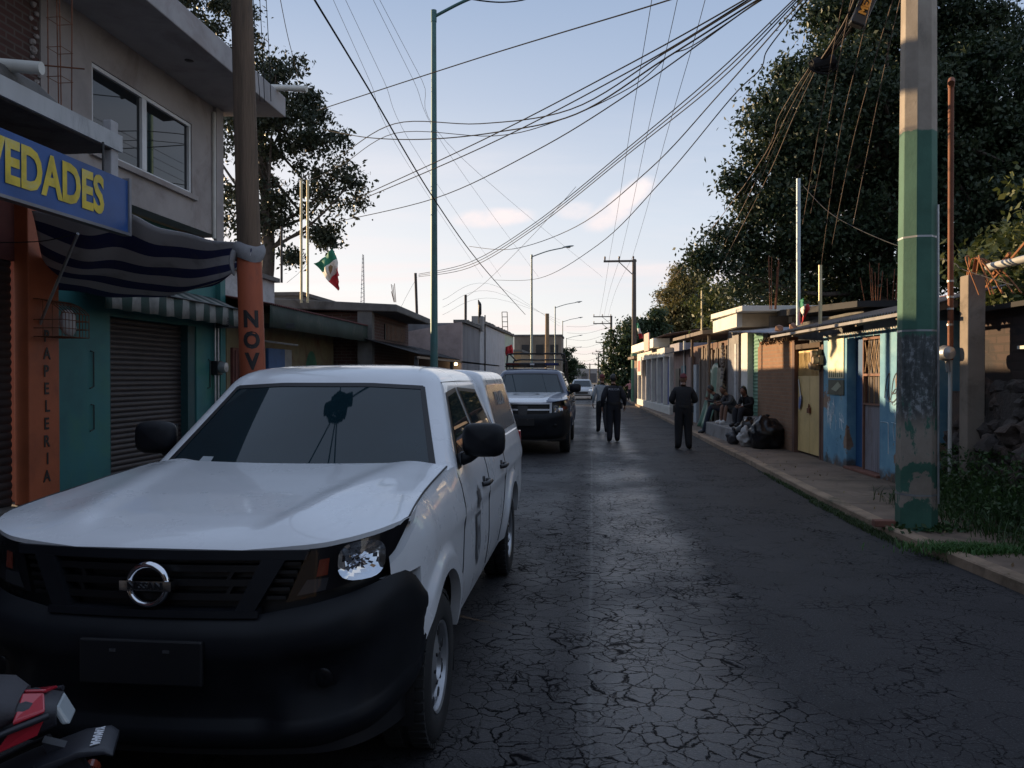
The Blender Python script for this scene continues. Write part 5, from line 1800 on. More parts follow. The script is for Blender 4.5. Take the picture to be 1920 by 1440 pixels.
# ---- blue house with grey door
T = rthing('blue_house', 'blue peeling house wall with grey metal door and graffiti', 'building', 1.0)
H = 2.46
D0, D1 = .76, 1.60
R0 = 2.14                       # recess reaches to here
b = MB()
b.box(0, .3, -.85, D0, 0, H); b.box(0, .3, R0, 3.30, 0, H); b.box(0, .3, D0, R0, 2.36, H)
b.box(.3, 5, -.85, -.6, 0, H); b.box(4.8, 5.0, -.6, 3.3, 0, H)
wl = rb(b, 'wall', BLUEW, T)
b = MB(); b.box(.16, .22, D1, R0, .12, 2.36); rb(b, 'blue_panel', M('deep_blue_paint', (.018, .085, .21), .55, var=.2, bump=.1), T)
dr = MB()
N = 10
P = []
for i in range(N * 4 + 1):
    y = lerp(D0 + .03, D1 - .03, i / (N * 4))
    P.append((.10 - .012 * (1 if (i // 2) % 2 else 0), y))
dr.grid([[(x, y, z) for x, y in P] for z in (.14, 1.22)])
dr.box(.13, .16, D0, D1, .12, 2.34)
door = rb(dr, 'door', GREYD, T)
b = MB(); b.box(.06, .13, D0, D0 + .035, .1, 2.34); b.box(.06, .13, D1 - .035, D1, .1, 2.34); b.box(.06, .13, D0 + .035, D1 - .035, 2.30, 2.34); b.box(.06, .13, D0 + .035, D1 - .035, 1.70, 1.74); b.box(.06, .13, D0 + .035, D1 - .035, 1.22, 1.25)
rb(b, 'door_frame', M('rusty_frame', (.20, .10, .07), .8, var=.3, bump=.3), door)
b = MB()
b.box(.125, .13, D0, D1, 1.24, 2.30)
rb(b, 'mesh_panel', M('brown_mesh', (.075, .055, .05), .7, var=.3), door)
b = MB()
w_ = D1 - D0 - .07
for i in range(5):
    y0 = D0 + .035 + w_ * i / 4.0
    for dz in (0,):
        if i < 4:
            b.tube([(.085, y0, 1.74), (.085, y0 + w_ / 4, 2.30)], .008, 5); b.tube([(.085, y0 + w_ / 4, 1.74), (.085, y0, 2.30)], .008, 5)
    b.tube([(.085, y0, 1.25), (.085, y0, 2.30)], .009, 5)
rb(b, 'door_bars', M('tan_iron', (.30, .19, .10), .7, var=.3), door)
b = MB(); b.box(-.06, .2, D0 - .03, R0, .085, .13); rb(b, 'threshold', M('red_brick_step', (.20, .085, .06), .9, var=.3, bump=.4), T, bevel=.01)
# graffiti strokes on the wall
def stroke(pts, mat, r=.011, n=5):
    b = MB(); b.tube(spline([(-.004, y, z) for y, z in pts], n), r, 5, squash=.35)
    rb(b, 'graffiti', mat, wl)
GK, GW = M('spray_black', (.02, .03, .05), .7, bump=0), M('spray_white', (.72, .78, .80), .7, bump=0)
stroke([(.58, 1.36), (.52, 1.62), (.40, 1.74), (.44, 1.5), (.36, 1.34), (.28, 1.62), (.16, 1.74), (.12, 1.56), (.2, 1.44), (.33, 1.46)], GK)
stroke([(.50, 1.50), (.44, 1.36), (.30, 1.30), (.16, 1.36), (.10, 1.46), (.2, 1.5), (.30, 1.42)], GK)
stroke([(.55, 1.40), (.46, 1.30), (.34, 1.33), (.28, 1.26), (.16, 1.29), (.08, 1.36)], GW)
stroke([(.70, .98), (.46, .98), (.43, .90), (.42, .50)], GW)
stroke([(.32, .99), (.14, .97), (.12, .80), (.02, .82), (.0, .62)], GW)
stroke([(.24, 1.2), (.18, 1.05), (.26, .9), (.22, .72)], GW, .008)
stroke([(.05, 1.2), (.0, 1.02), (.04, .86)], GW, .008)
for k in range(16):
    y = random.uniform(2.2, 3.1)
    z = random.uniform(.95, 1.34)
    stroke([(y, z), (y - .05, z - .14), (y + random.uniform(-.08, .08), z - .1), (y - .02, z - .28)], GW, .006)

# poster and small sign
T = rthing('poster', 'sunlit cream and yellow poster with drawn plants on the blue wall', 'poster', 2.7)
b = MB(); b.box(-.018, -.006, 2.25, 3.02, 1.66, 2.42)
pb = rb(b, 'board', M('poster_cream', (.80, .74, .52), .6, var=.12, scale=3, bump=.05, stain=(.6, .45, .12), stain_amt=.8), T)
for k in range(7):
    y = 2.30 + .10 * k
    b = MB(); h_ = random.uniform(.06, .17)
    b.hexa([(-.022, y, 1.68), (-.019, y, 1.68), (-.019, y + .05, 1.68), (-.022, y + .05, 1.68)], [(-.022, y + .02, 1.68 + h_), (-.019, y + .02, 1.68 + h_), (-.019, y + .03, 1.68 + h_), (-.022, y + .03, 1.68 + h_)])
    rb(b, 'drawn_plant', M('olive_print', (.14, .16, .06), .7, bump=0), pb)
T = rthing('small_sign', 'small dark green sign with pale diagonal below the poster', 'sign', 2.7)
b = MB(); b.box(-.018, -.006, 2.24, 3.0, 1.36, 1.63)
sb = rb(b, 'board', M('sign_green', (.06, .075, .05), .5, var=.4, scale=8, bump=.1), T)
b = MB(); b.prism([(-.019, 2.34, 1.52), (-.019, 2.5, 1.60), (-.019, 2.85, 1.46), (-.019, 2.6, 1.42)], (-.003, 0, 0)); rb(b, 'pale_shape', M('sign_pale', (.3, .33, .24), .6, bump=0), sb)

# tin canopy in front of the blue house and the gate
T = rthing('canopy', 'dark tin canopy running over the blue wall and cream gate', 'canopy', 1.5)
b = MB(); corrugated(b, (-.62, -1.6, 2.55), (-.62, 4.6, 2.57), (.6, -1.6, 2.86), (.6, 4.6, 2.86))
rb(b, 'tin_roof', TIN, T, 60)
b = MB(); b.box(-.64, -.60, -1.6, 4.6, 2.485, 2.53); rb(b, 'edge_batten', M('pale_batten', (.24, .23, .23), .8, var=.3, bump=.2), T)
for y in (-1.2, .2, 1.8, 3.3, 4.5):
    b = MB(); b.hexa([(-.58, y, 2.45), (.2, y, 2.62), (.2, y + .06, 2.62), (-.58, y + .06, 2.45)], [(-.58, y, 2.52), (.2, y, 2.72), (.2, y + .06, 2.72), (-.58, y + .06, 2.52)]); rb(b, 'rafter', PLANK, T)
b = MB(); b.box(-.012, -.003, -.8, 3.3, H - .03, H)
for k in range(30):
    y = -.75 + .13 * k + random.uniform(-.03, .03)
    h_ = random.uniform(.05, .13)
    b.add([(-.003, y, H), (-.003, y + .10, H), (-.003, y + .05, H - h_)], [(0, 1, 2)])
    b.add([(.0, y, H), (.0, y + .10, H), (.0, y + .05, H - h_)], [(0, 2, 1)])
rb(b, "ragged_fringe", M('torn_plastic', (.5, .5, .47), .6, bump=0), T)
for k in range(5):
    b = MB(); b.rock((-.35 + .1 * (k % 3), 4.0 + .33 * k, 2.68 + .03 * (k % 2)), random.uniform(.05, .09), k, 1, .4); rb(b, 'roof_stone', M('roof_stone', (.3, .17, .12), .9, bump=.3), T)

# back room with flat dark roof
T = rthing('back_room', 'dark flat roofed room rising behind the tin canopy', 'building', 6)
b = MB(); b.box(.7, 6, 3.2, 7.4, 0, 2.95); rb(b, 'wall', CONCD, T)
b = MB(); b.hexa([(.35, 2.6, 2.95), (6.2, 2.6, 3.0), (6.2, 7.6, 3.15), (.35, 7.6, 3.15)], [(.35, 2.6, 3.06), (6.2, 2.6, 3.12), (6.2, 7.6, 3.3), (.35, 7.6, 3.3)]); rb(b, 'roof', M('roof_black', (.03, .028, .028), .9, bump=.3), T)
b = MB(); b.hexa([(2.0, 2.45, 3.13), (5.6, 2.45, 3.17), (5.6, 4, 3.2), (2.0, 4, 3.16)], [(2.0, 2.45, 3.16), (5.6, 2.45, 3.2), (5.6, 4, 3.23), (2.0, 4, 3.19)]); rb(b, 'red_sheet', M('red_tin_sheet', (.20, .05, .045), .7, bump=.2), T)

# ---- cream gate
T = rthing('gate', 'cream double metal gate with barred top in a brown frame', 'gate', 4.2)
G0, G1 = 3.52, 5.02
b = MB()
for y0, y1 in ((G0, (G0 + G1) / 2 - .006), ((G0 + G1) / 2 + .006, G1)):
    bb = MB(); bb.box(.06, .09, y0, y1, .13, 1.70)
    lf = rb(bb, 'gate_leaf', CREAM, T, bevel=.004)
    bb = MB()
    n = 9
    for i in range(n + 1):
        y = lerp(y0 + .012, y1 - .012, i / n); bb.box(.065, .085, y - .010, y + .010, 1.70, 2.18)
    bb.box(.06, .09, y0, y1, 2.18, 2.22)
    rb(bb, 'bars', CREAM, lf)
b = MB(); b.box(.16, .2, G0, G1, 1.6, 2.26); rb(b, 'bar_shade', M('bar_gap_shade', (.05, .04, .03), .9), T)  # dark sheet added as the shade behind the bars
b = MB(); b.box(.02, .06, 4.18, 4.34, .95, 1.05); b.tube([(.04, 4.30, 1.05), (.03, 4.24, 1.13), (.04, 4.18, 1.05)], .012, 6); rb(b, 'latch', RUST, T)
b = MB(); b.box(-.01, .12, G0 - .08, G0, .085, 2.26); b.box(.0, .3, G0 - .2, G0 - .08, .0, 2.3); rb(b, 'right_post', BROWNP, T)
b = MB(); b.box(-.02, .30, G1, G1 + .16, .0, 2.46); rb(b, 'left_post', BROWNP, T, bevel=.006)
b = MB(); b.box(0, .2, G0, G1, 2.26, 2.36); rb(b, 'lintel', M('dark_timber', (.07, .045, .03), .9, bump=.4), T)
T = rthing('torn_notice', 'torn white and blue paper notice hanging on the cream gate', 'notice', 4.7)
b = MB(); b.add([(.045, 4.98, 1.62), (.045, 4.92, 1.64), (.03, 4.72, 1.24), (.04, 4.80, 1.2)], [(0, 1, 2, 3)]); rb(b, 'paper', M('paper_white', (.6, .6, .58), .7, bump=0), T)
b = MB(); b.add([(.04, 4.90, 1.26), (.035, 4.70, 1.30), (.02, 4.72, 1.10), (.03, 4.84, .98), (.04, 4.93, 1.05)], [(0, 1, 2, 3, 4)]); rb(b, 'blue_flap', M('paper_blue', (.12, .16, .32), .7, bump=0), T)

# ---- electric meters on the post by the gate
for k, (y, z, lab) in enumerate(((3.42, 2.12, 'round electric meter by the cream gate, uppermost of the group'), (3.50, 1.90, 'dusty electric meter by the cream gate, below the uppermost'), (3.33, 2.0, 'electric meter by the cream gate, nearest the poster'))):
    T = rthing('electric_meter', lab, 'meter', y, -.1, 'meters beside the cream gate')
    b = MB(); b.box(-.10, -.01, y - .08, y + .08, z - .09, z + .09); rb(b, 'meter_box', M('meter_tan', (.25, .18, .12), .7, bump=.1), T, bevel=.015)
    b = MB(); b.lathe([(.075, 0), (.08, -.05), (.065, -.10), (.001, -.105)], 'X', (-.10, y, z), 18); rb(b, 'dial_cover', M('meter_glass', (.36, .28, .2), .25, bump=0), T, 60)

# ---- brick wall
T = rthing('brick_wall', 'worn orange brick wall between the cream gate and green shutter', 'wall', 6.5)
b = MB(); b.box(0, .25, G1 + .16, 8.0, 0, 2.42)
for k in range(12):
    y = 5.25 + .22 * k
    b.box(.0, .2, y, y + .2, 2.42, 2.42 + random.choice((.04, .09, .13)))
rb(b, 'masonry', BRICK, T)
b = MB()
for k in range(12):
    b.tube(spline([(-.2, 5.0 + .2 * k, 2.55 + .02 * (k % 3)), (-.1 + random.uniform(-.1, .1), 5.1 + .2 * k, 2.45), (.05, 5.3 + .2 * k + random.uniform(-.3, .3), 2.62)], 4), .012, 5)
rb(b, 'dry_vines', M('dry_stems', (.09, .06, .04), .9, bump=.2), T)

# ---- white canopy house with green shutter
T = rthing('canopy_house', 'house with white cantilever canopy, white pillar and green roller shutter', 'building', 9.5)
b = MB(); rows = []
for i in range(101):
    z = .5 + 2.3 * i / 100
    rows.append([(.12 + .016 * abs(math.sin(PI * i / 4)), y, z) for y in (8.02, 8.95)])
b.grid(rows); rb(b, 'roller_shutter', M('green_shutter', (.13, .26, .19), .5, .2, var=.2, bump=.1, stain=(.08, .15, .11)), T, 40)
b = MB(); b.box(-.02, .30, 8.95, 9.62, .0, 2.85); rb(b, 'pillar', WHITEC, T, bevel=.01)
b = MB(); b.box(.10, .3, 9.62, 10.0, 0, 2.9); rb(b, 'dark_gap', BLACK, T)  # black panel filling the dark gap beside the pillar
b = MB(); b.box(.0, .28, 10.0, 11.3, 0, 2.95); b.box(.02, 5, 11.1, 11.3, 0, 3.0); b.box(.3, 5, 8.0, 8.2, 0, 3.2); rb(b, 'wall', M('grey_render', (.25, .235, .23), .9, var=.25, bump=.3, stain=(.15, .13, .13)), T)
b = MB(); b.box(-.015, 0, 10.2, 10.45, .6, 2.6); rb(b, 'banner', M('white_banner', (.4, .4, .41), .7, var=.3, scale=9, bump=0), T)
b = MB(); b.hexa([(-.55, 7.35, 3.27), (1.6, 7.35, 3.27), (1.6, 11.0, 3.33), (-.55, 11.0, 3.33)], [(-.55, 7.35, 3.40), (1.6, 7.35, 3.40), (1.6, 11.0, 3.47), (-.55, 11.0, 3.47)])
rb(b, 'canopy_slab', WHITEC, T, bevel=.012)
b = MB(); b.box(-.50, -.36, 8.1, 10.95, 2.93, 3.27); rb(b, 'canopy_fascia', WHITEC, T, bevel=.008)
b = MB(); b.box(-.36, 1.2, 8.12, 8.26, 2.93, 3.265); rb(b, 'canopy_beam', CREAMC, T, bevel=.008)
b = MB(); b.box(.75, 1.15, 7.7, 8.10, 3.02, 3.25); rb(b, 'bracket', WHITEC, T)
b = MB(); corrugated(b, (-.45, 4.7, 2.60), (-.5, 9.0, 2.86), (.35, 4.7, 2.72), (.35, 9.0, 2.95)); rb(b, 'plastic_awning', M('pale_blue_sheet', (.33, .36, .42), .5, var=.2, bump=.1), T, 60)

# steps where the three sit
T = rthing('steps', 'two level grey concrete step in front of the white pillar', 'steps', 9)
b = MB(); b.box(-.80, -.40, 7.35, 10.6, .05, .42); rb(b, 'lower_step', M('step_grey', (.24, .23, .225), .9, var=.25, bump=.35, stain=(.12, .10, .09)), T, bevel=.02)
b = MB(); b.box(-.40, .0, 7.15, 10.6, .05, .70); rb(b, 'upper_step', MATS['step_grey'], T, bevel=.02)

# ---- plank shack
T = rthing('plank_shack', 'grey plank shack under a thin brown slab roof', 'building', 13)
b = MB(); b.box(.02, .2, 11.3, 17.5, 0, 2.75); rb(b, 'back_wall', BROWNP, T)
b = MB()
y = 11.4
random.seed(5)
while y < 15.2:
    w2 = random.uniform(.12, .24)
    h2 = random.uniform(2.2, 2.75)
    b.box(-.03 + random.uniform(-.03, .03), .02, y, y + w2 - .02, random.uniform(.0, .2), h2)
    y += w2 + random.choice((0, 0, .08))
rb(b, 'planks', PLANK, T)
b = MB(); b.hexa([(-.75, 11.2, 2.92), (1.5, 11.2, 2.97), (1.5, 16.6, 3.0), (-.75, 16.6, 2.95)], [(-.75, 11.2, 3.03), (1.5, 11.2, 3.2), (1.5, 16.6, 3.2), (-.75, 16.6, 3.05)]); rb(b, 'roof_slab', M('brown_slab', (.17, .14, .12), .9, var=.3, bump=.3), T)
b = MB(); b.box(-.1, .02, 15.6, 16.3, 0, 2.1); rb(b, 'door', M('pale_blue_door', (.36, .40, .43), .7, var=.15, bump=.2), T)
b = MB(); b.box(-.08, .02, 16.5, 17.4, 0, 2.4); rb(b, 'pink_wall', PINKW, T)
for y in (11.5, 14.2):
    b = MB(); b.tube([(-.5, y, .08), (-.5, y, 2.95)], .045, 7); rb(b, 'post', PLANK, T, 60)
b = MB()
for k in range(16):
    b.rock((-.1, 11.45 + .04 * (k % 2), .9 + .11 * k), random.uniform(.05, .08), k, 1, .3)
rb(b, 'patterned_post', M('mottled_post', (.28, .25, .23), .9, var=.5, scale=6, bump=.3), T)
T = rthing('tarpaulin', 'crumpled green plastic sheet draped by the seated people', 'tarpaulin', 13)
P = []
for j in range(14):
    t = j / 13
    P.append([(-.12 - .35 * t * t + .06 * math.sin(9 * u + 3 * t) * (.4 + t), 12.0 + 1.3 * u + .25 * t * math.sin(4 * u), lerp(2.0 + .1 * math.sin(6 * u), .12, t)) for u in [i / 16 for i in range(17)]])
b = MB(); b.grid(P); o = rb(b, 'sheet', M('green_plastic', (.07, .17, .12), .35, var=.4, scale=3, bump=.3, stain=(.3, .36, .3), stain_amt=.5), T, 180); o.modifiers.new('t', 'SOLIDIFY').thickness = .008
T = rthing('canvas_bundle', 'beige canvas hanging on the plank shack beside the green sheet', 'canvas', 11.8)
P = [[(-.10 - .12 * t + .03 * math.sin(11 * u), 11.3 + .75 * u * (1 - .3 * t), lerp(1.95, .9, t)) for u in [i / 10 for i in range(11)]] for t in [j / 8 for j in range(9)]]
b = MB(); b.grid(P); o = rb(b, 'cloth', M('beige_canvas', (.30, .27, .21), .9, var=.3, bump=.3), T, 180); o.modifiers.new('t', 'SOLIDIFY').thickness = .008

# ---- small brick house, then the sunlit white shop with columns
T = rthing('brick_house', 'small brick house with dark tin eave between shack and white shop', 'building', 19)
b = MB(); b.box(.0, 4, 17.5, 21.2, 0, 2.7); rb(b, 'wall', PINKW, T)
b = MB(); corrugated(b, (-.4, 17.4, 2.62), (-.4, 21.2, 2.62), (1.5, 17.4, 3.0), (1.5, 21.2, 3.0)); rb(b, 'tin_roof', TIN, T, 60)
b = MB(); b.box(-.04, .0, 18.2, 19.1, 0.08, 2.1); rb(b, 'door', M('teal_door', (.04, .12, .15), .6, bump=.1), T)
b = MB(); b.box(-.04, .0, 19.5, 20.4, 1.0, 2.0); rb(b, 'window', BLACK, T)
T = rthing('white_shop', 'sunlit white shop front with slim columns, blue shutter and red sign', 'building', 26)
b = MB(); b.box(.25, 4, 21.3, 33.2, 0, 3.1); rb(b, 'back_wall', M('lilac_wall', (.25, .24, .28), .85, var=.2, bump=.2), T)
b = MB(); b.box(-.15, .25, 21.3, 33.3, .05, .42); rb(b, 'plinth', ROSE, T, bevel=.02)
for y in (21.4, 23.2, 25.2, 27.2, 29.2, 31.2, 33.05):
    b = MB(); b.box(-.12, .06, y, y + .2, .42, 2.55); rb(b, 'column', ROSE, T, bevel=.01)
b = MB(); b.box(-.14, .26, 22.8, 33.3, 2.55, 2.95); rb(b, 'beam', ROSE, T, bevel=.01)
b = MB(); b.box(-.45, .3, 24.2, 33.5, 3.0, 3.42); rb(b, 'fascia', M('white_fascia', (.72, .69, .60), .7, var=.08, bump=.1), T, bevel=.015)
b = MB(); b.box(-.50, -.44, 25.4, 27.2, 2.9, 3.75); rb(b, 'fascia_sign', M('pinkish_sign', (.55, .34, .29), .7, var=.25, scale=5, bump=0), T)
for y, c in ((23.6, (.05, .08, .24)), (25.6, (.20, .19, .24)), (27.6, (.12, .12, .16)), (29.6, (.20, .20, .24)), (31.6, (.12, .12, .15))):
    b = MB(); b.box(.18, .25, y, y + 1.3, .42, 2.5); rb(b, 'shutter', M('bay_%d' % int(y), c, .6, bump=.1), T)
b = MB(); b.box(-.2, -.12, 30.9, 32.7, 1.75, 2.75); sg_ = rb(b, 'hanging_sign', M('sign_white', (.62, .58, .52), .6, bump=0), T)
b = MB(); b.box(-.21, -.2, 31.2, 32.4, 1.95, 2.55); rb(b, 'red_panel', M('sign_red', (.42, .10, .08), .6, var=.4, scale=8, bump=0), sg_)
b = MB(); corrugated(b, (-.3, 21.2, 3.45), (-.3, 33.6, 3.45), (3.5, 21.2, 4.0), (3.5, 33.6, 4.0), waves=60); rb(b, 'roof', M('rust_tin', (.10, .06, .05), .8, bump=.2), T, 60)
T = rthing('far_shop', 'brown shop front beyond the white shop, behind the green footed pole', 'building', 37)
b = MB(); b.box(.1, 4, 33.6, 37, 0, 2.7); rb(b, 'wall', M('brown_shop', (.20, .13, .09), .9, var=.3), T)
b = MB(); b.box(-.3, .4, 33.6, 37, 2.7, 2.85); rb(b, 'canopy', M('brown_canopy', (.14, .10, .07), .8), T)
b = MB(); b.box(.04, .1, 35, 36.6, .1, 2.2); rb(b, 'door', BLACK, T)

# ---- trash bags
def bag(label, y, x, r, mat, sq, seed, grp=None):
    T = rthing('trash_bag', label, 'trash bag', y, x, grp)
    b = MB(); b.rock((x, y, SWR + r * sq[2] * .86), r, seed, 4, .32, sq=sq)
    for i, p in enumerate(b.v):
        n_ = noise.noise(V(p) * 9) * .035 + noise.noise(V(p) * 22) * .015
        q = V(p) - V((x, y, SWR + r * .8)); q = q * (1 + n_ / max(.05, r) * 1.4)
        q += V((x, y, SWR + r * .8))
        b.v[i] = (q.x, q.y, max(q.z, SWR + .004))
    rb(b, 'bag', mat, T, 50)
    b = MB(); top = max(p[2] for p in [(0, 0, SWR + r * sq[2] * 1.75)])
    b.tube([(x, y, top - .06), (x + .01, y, top + .02), (x + .03, y + .02, top + .08)], [.05, .025, .05], 7); rb(b, 'knot', mat, T, 60)
BAGK = M('black_bag', (.010, .010, .012), .3, var=.3, bump=.4, bscale=30, bdist=.01)
BAGW = M('white_bag', (.38, .37, .36), .5, var=.2, bump=.3)
bag('big black trash bag leaning on the brick wall', 5.95, -.34, .36, BAGK, (1, 1.05, 1.05), 3)
bag('smaller black trash bag behind the big one, beside the step', 6.85, -.50, .28, BAGK, (1, 1.1, 1.15), 9)
bag('small white bag in front of the black trash bags', 6.35, -.72, .17, BAGW, (1, 1, 1.3), 5)
bag('small grey rubbish bag at the foot of the step', 6.95, -.86, .14, M('grey_bag', (.05, .05, .055), .4, bump=.3), (1, 1, 1.2), 12)

# ---- big octagonal concrete pole, green painted
def green_pole_mat():
    k = NT('green_banded_concrete')
    v = k.coord(); s = k.sep(v)
    n = k.noise(v, 2.2, 9, .65); fine = k.noise(k.coord((3, 3, .6)), 5, 7, .7)
    conc = k.ramp(n, [(.3, (.20, .165, .13)), (.55, (.30, .255, .21)), (.75, (.38, .34, .28))])
    conc = k.mix(k.math('MULTIPLY', k.step(fine, .55, .75), .5), conc, (.10, .09, .08))
    green = k.ramp(n, [(.3, (.028, .09, .062)), (.6, (.05, .14, .10))])
    dark = k.ramp(k.math('ADD', k.math('MULTIPLY', fine, .55), k.math('MULTIPLY', k.noise(v, 16, 5, .7), .45)), [(.36, (.025, .03, .03)), (.52, (.075, .085, .085)), (.60, (.30, .32, .33))])
    zz = k.math('ADD', s[2], k.math('MULTIPLY', k.math('SUBTRACT', n, .5), 1.1))
    c = k.mix(k.step(k.math('ADD', s[2], k.math('MULTIPLY', k.math('SUBTRACT', k.noise(v, 9, 5), .5), .09)), 4.17, 4.19), green, conc)                        # bare above the painted band
    c = k.mix(k.math('SUBTRACT', 1.0, k.step(zz, 1.98, 2.02)), c, conc)
    c = k.mix(k.math('MULTIPLY', k.math('SUBTRACT', 1.0, k.step(k.math('ADD', s[2], k.math('MULTIPLY', k.math('SUBTRACT', fine, .5), .25)), 2.02, 2.07)), k.step(s[2], 1.0, 1.3)), c, dark)
    gpatch = k.math('MULTIPLY', k.step(k.math('ADD', k.math('MULTIPLY', n, .6), k.math('MULTIPLY', fine, .4)), .52, .56), k.math('SUBTRACT', 1.0, k.step(s[2], 1.2, 1.5)))
    c = k.mix(gpatch, c, green)
    ring_ = k.math('MULTIPLY', k.step(zz, .42, .45), k.math('SUBTRACT', 1.0, k.step(zz, .62, .66)))
    c = k.mix(ring_, c, green)
    c = k.mix(k.math('SUBTRACT', 1.0, k.step(zz, .22, .26)), c, green)
    k.base(c); k.b.inputs['Roughness'].default_value = .75
    k.bump(k.math('ADD', k.math('MULTIPLY', n, .5), k.math('MULTIPLY', k.noise(v, 40, 3), .3)), .5, .012)
    return k.m
PP = atZ(1731, 996, SWR)
PP.y += .18
T = thing('utility_pole', 'thick octagonal concrete pole with green painted band beside the kerb', 'utility pole', (PP.x, PP.y, SWR))
b = MB()
prr = lambda z: lerp(.205, .135, z / 11)
oct_ = []
for z in (0, .3, 1.2, 2.2, 3.2, 4.2, 6, 8, 11):
    r_ = prr(z)
    ring_ = []
    for k in range(8):
        a = PI / 8 + PI / 4 * k
        for da in (-.03, .03):
            ring_.append((PP.x + r_ * math.cos(a + da), PP.y + r_ * math.sin(a + da), SWR + z))
    oct_.append(ring_)
b.grid(oct_, closed_u=True); b.add(oct_[-1], [tuple(range(16))])
b.build('shaft', green_pole_mat(), T)
for z in (3.06, 2.08, .36):
    b = MB(); r_ = prr(z) + .004
    b.grid([[(PP.x + r_ * math.cos(PI / 8 + PI / 4 * k), PP.y + r_ * math.sin(PI / 8 + PI / 4 * k), SWR + z + dz) for k in range(8)] for dz in (0, .02)], closed_u=True)
    b.build('strap', STEELG, T)
b = MB(); a = -PI / 2 + .9
b.tube([(PP.x + (prr(z) + .012) * math.cos(a), PP.y + (prr(z) + .012) * math.sin(a), SWR + z) for z in (.28, 1, 2, 3, 3.4)], .012, 6); b.build('ground_wire_tube', STEELG, T)
for z in (9.4, 8.4):
    b = MB(); b.box(PP.x - .9, PP.x + .9, PP.y - .06, PP.y + .06, z, z + .09); b.build('crossarm', STEELG, T)

# ---- stone wall, dark house above it, post, mast
T = rthing('stone_wall', 'dark volcanic stone wall with rough rounded boulders at the right', 'wall', -4)
b = MB()
random.seed(11)
yy = -1.5
for row, (z, r0) in enumerate(((.25, .21), (.55, .19), (.83, .18), (1.08, .165), (1.32, .15), (1.54, .13))):
    y = -1.25 - .12 * (row % 2)
    while y > -9.5:
        r_ = r0 * random.uniform(.8, 1.25)
        b.rock((.10 + random.uniform(-.06, .06) + row * .03, y, z + random.uniform(-.05, .05)), r_ * .82, int(-y * 37) + row, 3, .6, sq=(.9, 1.1, .95))
        y -= r_ * 1.2
b.box(.12, .5, -9.5, -1.15, 0, 1.5)
rb(b, 'stones', M('volcanic_stone', (.055, .046, .042), .95, var=.5, scale=1.6, bump=.9, bscale=22, bdist=.02, stain=(.12, .075, .055), stain_amt=.7), T, 40)
T = rthing('adobe_house', 'dark adobe house with thin slab roof standing over the stone wall', 'building', -4)
b = MB(); b.box(.42, 4, -9.5, -.86, 0, 2.52); rb(b, 'wall', brick_mat('dark_adobe', (.075, .05, .045), (.06, .042, .038), (.05, .038, .034), 1.3, (.03, .026, .028), .9), T)  # dark brick with darker patches
b = MB(); b.hexa([(.28, -9.6, 2.52), (4.2, -9.6, 2.6), (4.2, -1.0, 2.6), (.28, -1.0, 2.52)], [(.28, -9.6, 2.58), (4.2, -9.6, 2.72), (4.2, -1.0, 2.72), (.28, -1.0, 2.58)]); rb(b, 'roof', M('roof_black', (.03, .028, .028)), T)
b = MB(); b.box(.36, .42, -2.6, -2.25, 2.02, 2.06); rb(b, 'ledge', WHITEC, T)
T = rthing('concrete_post', 'square concrete post with rusty rebar ends at the stone wall', 'post', -1.85)
p0 = ly(1822)
b = MB(); b.box(-.10, .11, p0 - .10, p0 + .10, .3, 2.94); ps = rb(b, 'post', M('brown_concrete', (.22, .18, .145), .9, var=.3, scale=2, bump=.4, bscale=22, stain=(.08, .065, .05), stain_amt=.7), T, bevel=.012)
b = MB()
for k in range(7):
    a_, c_ = random.uniform(-.1, .1), random.uniform(-.1, .1)
    b.tube(spline([(a_, p0 + c_, 2.85), (a_ + .02, p0 + c_ - .05, 3.15), (a_ + .05 * k - .1, p0 + c_ - .2, 3.12 - .02 * k), (a_ + .05 * k, p0 - .22 - .03 * k, 2.68)], 5), .009, 5)
rb(b, 'rebar', M('bright_rust', (.30, .12, .05), .9, var=.3, bump=.3), ps)
T = rthing('rebar_rods', 'long rusty rods leaning across behind the concrete post', 'rods', -2)
b = MB(); b.tube([(.5, p0 + 1.1, 2.62), (.3, p0 - .1, 3.0), (.2, p0 - 1.3, 3.52)], .016, 6); b.tube([(.45, p0 + 1.3, 2.66), (.28, p0 + .2, 2.96)], .014, 6); b.tube([(.3, p0 + .1, 2.96), (.25, p0 - .35, 3.16)], .022, 6)
rb(b, 'rods', M('bright_rust', (.30, .12, .05)), T)
T = rthing('pvc_pipe', 'pale plastic drain pipe sticking out above the concrete post', 'pipe', -2.2)
b = MB(); b.tube([(.15, p0 - .05, 3.03), (.6, p0 - .9, 3.12)], .05, 12); rb(b, 'pipe', PVC, T, 60)
T = rthing('service_mast', 'tall rusty service mast with round electric meter by the stone wall', 'mast', -1.6)
m0 = ly(1803)
b = MB(); b.tube([(-.14, m0, 1.9), (-.15, m0, 5.35)], .034, 10); b.tube([(-.15, m0, 5.35), (-.17, m0 - .05, 5.42), (-.2, m0 - .1, 5.36)], .04, 8); mm = rb(b, 'pipe', M('rusty_pipe', (.17, .065, .035), .75, .3, var=.4, scale=3, bump=.3), T, 60)
b = MB(); b.tube([(-.14, m0, .45), (-.14, m0, 1.9)], .024, 10); rb(b, 'lower_conduit', PVC, T, 60)
for z in (2.35, 2.55, 2.7, 2.9, 2.05):
    b = MB(); b.lathe([(.036, -.012), (.04, -.012), (.04, .012), (.036, .012)], 'Z', (-.145, m0, z), 14); rb(b, 'band', STEELG, T)
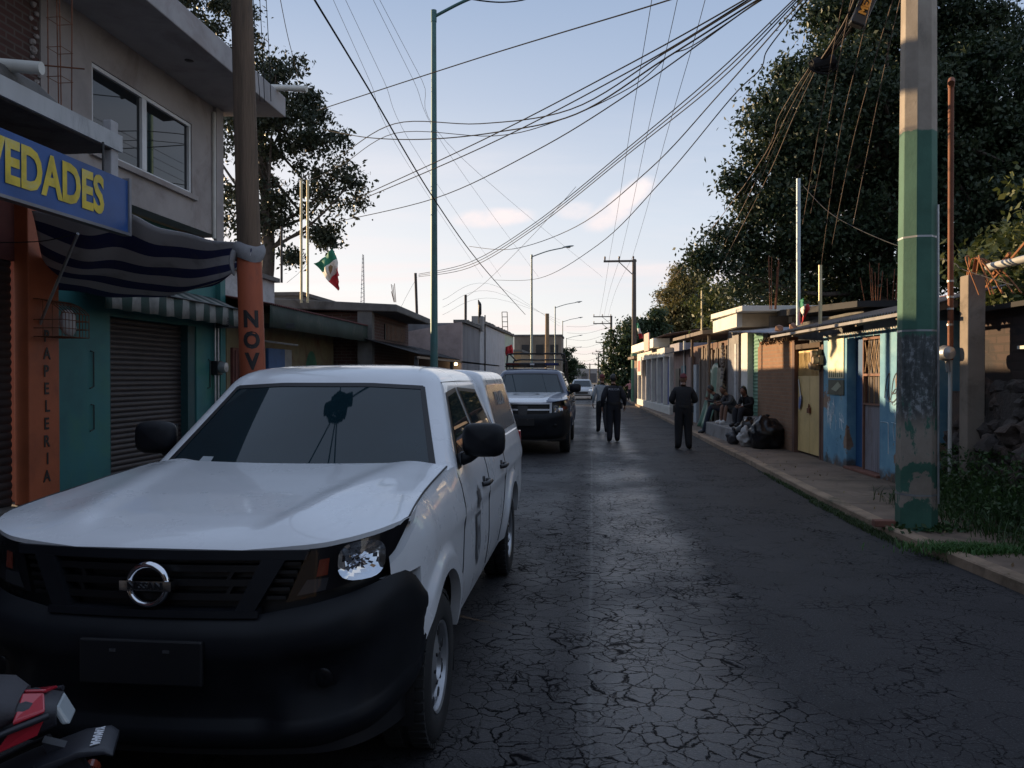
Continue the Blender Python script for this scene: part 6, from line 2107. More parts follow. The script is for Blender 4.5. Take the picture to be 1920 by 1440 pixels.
b = MB(); b.lathe([(.001, .14), (.085, .13), (.09, .02), (.10, .0), (.10, -.03), (.085, -.05), (.08, -.12), (.001, -.14)], 'Y', (-.22, m0 - .02, 1.99), 22); rb(b, 'meter', STEELG, T, 50)
b = MB(); b.tube([(-.18, m0, 1.9), (-.16, m0, 1.75)], .03, 8); rb(b, 'coupling', STEELG, T, 60)

# ---- plants along the pavement
GRASS = foliage_mat('weeds', (.018, .045, .014), (.03, .07, .02), (.06, .11, .03), .3)
def blades(name, label_kind, pts, h, w_, mat, lean=.5):
    N = len(pts)
    d = rng.normal(size=(N, 2)); d /= np.linalg.norm(d, axis=1)[:, None]
    hh = h * rng.uniform(.5, 1.3, N)
    ln = lean * rng.uniform(.2, 1.2, N) * hh
    perp = np.stack([-d[:, 1], d[:, 0]], 1)
    b0 = pts.copy(); 
    def P(t, wf):
        x = pts[:, :2] + d * (ln * t ** 2)[:, None]
        z = pts[:, 2] + hh * (t - .25 * t * t)
        l = np.concatenate([x + perp * (w_ * wf), z[:, None]], 1); r_ = np.concatenate([x - perp * (w_ * wf), z[:, None]], 1)
        return l, r_
    a = P(0, 1); m_ = P(.55, .8); e = P(1, .12)
    vs = np.stack([a[0], a[1], m_[1], m_[0], e[1], e[0]], 1).reshape(-1, 3)
    me = bpy.data.meshes.new(name)
    i0 = np.arange(N)[:, None] * 6
    q = np.concatenate([i0 + [0, 1, 2, 3], i0 + [3, 2, 4, 5]], 1).reshape(-1, 4)
    me.vertices.add(len(vs)); me.vertices.foreach_set('co', vs.ravel())
    me.loops.add(q.size); me.loops.foreach_set('vertex_index', q.ravel().astype(np.int32))
    me.polygons.add(len(q)); me.polygons.foreach_set('loop_start', np.arange(0, q.size, 4, dtype=np.int32)); me.polygons.foreach_set('loop_total', np.full(len(q), 4, dtype=np.int32))
    me.update(); me.validate(); me.materials.append(mat)
    o = bpy.data.objects.new(name, me); col.objects.link(o)
    return tag(o, kind='stuff')
def rpts(n, fx, fy, fz):
    a = np.array([(fx(), fy(), 0) for _ in range(n)])
    out = np.array([tuple(RM @ V(p)) for p in a]); out[:, 2] = [fz(*p[:2]) for p in a]
    return out
blades('weeds', 0, rpts(2600, lambda: random.triangular(-1.05, .1, -.3), lambda: random.uniform(-5.5, -1.35), lambda x, y: .06 + .35 * sstep(-.8, .1, x)), .28, .005, GRASS, .9)
lw = rpts(5200, lambda: random.triangular(-.85, .15, -.15), lambda: random.uniform(-5.5, -1.4), lambda x, y: .1 + random.uniform(0, .75) * sstep(-1.0, -.1, x))
o = leaf_mesh('weed_leaves', lw, (0, 0, 1.2), .06, GRASS); tag(o, kind='stuff')
kg = []
for _ in range(4200):
    y = random.triangular(7.4, 14.5, 9.2)
    kg.append((kr(y) + random.triangular(-.16, .05, -.05) * (1 if y < 11 else .6), y, .0))
blades('kerb_grass', 0, np.array(kg), .055, .004, foliage_mat('kerb_moss', (.02, .045, .012), (.035, .065, .016), (.06, .09, .03), .3), .8)
gp = atZ(1822, 1032, SWR)
pg = np.array([(gp.x + rng.normal() * .26, gp.y + rng.normal() * .10, SWR) for _ in range(2200)])
blades('pavement_grass', 0, pg, .07, .005, foliage_mat('bright_grass', (.03, .09, .015), (.05, .13, .025), (.07, .16, .04), .3), .9)
pf = np.array([(PP.x + rng.normal() * .22 + .1, PP.y - .12 + rng.normal() * .10, SWR + abs(rng.normal()) * .03) for _ in range(260)])
o = leaf_mesh('pole_weeds', pf, (0, 0, 1.5), .07, GRASS); tag(o, kind='stuff')
# fallen leaves and grit along the kerb
lt = np.array([(kr(y) + random.uniform(-.5, 1.0), y, (0.006 if False else SWR + .015)) for y in [random.uniform(5.5, 20) for _ in range(160)]])
lt = lt[lt[:, 0] > np.array([kr(y) for y in lt[:, 1]]) + .02]
o = leaf_mesh('fallen_leaves', lt, (0, 0, 9), .045, foliage_mat('dry_leaf', (.12, .07, .03), (.18, .11, .05), (.25, .2, .1), .1)); tag(o, kind='stuff')
T = thing('brick', 'loose reddish brick lying beside the green banded pole', 'brick', (PP.x - .30, PP.y + .05, SWR))
b = MB(); b.box(PP.x - .42, PP.x - .2, PP.y + .0, PP.y + .11, SWR, SWR + .07); b.build('brick', M('red_brick_step', (.20, .085, .06)), T, bevel=.01)
# ------------------------------------------------------------------ street lamps
LAMPM = M('green_lamp_paint', (.055, .14, .14), .55, .2, var=.3, scale=1.5, bump=.1, stain=(.10, .14, .13), stain_amt=.5)
LAMPG = M('grey_lamp_paint', (.16, .20, .20), .5, .3, var=.2, bump=.1)
def street_lamp(x, y, h, arm, mat, label, r=.085, z0=SWL):
    T = thing('street_lamp', label, 'street lamp', (x, y, z0), 0, 'street lamps along the left pavement')
    b = MB(); b.tube([(x, y, z0), (x, y, z0 + 1.2), (x, y, h)], [r, r, r * .62], 14); b.lathe([(.001, .0), (r * .75, .0), (r * .75, -.25), (r * .6, -.25)], 'Z', (x, y, h + .02), 14)
    b.box(x - .17, x + .17, y - .17, y + .17, z0, z0 + .03)
    b.build('pole', mat, T, 50)
    b = MB(); b.tube(spline([(x, y, h - .12), (x + arm * .5, y, h + .22), (x + arm, y, h + .42)], 6), .035, 8); b.build('arm', mat, T, 60)
    b = MB()
    P = []
    for t, w_, hh in ((0, .04, .04), (.1, .07, .06), (.35, .12, .075), (.65, .13, .07), (.9, .08, .05), (1, .01, .02)):
        P.append([(x + arm - .05 + .72 * t, y + w_ * math.cos(a), h + .43 + .10 * t + hh * (math.sin(a) if math.sin(a) > 0 else .45 * math.sin(a))) for a in [2 * PI * k / 12 for k in range(12)]])
    b.grid(P, closed_u=True)
    hd = b.build('lamp_head', mat, T, 60)
    b = MB(); b.rock((x + arm + .32, y, h + .43), .09, 1, 2, 0, sq=(1.7, .9, .45)); b.build('lens', M('lamp_lens', (.4, .4, .38), .3, bump=0), hd, 60)
street_lamp(-3.42, 16.9, 9.6, 1.5, LAMPM, 'tall green street lamp rising right behind the white pickup')
for px, y, pt, arm, lab in ((997, 50, 478, 2.0, 'grey street lamp with arm, second from the camera'), (1041, 84, 575, 2.2, 'street lamp, third from the camera, over the brown block'),
                            (1055, 112, 602, 2.2, 'street lamp, fourth from the camera, in front of the pale sky'), (1062, 140, 634, 2.2, 'street lamp, second farthest of the row'), (1066, 170, 655, 2.2, 'street lamp, farthest and smallest of the row')):
    p = atY(px, pt, y)
    street_lamp(p.x, y, p.z, arm, LAMPG, lab, .09)

# ------------------------------------------------------------------ far utility poles on the right
POLEM = M('far_pole', (.10, .085, .075), .9, var=.3, scale=3, bump=.3)
def wood_pole(px, ptop, y, arms, label, r=.15, foot=None, side=-1, arm_len=1.9, extras=True):
    p = atY(px, ptop, y)
    T = thing('utility_pole', label, 'utility pole', (p.x, y, 0), 0, 'utility poles down the street')
    b = MB(); b.tube([(p.x, y, 0), (p.x, y, p.z)], [r, r * .7], 12); b.build('shaft', POLEM, T, 60)
    if foot:
        b = MB(); b.tube([(p.x, y, .0), (p.x, y, foot)], [r * 1.06, r * 1.0], 12); b.build('painted_foot', M('pale_green_foot', (.10, .22, .14), .8, var=.3), T, 60)
    for k, dz in enumerate(arms):
        z = p.z - dz
        x0, x1 = (p.x - arm_len, p.x + .15) if side < 0 else (p.x - arm_len / 2, p.x + arm_len / 2)
        b = MB(); b.box(x0, x1, y - .06, y + .06, z - .12, z); b.tube([(lerp(x0, p.x, .5), y, z - .1), (p.x, y, z - 1.0)], .03, 6)
        ca = b.build('crossarm', POLEM, T)
        for i in range(3):
            xx = lerp(x0 + .08, x1 - .2, i / 2)
            b = MB(); b.lathe([(.001, .26), (.05, .24), (.06, .14), (.045, .10), (.05, .02), (.02, 0)], 'Z', (xx, y, z), 10); b.build('insulator', M('insulator', (.12, .09, .08), .3, bump=0), ca, 60)
    return T, p
wood_pole(1189, 486, 50, (0.05,), 'wooden pole with one sided crossarm and pale green foot before the dark tree', .17, 3.2)
wood_pole(1146, 592, 98, (.05, .9), 'wooden pole with two short crossarms, behind the crossarm pole', .19, None, -1, 2.2)
T, p = wood_pole(1132, 640, 128, (.1, 1.6), 'distant pole with a transformer box and double crossarms', .2, None, 1, 2.6)
b = MB(); b.cyl((p.x + .1, 127.6, p.z - 5.2), .42, 1.3, 14); b.build('transformer', M('transformer_grey', (.09, .09, .10), .6), T, 50)
wood_pole(1122, 662, 150, (.1,), 'distant thin pole left of the transformer pole', .17, None, 1, 2.4)
wood_pole(1106, 682, 190, (.1,), 'farthest tiny pole at the end of the street', .17, None, 1, 2.6)
def plain_pole(name, label, cat, pts, r, mat, group=None, extra=None):
    T = thing(name, label, cat, pts[0], 0, group)
    b = MB(); b.tube(pts, r, 8); b.build('shaft', mat, T, 60)
    if extra: extra(T)
    return T
YB = M('sunlit_yellow_pipe', (.55, .48, .30), .5, .2, var=.2, bump=.1)
BW = M('blue_white_pipe', (.42, .50, .55), .5, .1, var=.2, bump=.1)
DARKP = M('dark_mast', (.07, .06, .055), .8, var=.3, bump=.2)
p = atY(1026, 588, 70)
plain_pole('utility_pole', 'brown wooden pole between the second and third street lamps', 'utility pole', [(p.x, 70, 0), (p.x, 70, p.z)], [.22, .17], M('tan_pole', (.22, .15, .09), .9, var=.3, bump=.3))
# masts on the roofs at the left
def mast(px, pt, pb, y, r, mat, label, name='mast', cat='mast', lean=0, extra=None):
    a, c = atY(px, pb, y), atY(px + lean, pt, y)
    return plain_pole(name, label, cat, [a, c], r, mat, None, extra)
mast(565, 335, 568, 20.0, .035, YB, 'pale metal roof mast, left one of the close pair by the flag')
mast(577, 338, 568, 20.3, .035, YB, 'pale metal roof mast, right one of the close pair by the flag')
mast(528, 425, 530, 18.0, .03, DARKP, 'thin dark mast on the pale plastered house')
mast(782, 512, 600, 25.0, .045, DARKP, 'dark service mast with wires over the unfinished house', lean=-3)
mast(873, 553, 668, 29.5, .05, DARKP, 'dark pole standing at the grey bay of the corner house')
def rebars(px, pt, pb, y, n, label, spread=.12):
    a, c = atY(px, pb, y), atY(px, pt, y)
    T = thing('rebar_cluster', label, 'rebar', a)
    b = MB()
    for k in range(n):
        dx, dy = random.uniform(-spread, spread), random.uniform(-spread, spread)
        b.tube([a + V((dx, dy, 0)), c + V((dx * 1.8, dy, random.uniform(-.3, .1)))], .010, 5)
    b.build('bars', RUST, T)
rebars(744, 530, 566, 22.0, 4, 'short rusty bars on the roof slab of the unfinished house')
rebars(1447, 478, 580, 19.2, 9, 'tall rusty bars behind the white canopy', .10)
rebars(1641, 500, 582, 16.5, 6, 'rusty bars rising behind the tin canopy near the green pole', .16)
rebars(1668, 500, 580, 16.8, 4, 'shorter rusty bars nearest the green pole', .1)
# lattice tower far off
a, c = atY(681, 590, 160), atY(681, 478, 160)
T = thing('lattice_tower', 'hazy thin lattice radio tower beyond the unfinished house', 'tower', a)
b = MB()
for sx_, sy__ in ((-1, -1), (1, -1), (0, 1)):
    b.tube([a + V((sx_ * .55, sy__ * .5, -4)), c + V((sx_ * .12, sy__ * .1, 0))], .06, 5)
for k in range(14):
    t = k / 14
    q = a.lerp(c, t); w_ = lerp(.55, .12, t)
    b.tube([q + V((-w_, -w_, 0)), q + V((w_, -w_, .4)), q + V((0, w_, .8)), q + V((-w_, -w_, 1.0))], .04, 4)
b.build('lattice', M('grey_lattice', (.30, .30, .31), .6, bump=0), T)
a, c = atY(948, 640, 60), atY(946, 585, 60)
T = thing('radio_mast', 'small ladder like radio mast above the white street wall', 'mast', a)
b = MB()
for d in (-.2, .2): b.tube([a + V((d, 0, 0)), c + V((d, 0, 0))], .03, 4)
for k in range(7): q = a.lerp(c, k / 6); b.tube([q + V((-.2, 0, 0)), q + V((.2, 0, 0))], .025, 4)
b.build('ladder', DARKP, T)
mast(1497, 335, 610, 14.6, .038, BW, 'blue white painted flag mast behind the tin canopy')
mast(1538, 497, 612, 14.4, .032, YB, 'short sunlit yellow mast above the poster')
mast(1316, 545, 640, 27.0, .03, YB, 'thin pale pole over the plank shack roof')
mast(1233, 640, 740, 38.5, .05, ROSE, 'thin white pole in front of the white shop')
mast(1283, 630, 745, 30.5, .04, ROSE, 'thin pale pole in front of the small brick house')

# ------------------------------------------------------------------ flags
GREENF, WHITEF, REDF = M('flag_green', (.02, .19, .11), .8, bump=.1), M('flag_white', (.72, .66, .58), .8, bump=.1), M('flag_red', (.52, .035, .045), .8, bump=.1)
def flag(label, corners, y, parent_cat='flag', bands=(GREENF, WHITEF, REDF), pole=None, emblem=False):
    """corners: px of top-left, top-right, bottom-right, bottom-left; bands run along first edge"""
    A, B_, C_, D = [atY(px, py, y) for px, py in corners]
    T = thing('flag', label, 'flag', A)
    n, m = 18, 10
    for i, mt in enumerate(bands):
        P = []
        for j in range(m + 1):
            v = j / m
            row = []
            for k in range(n + 1):
                u = (i + k / n) / len(bands)
                p = A.lerp(D, u).lerp(B_.lerp(C_, u), v)
                p = p + V((0, .10 * math.sin(7 * u + 5 * v) + .05 * math.sin(13 * v), .015 * math.sin(9 * u)))
                row.append(p)
            P.append(row)
        b = MB(); b.grid(P)
        o = b.build({0: 'green_band', 1: 'white_band', 2: 'red_band'}[i] if len(bands) == 3 else 'cloth', mt, T, smooth=180)
        o.modifiers.new('t', 'SOLIDIFY').thickness = .004
    if emblem:
        c = (A.lerp(D, .5)).lerp(B_.lerp(C_, .5), .55)
        b = MB(); b.rock(c + V((0, -.11, 0)), .10, 5, 1, .5, sq=(.8, .12, 1.2)); b.build('emblem', M('emblem_brown', (.22, .13, .06), .8, bump=0), T)
    return T
flag('waving green white and red flag with brown emblem over the low roofs', ((588, 494), (626, 468), (637, 517), (633, 545)), 21, emblem=True)
flag('small green white and red flag hanging on the blue white mast', ((1500, 565), (1503, 560), (1516, 575), (1506, 610)), 14.5)
flag('red cloth flag hanging before the white street wall', ((946, 651), (960, 646), (963, 664), (949, 668)), 42, bands=(REDF,))
flag('small white and red flag on the crossarm pole by the dark tree', ((1192, 606), (1199, 608), (1205, 634), (1198, 636)), 49.6, bands=(WHITEF, REDF)) if False else flag('small red flag on the crossarm pole by the dark tree', ((1192, 606), (1197, 606), (1206, 634), (1199, 636)), 49.6, bands=(GREENF, WHITEF, REDF))
def darkflag(T): pass
a, c = atY(898, 606, 30), atY(897, 562, 30)
T = plain_pole('flag_pole', 'thin pole with furled dark cloth on the grey bay chimney', 'flag pole', [a, c], .02, DARKP)
b = MB(); b.rock(c + V((.06, 0, -.35)), .12, 3, 2, .4, sq=(.5, .4, 2.6)); b.build('furled_cloth', BLACK, T, 60)

# ------------------------------------------------------------------ overhead wires
CABLE = M('black_cable', (.022, .022, .024), .9, bump=0, var=.2, spec=.1)
CABLEG = M('grey_cable', (.035, .035, .04), .9, bump=0)
CABLEW = M('brown_cable', (.13, .09, .07), .7, bump=0)
def wire(label, pts, r=.011, mat=None, group='overhead wires', n=8):
    """pts: (px, py, Y) anchor and sag points of one cable hung between real supports"""
    P = [atY(px, py, y) for px, py, y in pts]
    b = MB(); b.tube(spline(P, n), r * .72, 6, cap=False)
    o = b.build('overhead_wire', mat or CABLE, smooth=180, fixn=False)
    tag(o, label, 'wire', group)
wire('thick black cable falling from the top left to the far lamps', [(560, -50, 7), (590, 0, 8), (690, 165, 10.5), (815, 375, 15), (905, 500, 23), (985, 590, 40)], .017)
wire('cable crossing from upper right to the left tree, topmost crossing', [(1420, -60, 9), (1255, 0, 10), (900, 108, 13), (595, 207, 17)], .013)
for k, (dx, dy) in enumerate(((0, 0), (7, 10))):
    wire('one of two straight parallel cables running from top right to the left tree', [(1445 + dx, -35, 9), (1395 + dx, 0, 9.6), (1180 + dx, 120 + dy, 11), (900 + dx, 265 + dy, 14), (668, 372 + dy * .6, 19)], .013)
wire('slack cable with flat sag past the green lamp, upper one', [(1450, -25, 9), (1400, 5, 9.5), (1245, 100, 10.5), (1070, 205, 12), (900, 232, 14), (740, 232, 16), (640, 290, 19), (560, 338, 20)], .013)
wire('slack cable with flat sag past the green lamp, lower one', [(1460, -25, 9), (1412, 5, 9.5), (1250, 108, 10.5), (1080, 214, 12), (930, 248, 14), (800, 261, 15.5), (690, 258, 17), (608, 243, 19)], .015)
wire('slack cable with a kink just under the sagging pair', [(1465, -20, 9), (1420, 5, 9.5), (1300, 85, 10.3), (1255, 105, 10.6), (1180, 165, 11.2), (1050, 225, 12.5), (925, 255, 14), (740, 250, 16), (640, 310, 19), (577, 340, 20.3)], .010)
wire('cable dropping across the green lamp to the left tree, lowest crossing', [(1470, -20, 9), (1425, 0, 9.5), (1180, 175, 11), (1000, 285, 13), (815, 372, 16), (630, 416, 19)], .012)
for k in range(3):
    d = k * 5
    wire('one of three tight parallel cables sweeping from top right to the dark roof mast', [(1520 + d, -30, 9), (1487 + d, 0, 9.5), (1340 + d, 140 + d, 10.8), (1180, 275 + d * 1.2, 13), (1000, 420 + d, 17), (880, 492 + d, 21), (785, 514 + d * .5, 25)], .011, CABLEG if k else CABLE)
wire('cable from top right sagging to the second lamp, ragged one', [(1540, -30, 9), (1500, 5, 9.5), (1350, 175, 11), (1215, 320, 13.5), (1080, 425, 18), (960, 467, 23), (880, 462, 27)], .012, CABLEG)
wire('kinked cable following the tree edge then sagging low to the lamps', [(1545, -30, 9), (1505, 10, 9.3), (1440, 92, 10), (1425, 130, 10.2), (1370, 185, 11), (1240, 340, 13.5), (1120, 460, 18), (1010, 522, 26), (925, 525, 34)], .011)
for k, (x0, x1) in enumerate(((1222, 1143), (1270, 1163), (1322, 1186))):
    wire('one of three steep power lines running overhead to the crossarm pole', [(x0 + 28, -160, 6.2), (x0, 0, 7.6), (x0 - (x0 - x1) * .68, 300, 14), (x1, 478, 50)] if False else [(x0 + 22, -150, 13.4), (x0, 0, 16.2), (lerp(x0, x1, .55), 262, 25.5), (lerp(x0, x1, .82), 400, 37), (x1, 482, 50)], .010)
    wire('one of three thin lines between the two crossarm poles', [(x1, 482, 50), (lerp(x1, 1135, .5) - 6, 545, 68), (1124 + 8 * k, 594, 98)], .012)
for x0, x1, x2 in ((625, 760, 905), (648, 790, 940), (700, 850, 1010), (712, 870, 1130)):
    wire('one of several faint thin wires slanting across the left sky', [(x0, 0, 14), (lerp(x0, x1, .5), 150, 17), (x1, 300, 22), (x2, 520, 45)], .006, CABLEG)
for x0 in (455, 468, 480, 492):
    wire('one of four thin wires rising beside the brown leaning pole', [(x0 + 6, -20, 9.5), (x0 + 12, 90, 9.2), (x0 + (20 if x0 < 480 else 16), 190, 9)], .006)
wire('single wire from the top to the drain pipe of the roof slab', [(522, -20, 10), (540, 70, 11.5), (560, 145, 13)], .007)
wire('short cable loop at the top edge near the green lamp', [(800, -22, 9), (900, 1, 9.5), (970, 2, 10), (1040, -18, 10.5)], .012)
wire('wire from second lamp pole over to the crossarm pole', [(1000, 510, 50), (1060, 560, 60), (1130, 590, 98)], .012) if False else None
wire('wire rising from the low shop to the pale mast', [(538, 530, 18), (560, 512, 19.5), (578, 492, 20.3)], .006)
wire('wire from the dark pole up to the sweeping cables', [(875, 556, 29.5), (915, 525, 28), (1000, 440, 25), (1080, 350, 22)], .008, CABLEG)
wire('wire from the dark roof mast down to the roof behind', [(782, 520, 25), (765, 550, 24), (750, 580, 23)], .006)
for k in range(3):
    wire('one of three thin wires low over the far roofs', [(830, 590 - 14 * k, 45), (930, 560 - 12 * k, 60), (1050, 600 + 6 * k, 100)], .010, CABLEG)
for k in range(6):
    wire('one of several distant wires spanning the end of the street', [(1062 + k, 612 + 12 * k, 112), (1100, 606 + 13 * k + 6, 112), (1146 - 3 * k, 600 + 13 * k, 110)], .02, CABLEG)
# bundle to the right: splice, hanging drops over the tree
for k, (a_, c_) in enumerate((((1345, 512), 0), ((1352, 520), 6), ((1338, 500), 12), ((1300, 545), 20), ((1225, 570), 26))):
    wire('one of several brown service wires fanning from the splice down the tree edge', [(1534 - k * 4, 122 + k, 10.2), (1490 - k * 7, 215, 11.5), (1430 - k * 9, 350, 14), (a_[0], a_[1], 19 + 3 * k)], .009, CABLEW if k % 2 == 0 else CABLE)
for k, (x0, x1, y1, Y1) in enumerate(((1585, 1505, 420, 13.5), (1600, 1520, 400, 13.5), (1692, 1600, 420, 12), (1680, 1560, 460, 13), (1640, 1540, 497, 14.3))):
    wire('one of several service drops hanging in front of the big tree', [(x0, -20, 9), (lerp(x0, x1, .35), 120, 10), (lerp(x0, x1, .7) , 280, 11.5), (x1, y1, Y1)], .007, CABLEW)
wire('wire from the blue white mast across to the rusty mast', [(1503, 345, 14.6), (1560, 402, 13.5), (1660, 452, 12), (1780, 490, 10.8), (1805, 505, 10.4), (1900, 535, 9.5)], .008, CABLEG)
for k in range(5):
    wire('one of the bundled cables from the splice up to the pole top', [(1535 + 3 * k, 118 - 2 * k, 10.2), (1560 + 4 * k, 80, 9.9), (1590 + 5 * k, 28, 9.6), (1612 + 7 * k, -30, 9.3)], .014, CABLE if k % 2 else CABLEW)
T = thing('cable_splice', 'dark tangled cable splice hanging before the big tree', 'cable splice', atY(1543, 122, 10.2))
b = MB()
c = atY(1545, 122, 10.2)
for k in range(16):
    a0 = random.uniform(0, 6.3); rr = random.uniform(.06, .17)
    b.tube([c + V((rr * math.cos(a0 + t) + random.uniform(-.03, .03), random.uniform(-.05, .05), rr * .7 * math.sin(a0 + t))) for t in (0, .8, 1.6, 2.4, 3.2)], .012, 5)
b.tube([c + V((-.14, 0, .0)), c + V((.12, .0, .05))], .075, 10)
b.build('coils', CABLE, T)
T = thing('splice_box', 'black hanging box with orange and yellow lettering at the top edge', 'splice box', atY(1620, 15, 9.5))
c0, c1 = atY(1608, 45, 9.5), atY(1640, -25, 9.5)
d = (c1 - c0)
b = MB(); n_ = d.cross(V((0, 1, 0))).normalized() * .085
b.hexa([c0 - n_, c0 + n_, c0 + n_ + V((0, .12, 0)), c0 - n_ + V((0, .12, 0))], [c1 - n_, c1 + n_, c1 + n_ + V((0, .12, 0)), c1 - n_ + V((0, .12, 0))])
bx = b.build('box', BLACK, T, bevel=.02)
b = MB(); b.mesh(text_mesh('MEXT', .115, .003, .006), frame(c0.lerp(c1, .58) + V((0, -.006, 0)), d, -n_ if n_.z < 0 else n_))
b.build('lettering', M('orange_yellow_print', (.75, .30, .02), .5, var=.3, scale=12, bump=0), bx)
# cable splice over the white pickup (out of the frame, mirrored in its windshield)
q = V((-2.75, 5.3, 6.1))
T = thing('cable_splice', 'cable splice knot strung above the white pickup', 'cable splice', q)
b = MB()
for k in range(18):
    a0 = random.uniform(0, 6.3); rr = random.uniform(.08, .26)
    b.tube([q + V((rr * math.cos(a0 + t), rr * .8 * math.sin(a0 + t), random.uniform(-.08, .08))) for t in (0, .8, 1.6, 2.4, 3.2)], .022, 5)
b.tube([q + V((-.3, 0, 0)), q + V((.3, .1, 0))], .09, 10)
b.build('coils', CABLE, T)
for e_, lab in (((-3.9, 8.2, 9.6), 'cable from the splice above the pickup to the brown pole'), ((PP.x, PP.y, 9.4), 'cable from the splice above the pickup to the concrete pole'), ((-5.5, 1.0, 6.5), 'cable from the splice above the pickup to the roof slab'), ((-.5, -8, 8.0), 'cable from the splice above the pickup back along the street'), ((-3, -8, 7.6), 'second cable from the splice back along the street')):
    b = MB(); e_ = V(e_); b.tube(spline([q, q.lerp(e_, .5) + V((0, 0, -.12)), e_], 8), .014, 5, cap=False); o = b.build('overhead_wire', CABLE, smooth=180, fixn=False); tag(o, lab, 'wire', 'overhead wires')
# ------------------------------------------------------------------ trees
DKLEAF = foliage_mat('dark_tree_leaves', (.016, .032, .018), (.024, .045, .022), (.045, .065, .03), .2)
DKLEAF2 = foliage_mat('left_tree_leaves', (.018, .03, .018), (.028, .042, .024), (.05, .055, .03), .22)
OLIVE = foliage_mat('olive_leaves', (.08, .085, .03), (.12, .115, .04), (.16, .13, .055), .3)
BUSH = foliage_mat('bush_leaves', (.03, .05, .015), (.06, .08, .02), (.11, .12, .035), .3)
FARG = foliage_mat('far_tree_leaves', (.02, .04, .02), (.035, .06, .028), (.05, .075, .03), .25)
def L(*a):
    """lobes given as (px, py, Y, radius)"""
    return [(tuple(atY(px, py, Y)), r) for px, py, Y, r in a]
tree('tree', 'huge dark broadleaf tree towering over the right hand roofs', L(
    (1620, 260, 22, 2.3), (1525, 255, 21, 1.3), (1490, 340, 21, 1.1), (1475, 420, 21, 1.0), (1570, 400, 22, 1.8), (1525, 165, 21.5, .9), (1600, 90, 22, 1.5), (1690, 60, 23, 1.6),
    (1760, 200, 23, 2.0), (1850, 280, 22, 1.9), (1900, 160, 22, 1.5), (1800, 80, 23, 1.3), (1930, 400, 21, 1.8), (1800, 430, 22, 1.9), (1680, 480, 22, 1.6), (1385, 455, 21, .5), (1345, 470, 21, .5), (1322, 490, 21, .3), (1390, 520, 21, .6), (1460, 510, 21.5, 1.0), (1560, 510, 22, 1.2),
    (1462, 150, 21.5, .45), (1445, 195, 21.5, .3), (1580, 25, 22, .6), (1425, 300, 21, .5), (1392, 335, 21, .28), (1418, 385, 21, .45), (1425, 240, 21, .35), (1990, 250, 22, 2.0), (1700, 300, 23, 2.2), (1960, 520, 21, 1.5), (1640, -40, 23, 1.6), (1880, 60, 23, .8), (1760, -60, 23, 1.5)),
    [(7.6, 21.6, 0), (7.5, 21.8, 2.5), (7.7, 22, 5), (8.2, 22.2, 8), (8.6, 22.4, 10.5)], DKLEAF, leaf=.14, clump_r=.56, density=1.35, leaves=250, limbs=30, tr=.45, limb_r=.09)
tree('tree', 'dark airy tree behind the grey shop house at the left', L(
    (500, 250, 26, 1.5), (560, 230, 26, 1.3), (480, 150, 26, .8), (540, 150, 26, .9), (600, 300, 26, 1.0), (640, 375, 26, .7), (560, 370, 26, .9), (480, 370, 26, 1.0), (520, 440, 26, .6), (600, 430, 26, .45), (590, 200, 26, .5), (620, 265, 26, .4),
    (430, 60, 28, 1.4), (380, 20, 28, 1.2), (345, 5, 28, .6), (400, 200, 28, 1.8), (340, 250, 28, 1.8), (440, 400, 26, 1.0), (655, 350, 26, .35), (610, 460, 26, .3), (550, 480, 26, .3)),  # lobes hidden behind the house added to shade the right-hand tree
    [(-11.2, 26, 0), (-11.3, 26, 3), (-11.0, 26, 6), (-11.3, 26.2, 9.5), (-11.6, 26.4, 12)], DKLEAF2, leaf=.17, clump_r=.5, density=.95, leaves=130, limbs=30, tr=.32, limb_r=.07)
tree('tree', 'sunlit olive coloured tree between dark tree and plank shack', L(
    (1285, 560, 76, 2.4), (1262, 605, 76, 2.1), (1310, 620, 76, 2.6), (1288, 530, 76, 1.6), (1335, 580, 76, 2.4), (1245, 640, 76, 1.5), (1350, 640, 75, 2.4), (1300, 660, 76, 2.3), (1260, 650, 76, 1.7)),
    [(9.6, 76, 0), (9.6, 76, 2.5), (9.5, 76, 5.5), (9.4, 76, 9)], OLIVE, leaf=.3, clump_r=.8, density=1.2, leaves=130, limbs=16, tr=.22)
tree('tree', 'dark green bushy tree behind the crossarm pole', L(
    (1185, 640, 60, 1.7), (1165, 690, 60, 1.5), (1205, 690, 60, 1.6), (1205, 625, 60, 1.2), (1180, 730, 60, 1.3), (1228, 615, 60, .8), (1222, 660, 60, 1.1), (1160, 650, 60, .8), (1235, 590, 60, .35)),
    [(4.0, 60, 0), (4.0, 60, 2), (4.0, 60, 5)], FARG, leaf=.28, clump_r=.6, density=1.1, leaves=110, limbs=12, tr=.2)
tree('tree', 'low sunlit bush rising behind the back room roof', L((1560, 555, 23, .9), (1620, 560, 22, .8), (1520, 570, 24, .8), (1480, 560, 25, .8), (1400, 570, 27, 1.0), (1355, 575, 28, 1.0)),
    [(6.8, 22.5, 0), (6.8, 22.5, 1.5), (6.9, 22.6, 3.2)], BUSH, leaf=.16, clump_r=.45, density=1.2, leaves=90, limbs=14, tr=.12, cat='bush')
tree('tree', 'small dark tree at the left end of the street behind the police pickup', L((1060, 675, 100, 1.6), (1068, 700, 100, 1.4), (1045, 690, 100, 1.5), (1052, 665, 100, .9)),
    [(-3.6, 100, 0), (-3.6, 100, 2), (-3.6, 100, 4)], FARG, leaf=.3, clump_r=.6, density=1, leaves=90, limbs=8, tr=.2)
